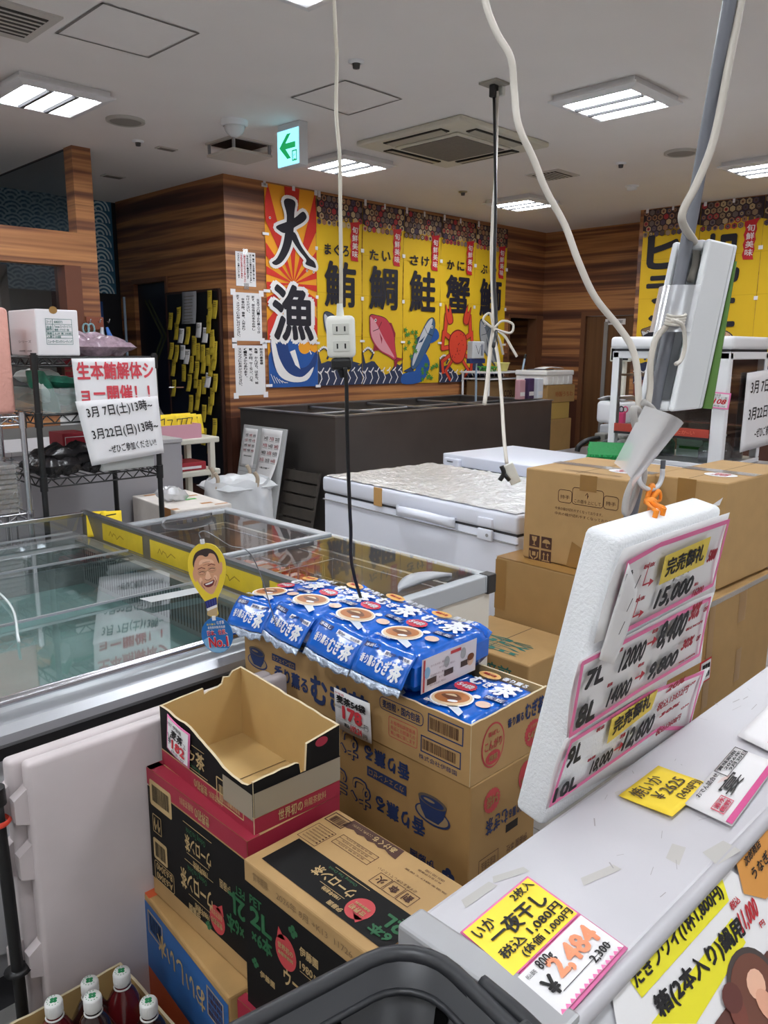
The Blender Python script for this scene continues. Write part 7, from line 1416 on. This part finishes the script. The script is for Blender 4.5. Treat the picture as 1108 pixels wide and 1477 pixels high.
mb = strand([(928, 580, .52), (942, 592, .515), (948, 612, .515), (938, 640, .52), (926, 668, .525), (920, 700, .53), (908, 735, .53), (902, 738, .53), (905, 715, .53), (918, 680, .525), (922, 640, .522), (925, 600, .522), (914, 590, .52), (916, 610, .52), (924, 640, .518), (929, 680, .52), (926, 700, .522)], .0050, m('cord_grey', (176, 172, 168), .45)); solo('extension_lead', mb, 'looped grey cord bunched at the foot of the pole', 'cord')
mb = MB(); q = [cy(a, b, y) for a, b, y in ((970, 462, .515), (985, 470, .51), (988, 500, .51), (982, 520, .51), (975, 525, .51))]; mb.tube(q, .003, m('twine_pale', (206, 200, 190), .6), 6)
for k in range(4): p = cy(976-k*1.0, 455+k*4, .535); mb.tube([p+Vector((.0125*math.cos(a*.785), .0125*math.sin(a*.785), .002*math.sin(a))) for a in range(8)], .0022, m('twine_pale', (206, 200, 190), .6), 6, None, 2, True)
solo('twine', mb, 'pale twine wound around the grey pole under the foam tray', 'twine')
# plastic film wrapped around the foot
mb = MB(); A, B, Cc, D = cy(930, 585, .515), cy(985, 610, .51), cy(908, 705, .515), cy(886, 668, .52)
mb.grid(6, 6, lambda u, v: A*(1-u)*(1-v)+B*u*(1-v)+(Cc*u+D*(1-u))*v+Vector((0, -.012*math.sin(3*u), 0)), clear('film_milky', (250, 250, 252), .08, .2, see=.66), True); solo('plastic_film', mb, 'milky plastic film flapping at the foot of the grey pole', 'film')
# foam tray taped to the pole: its open side looks left, a long side wall faces the camera
NB = cy(972, 594, .52); YT = cx(969, 358, XT).y-.52; DX = cy(1066, 348, .52).x-XT
ydir = (NT-NB); hh = ydir.length; t = thing('foam_tray', 'white foam tray taped upright to the slanting grey pole', 'foam tray', NB)
FT = Matrix(((0, ydir.x/hh, 1, NB.x), (1, ydir.y/hh, 0, NB.y), (0, ydir.z/hh, 0, NB.z), (0, 0, 0, 1)))   # x: away along Y, y: up the tray, z: into the tray along X
FM = m('foam_tray_white', (224, 226, 228), .55); wl = .010
mb = MB(FT); mb.box((0, 0, DX-.012), (YT, hh, DX), FM, .004)
for a, b in (((0, 0), (wl, hh)), ((YT-wl, 0), (YT, hh)), ((wl, 0), (YT-wl, .014)), ((wl, hh-.014), (YT-wl, hh))): mb.box((a[0], a[1], 0), (b[0], b[1], DX-.012), FM, .004)
for v in (.30, .62): mb.box((wl, hh*v, DX-.020), (YT-wl, hh*v+.02, DX-.012), FM, .002)
part('tray', mb, t)
mb = MB(FT); mb.grid(8, 8, lambda u, v: (-.002+(YT+.004)*u, hh*(.46+.27*v), -.006-.026*math.sin(3.1416*u)), clear('film_milky'), True); part('tape_film', mb, t, 'wide milky tape over the pole')
mb = MB(FT); mb.prism([(-.012, hh*.0), (YT*.9, hh*.0), (YT*.9, hh*.9), (-.001, hh*.9)], DX+.002, DX+.005, m('leaf_green_card', (84, 122, 50), .6)); part('green_card', mb, t, 'green card on the back')
# hook and orange string
HK = cy(934, 690, .52); mb = MB(); q = [cy(a, b, y) for a, b, y in ((927, 672, .525), (922, 690, .52), (928, 702, .515), (940, 706, .51), (950, 700, .51), (955, 688, .51), (956, 676, .51))]; mb.tube(q, .0035, m('hook_white', (206, 208, 212), .35), 8); mb.cyl(q[-1], q[-1]+(q[-1]-q[-2]).normalized()*.012, .0036, m('hook_tip', (90, 92, 100), .5), None, 8); solo('s_hook', mb, 'white hook hanging from the cord loops above the foam board', 'hook')
STO = m('cord_orange', (240, 140, 30), .5); mb = MB(); top = cy(940, 704, .51); b1, b2 = FB @ Vector((.125, .400, -.022)), FB @ Vector((.145, .400, -.022)); kn = cy(938, 724, .505)
mb.tube([b1, kn+Vector((-.008, 0, 0)), top+Vector((-.004, 0, 0)), top+Vector((.006, 0, .002)), kn+Vector((.004, 0, 0)), b2], .0042, STO, 8, None, 5, False, .6); mb.tube([kn, kn+Vector((-.012, -.004, -.018)), kn+Vector((-.010, -.004, -.034)), kn+Vector((.0, -.004, -.02)), kn], .0036, STO, 7, None, 5, False, .6); mb.tube([kn, kn+Vector((.016, -.004, .014)), kn+Vector((.02, -.004, .0)), kn], .0036, STO, 7, None, 5, False, .6); mb.lathe([(.002, -.006), (.009, -.002), (.009, .004), (.002, .007)], STO, 10, None, kn)
solo('orange_string', mb, 'orange plastic string tying the foam board to the hook', 'string')
# ------------------------------------------------------------------ long hanging cords
def depth_pts(pts):                         # sight line met at a distance along the view axis
    o = []
    for a, b, d in pts: o.append(Vector((0, 0, H))+ray(a, b)*d)
    return o
# white cord from the outlet at the top right, sweeping down to the pole
mb = MB(); mb.tube(depth_pts([(696, -60, 1.02), (700, 0, 1.02), (716, 46, 1.02), (737, 84, 1.02), (742, 130, 1.03), (748, 180, 1.03), (770, 230, 1.04), (788, 275, 1.05), (815, 325, 1.06), (834, 376, 1.06), (858, 428, 1.07), (893, 472, 1.08), (911, 500, 1.08), (919, 530, 1.08), (921, 566, 1.08), (922, 592, 1.08)]), .0046, m('cord_white', (206, 199, 188), .45), 10, None, 6)
solo('extension_lead', mb, 'thick white cord sweeping from the top of the photo to the grey pole', 'cord')
# cord with the power tap
DT = 1.62
c0 = depth_pts([(481, -60, DT), (482, 0, DT), (486, 80, DT), (485, 160, DT), (490, 225, DT), (491, 300, DT), (492, 380, DT), (492, 450, DT)]); c0[0] = Vector((c0[1].x-.02, c0[1].y+.02, CEIL))
mb = MB(); mb.tube(c0, .0040, m('cord_clear_ivory', (190, 182, 166), .35), 9, None, 5); solo('extension_lead', mb, 'ivory cord hanging from the ceiling to the white power tap', 'cord')
p = depth_pts([(492, 486, DT)])[0]; t = thing('power_tap', 'white two-outlet power tap hanging in front of the banners', 'power tap', p); FTp = fr(p, (RT.x*.985, RT.y*.985, 0.03), (-.03, .0, 1)); TPW = m('tap_white', (226, 226, 218), .4)
mb = MB(FTp); mb.box((-.029, -.042, -.016), (.029, .042, .016), TPW, .010, None, 3); mb.cyl((0, .042, 0), (0, .066, 0), .008, TPW, .006, 12)
part('body', mb, t)
for y in (.016, -.018):
    mb = MB(FTp); mb.box((-.016, y-.011, .0155), (.018, y+.011, .018), m('tap_face', (208, 208, 200), .4), .002)
    for x in (-.007, .009): mb.box((x-.0016, y-.005, .0178), (x+.0016, y+.005, .0186), BLACK)
    part('outlet', mb, t)
q = depth_pts([(496, 518, DT), (498, 530, DT), (500, 560, 1.64), (501, 620, 1.68), (503, 690, 1.76), (506, 760, 1.86), (512, 835, 1.98)]); q += [Vector((q[-1].x+.02, q[-1].y+.02, .60)), Vector((q[-1].x+.03, q[-1].y+.02, .2)), Vector((q[-1].x+.04, q[-1].y+.05, .01))]
q = q[:7]+[Vector((1.468, q[6].y+.05, .62)), Vector((1.468, q[6].y+.05, .3)), Vector((1.468, q[6].y+.05, .01))]
t = thing('extension_lead', 'black cord plugged under the white power tap, hanging behind the blue packs', 'cord', q[0])
mb = MB(); mb.tube(q[1:], .0042, RUB, 8, None, 5); part('cable', mb, t); mb = MB(FTp); mb.box((-.022, -.066, -.013), (.020, -.042, .013), RUB, .006); mb.cyl((-.001, -.066, 0), (0, -.082, 0), .010, RUB, .005, 10); part('plug', mb, t, 'black plug')
# two cords from the ceiling outlet
a = OUTLET; t = thing('extension_lead', 'black lead hanging from the square ceiling outlet', 'cord', a); d0 = (cz(713, 119, CEIL)-Vector((0, 0, H))).dot(FW)
mb = MB(); mb.box((a.x-.022, a.y-.018, CEIL-.075), (a.x+.02, a.y+.018, CEIL-.012), PLB, .006); part('plug', mb, t)
pl = [(713, 150), (714, 200), (715, 300), (713, 400), (716, 470), (712, 500)]; mb = MB(); mb.tube([Vector((a.x, a.y, CEIL-.07))]+depth_pts([(x, y, d0*(1-.03*i)) for i, (x, y) in enumerate(pl)]), .0085, PLB, 8, None, 5); part('cable', mb, t)
t = thing('extension_lead', 'white cord hanging beside the black one, ending at a clip on the far freezer', 'cord', a+Vector((.05, 0, 0))); mb = MB(); mb.box((a.x+.035, a.y-.03, CEIL-.06), (a.x+.065, a.y+.0, CEIL-.012), m('tap_face', (208, 208, 200), .4), .006); part('plug', mb, t)
WC = m('cord_white', (206, 199, 188), .45)
mb = MB(); mb.tube(depth_pts([(718, 132, d0), (717, 170, d0), (715, 250, d0*.97), (709, 350, d0*.94), (711, 440, d0*.9), (712, 480, d0*.88), (719, 520, d0*.86), (724, 580, d0*.83), (727, 630, d0*.8), (731, 668, d0*.78)]), .0080, WC, 8, None, 5); part('cable', mb, t)
mb = MB(); mb.tube(depth_pts([(712, 474, d0*.88), (708, 500, d0*.88), (703, 550, d0*.87), (699, 583, d0*.86)]), .010, WC, 8, None, 5); part('loose_tail', mb, t)
mb = MB(); kn = depth_pts([(712, 474, d0*.875)])[0]
for pts in (((0, 0), (.04, .035), (.09, .02), (.08, -.02), (0, 0)), ((0, 0), (-.05, .04), (-.02, .07), (0, 0)), ((0, 0), (.05, -.03), (.09, -.09), (.115, -.13)), ((0, 0), (.03, -.05), (.05, -.12))): mb.tube([kn+RT*(x)+Vector((0, 0, y)) for x, y in pts], .011, WC, 7, None, 5, False, .5)
solo('cord_bow', mb, 'white bow tied around the two hanging cords', 'bow')
q = depth_pts([(733, 682, d0*.775)])[0]; t = thing('clip', 'black clip with a white tab hanging at the end of the white cord', 'clip', q); F = fr(q, (RT.x, RT.y, 0), (.0, 0, 1))
mb = MB(F); mb.box((-.01, -.055, -.008), (.035, .035, .008), m('tap_white', (226, 226, 218), .4), .004, Matrix.Rotation(.45, 4, 'Z')); part('tab', mb, t)
mb = MB(F); mb.tube([(-.03, .03, .01), (-.02, 0, .012), (-.035, -.03, .01)], .010, PLB, 7); mb.tube([(-.022, .0, .012), (.005, -.03, .012)], .009, PLB, 7); part('jaw', mb, t)
# ------------------------------------------------------------------ face tag and round tag on a wire
DF = 1.66; c = depth_pts([(301, 838, DF)])[0]; px_ = DF/FPX; FF = fr(c, (RT.x, RT.y, .10), (-.06*RT.x, -.06*RT.y, 1)) @ Matrix.Scale(px_, 4)
t = thing('face_tag', 'yellow balloon-shaped tag with a laughing bald man\'s face in glasses', 'tag', c); I = Matrix.Identity(4)
BLN = m('balloon_yellow', (228, 200, 52), .5); SKN = m('printed_skin', (214, 158, 124), .55); SKL = m('printed_skin_light', (232, 186, 154), .55); HAIRP = m('printed_hair', (58, 42, 40), .6); LINEP = m('printed_line', (120, 66, 52), .6); LIPP = m('printed_mouth', (110, 34, 40), .6)
mb = MB(FF); out = blob([(0, 56), (16, 51), (26, 34), (27, 14), (20, -8), (10, -26), (8, -32), (6.5, -43), (6, -53), (-8, -52), (-8, -43), (-10, -30), (-14, -22), (-23, -2), (-27, 18), (-24, 38), (-13, 52)], 4)
mb.prism(out, -2.4, 0, BLN); z = .4
mb.poly(I, [(-10, -30), (8, -25), (7.5, -36), (-8.5, -41)], m('balloon_navy', (34, 40, 110), .5), z); mb.poly(I, [(-8.5, -41), (7.5, -36), (7, -40), (-8, -45)], PAPER, z); mb.poly(I, [(-8, -45), (7, -40), (6, -53), (-8, -52)], m('balloon_tan', (186, 160, 120), .5), z)
for k in range(4): mb.line(I, [(-7+4*k, -29.5+1.2*k), (-6+3.5*k, -39+1.2*k)], .5, m('balloon_blue', (70, 90, 170), .5), z+.2)
mb.poly(I, blob([(1, 47), (13, 43), (18, 30), (19, 16), (15, 0), (8, -14), (2, -20), (-6, -15), (-14, -3), (-18, 12), (-18, 28), (-12, 42)], 4), SKN, z)
mb.poly(I, blob([(-21, 14), (-18, 20), (-16, 8), (-18, 0), (-21, 6)], 3), SKN, z); mb.poly(I, blob([(19, 24), (23, 26), (22, 14), (18, 8)], 3), SKN, z)
mb.poly(I, blob([(1, 48.5), (12, 45.5), (18, 36), (19, 25), (17.2, 27), (14, 38), (7, 41), (4, 37), (0, 36.5), (-4, 39), (-10, 38), (-16, 30), (-18.4, 22), (-18.8, 30), (-13, 43)], 3), HAIRP, z+.2)
mb.poly(I, blob([(0, 33), (9, 31), (11, 26), (0, 28), (-10, 25), (-8, 31)], 3), SKL, z+.2); mb.poly(I, blob([(9, 8), (13, 6), (12, 0), (8, 1)], 3), SKL, z+.2); mb.poly(I, blob([(-12, 6), (-9, 5), (-9, -1), (-13, 0)], 3), SKL, z+.2)
for sx, yb in ((-1, 13), (1, 17)):
    x = sx*7.5; mb.line(I, [(x-4, yb+.5), (x-1.5, yb+1.8), (x+1.5, yb+1.8), (x+4, yb+.8)], 1.0, HAIRP, z+.4); mb.line(I, [(x-4, yb-1.4), (x, yb-2.4), (x+4, yb-1.2)], .5, LINEP, z+.4); mb.line(I, [(x-5, yb+6), (x, yb+8), (x+5, yb+6)], 1.3, LINEP, z+.4)
    mb.line(I, [(x+5.6*math.cos(q*.5236), yb+4.4*math.sin(q*.5236)) for q in range(13)], .45, m('printed_glasses', (150, 124, 90), .5), z+.6)
mb.line(I, [(-2, 15), (2, 16)], .6, m('printed_glasses', (150, 124, 90), .5), z+.6)
mb.poly(I, blob([(-1, 14), (2, 14), (4.5, 5), (2.5, 2.5), (-1, 2), (-4, 3), (-4, 5)], 3), SKL, z+.4); mb.line(I, [(-4.5, 3.5), (-2, 1.8), (1, 1.8), (4.5, 4)], .8, LINEP, z+.6)
mb.poly(I, blob([(-7.5, -3.5), (0, -1.5), (8.5, 1.5), (6, -6), (0, -9), (-5, -8)], 3), LIPP, z+.4); mb.poly(I, [(-5.5, -4), (0, -2.4), (7, 0), (5, -3.2), (0, -5), (-4.5, -5.6)], PAPER, z+.6)
mb.line(I, [(-9.5, 1), (-10.5, -5), (-7, -11)], .7, LINEP, z+.4); mb.line(I, [(9.5, 5), (11.5, -1), (8, -8)], .7, LINEP, z+.4); mb.line(I, [(-4, 24), (0, 25), (5, 25.5)], .5, LINEP, z+.4); mb.line(I, [(-5, 27.5), (0, 28.5), (6, 29)], .5, LINEP, z+.4)
part('face_card', mb, t)
mb = MB(FF); mb.box((-4, 55, -2), (2, 62, 1), PLW, .6); mb.box((-3, -60, -2), (2.5, -53, 1), PLW, .6); part('clasp', mb, t)
c2 = FF @ Vector((1, -83, 0)); t2 = thing('round_tag', 'round blue tag reading No.1 hanging under the face tag', 'tag', c2); F2 = FF @ Matrix.Translation((1, -83, 0)); mb = MB(F2); CB1, CB2 = m('tag_blue', (24, 104, 176), .5), m('tag_sky', (120, 170, 210), .5)
mb.prism([(23*math.cos(q*.196), 27.5*math.sin(q*.196)) for q in range(32)], -1.6, 0, CB1); mb.poly(I, [(-22, -6), (-14, -2), (-8, -16), (2, -20), (14, -21), (8, -25.5), (0, -27), (-9, -25), (-17, -18)], CB2, .3)
DRT = m('tag_red', (200, 36, 56), .5)
for dx, mt, zz in ((.9, PAPER, .5), (0, DRT, 1.5)): mb.text(I, '日本、世界、', -13.5-dx*.6, .5-dx*.6, 15+dx*.6, 8.5+dx*.6, mt, zz, .03 if dx else .015); mb.text(I, 'No.1', -13-dx, -18-dx, 15+dx, -2+dx*.6, mt, zz, .05 if dx else .03)
mb.text(I, '麦茶飲料販売実績', -12, 10.5, 13.5, 14.5, PAPER, .5, .01); mb.text(I, '香り薫る', -13, 16, 0, 19, m('tag_gold', (226, 206, 90), .5), .5, .01); mb.text(I, 'むぎ茶', 2, 16.5, 13, 22, PAPER, .5, .02); part('disc', mb, t2)
mb = MB(); e = TT @ Vector((1.205, 1.60, .80)); mb.tube([FF @ Vector((-1, 60, -.5)), FF @ Vector((-4, 70, -1)), FF @ Vector((6, 72, -3)), FF @ Vector((32, 45, -20)), FF @ Vector((58, 10, -60)), e], .0012, m('wire_grey', (150, 152, 156), .4, metal=.5), 6, None, 6); solo('tag_wire', mb, 'thin bent wire holding the face tag out from the tea tray', 'wire')
# ------------------------------------------------------------------ bottles in a cut cardboard tray
TX0, TX1, TY0, TY1 = .37, .640, 1.10, 1.438; ZT = .26
t = thing('bottle_tray', 'low cardboard tray holding tea bottles at the lower left', 'tray', ((TX0+TX1)/2, (TY0+TY1)/2, 0))
mb = MB(); mb.box((TX0, TY0, 0), (TX1, TY1, .004), KRAFT2); part('bottom', mb, t)
for k, (o, x, L_, hh_) in enumerate((((TX0, TY0, 0), (1, 0, 0), TX1-TX0, .10), ((TX1, TY0, 0), (0, 1, 0), TY1-TY0, ZT), ((TX1, TY1, 0), (-1, 0, 0), TX1-TX0, ZT), ((TX0, TY1, 0), (0, -1, 0), TY1-TY0, ZT))):
    mb = MB(); F = fr(o, x, (0, 0, 1)); wallpoly(mb, F, [(0, 0), (L_, 0)]+jag(L_, hh_, 0, hh_, 10, .002, k), .004, KIN, KRAFT2); 
    if k == 2: mb.text(F @ Matrix.Translation((0, 0, -.006)) @ Matrix.Scale(-1, 4, (1, 0, 0)), '烏龍茶', -.2, .1, -.05, .2, DB, .0, .02)
    part('wall', mb, t)
BTL = m('tea_bottle_dark', (44, 20, 16), .12, coat=.6); BTR = m('tea_bottle_red', (96, 22, 26), .12, coat=.6); CAPM = m('cap_white', (226, 226, 224), .4); CLV = m('clover_green', (30, 130, 80), .5)
def bottle(px, py, ztop, label, body):
    p = cz(px, py, ztop); t = thing('tea_bottle', label, 'bottle', (p.x, p.y, .005), 0, 'white-capped tea bottles'); T = Matrix.Translation((p.x, p.y, .005)); h = ztop-.005
    mb = MB(T); mb.lathe([(0, 0), (.040, 0), (.046, .008), (.046, .10), (.043, .11), (.046, .12), (.046, h-.125), (.040, h-.085), (.022, h-.045), (.0145, h-.034), (.0145, h-.020)], body, 26); part('body', mb, t)
    mb = MB(T); mb.lathe([(.0462, .085), (.0468, .09), (.0468, h-.14), (.0462, h-.135)], m('label_dark_red', (120, 24, 36), .35) if body is BTR else m('label_dark', (38, 34, 30), .35), 26); part('label', mb, t)
    mb = MB(T); pr = [(.0155, h-.028), (.0165, h-.026), (.0165, h-.004), (.0145, h), (0, h)]; mb.lathe(pr, CAPM, 28)
    for k in range(28): a = k*.2244; mb.box((.0163*math.cos(a)-.0004, .0163*math.sin(a)-.0004, h-.024), (.0163*math.cos(a)+.0005, .0163*math.sin(a)+.0005, h-.005), CAPM)
    for a in range(4): mb.disc(T @ Matrix.Translation((0, 0, h)) if False else Matrix.Translation((0, 0, h)), .0042*math.cos(a*1.57+.3), .0042*math.sin(a*1.57+.3), .0036, .0036, CLV, .0006, 12)
    for a in range(10): mb.disc(Matrix.Translation((0, 0, h)), .0118*math.cos(a*.45+1.0), .0118*math.sin(a*.45+1.0), .0011, .0011, CLV, .0006, 8)
    mb.lathe([(.0152, h-.036), (.0175, h-.034), (.0152, h-.032)], CAPM, 22); part('cap', mb, t)
bottle(175, 1400, .335, 'reddish tea bottle at the back right of the tray', BTR); bottle(129, 1414, .335, 'tea bottle at the back, second from the left stack', BTL); bottle(133, 1436, .362, 'dark tea bottle in the middle of the tray, cap in front of another', BTL); bottle(77, 1443, .335, 'reddish tea bottle at the left end of the tray', BTR); bottle(214, 1443, .335, 'dark tea bottle nearest the cartons at the right of the tray', BTL)
# ------------------------------------------------------------------ shopping basket
t = thing('shopping_basket', 'black plastic shopping basket at the bottom of the photo', 'basket', (.27, .30, .80)); ZR = .976; bx0, bx1, by0, by1 = .055, .482, .13, .447; BKB = m('basket_black', (44, 45, 48), .42); BKD = m('basket_slot', (4, 4, 4), .8, spec=.1); dz = .20; ins = .030; rc = .055
TBK = Matrix.Translation((.507, .463, 0)) @ Matrix.Rotation(math.radians(-9.2), 4, 'Z') @ Matrix.Translation((-bx1, -by1, 0))
def rrect(x0, y0, x1, y1, r, n=7):
    o = []
    for cx_, cy_, st in ((x1-r, y1-r, 0), (x0+r, y1-r, 90), (x0+r, y0+r, 180), (x1-r, y0+r, 270)):
        for i in range(n): a = math.radians(st+90*i/(n-1)); o.append((cx_+r*math.cos(a), cy_+r*math.sin(a)))
    return o
T1 = rrect(bx0, by0, bx1, by1, rc); B1 = rrect(bx0+ins, by0+ins, bx1-ins, by1-ins, rc*.8); n = len(T1)
mb = MB(TBK); V = [(p[0], p[1], ZR) for p in T1]+[(p[0], p[1], ZR-dz) for p in B1]; q = 3*.001
th2 = .004; Ti = rrect(bx0+th2, by0+th2, bx1-th2, by1-th2, rc-th2); Bi = rrect(bx0+ins+th2, by0+ins+th2, bx1-ins-th2, by1-ins-th2, rc*.8-th2); V += [(p[0], p[1], ZR) for p in Ti]+[(p[0], p[1], ZR-dz) for p in Bi]
fs = [(i, (i+1) % n, n+(i+1) % n, n+i) for i in range(n)]+[(2*n+(i+1) % n, 2*n+i, 3*n+i, 3*n+(i+1) % n) for i in range(n)]+[(i, 2*n+i, 2*n+(i+1) % n, (i+1) % n) for i in range(n)]
mb.add(V, fs, BKB, True); mb.prism(B1, ZR-dz, ZR-dz+.005, BKB); part('shell', mb, t)
mb = MB(TBK); mb.tube([(p[0], p[1], ZR) for p in rrect(bx0-.004, by0-.004, bx1+.004, by1+.004, rc+.004)], .0085, BKB, 10, None, 1, True); part('rim', mb, t)
mb = MB(TBK); mb.tube([(p[0], p[1], ZR-.028) for p in rrect(bx0+.010, by0+.010, bx1-.010, by1-.010, rc-.006)], .0035, BKB, 8, None, 1, True); part('ridge', mb, t)
def slots(mb, o, x, L_, dn):  # near-black patches painted for the dark behind the slots, no holes cut
    F = fr(o, x, dn); k = int((L_-.06)/.030)
    for j in range(3):
        for i in range(k): u = .035+.030*i+(.006*j); v = -.050-.05*j; mb.poly(F, [(u+.0085*math.cos(a*.524), v+(.013 if 0 <= a <= 6 else -.013)+.0085*math.sin(a*.524)) for a in range(13)][:12], BKD, .0012)
mb = MB(TBK); sl = ins/dz; slots(mb, (bx1-th2-.001, by1-.02, ZR), (0, -1, 0), by1-by0-.04, (sl, 0, 1)); part('slot_row', mb, t)
mb = MB(TBK); slots(mb, (bx0+.02, by1-th2-.001, ZR), (1, 0, 0), bx1-bx0-.04, (0, sl, 1)); part('slot_row', mb, t)
mb = MB(TBK); yl = by1-.10; mb.tube([(bx1+.016, by1-.08, ZR+.003), (bx1+.018, by1-.13, ZR+.004), (bx1+.016, by1-.17, ZR+.002), (bx1+.010, by1-.2, ZR-.006)], .007, BKB, 9); mb.box((bx1-.004, by1-.178, ZR-.004), (bx1+.024, by1-.155, ZR+.014), BKB, .005); mb.box((bx1-.006, by1-.150, ZR-.006), (bx1+.018, by1-.135, ZR+.010), BKB, .004); part('handle_hinge', mb, t)
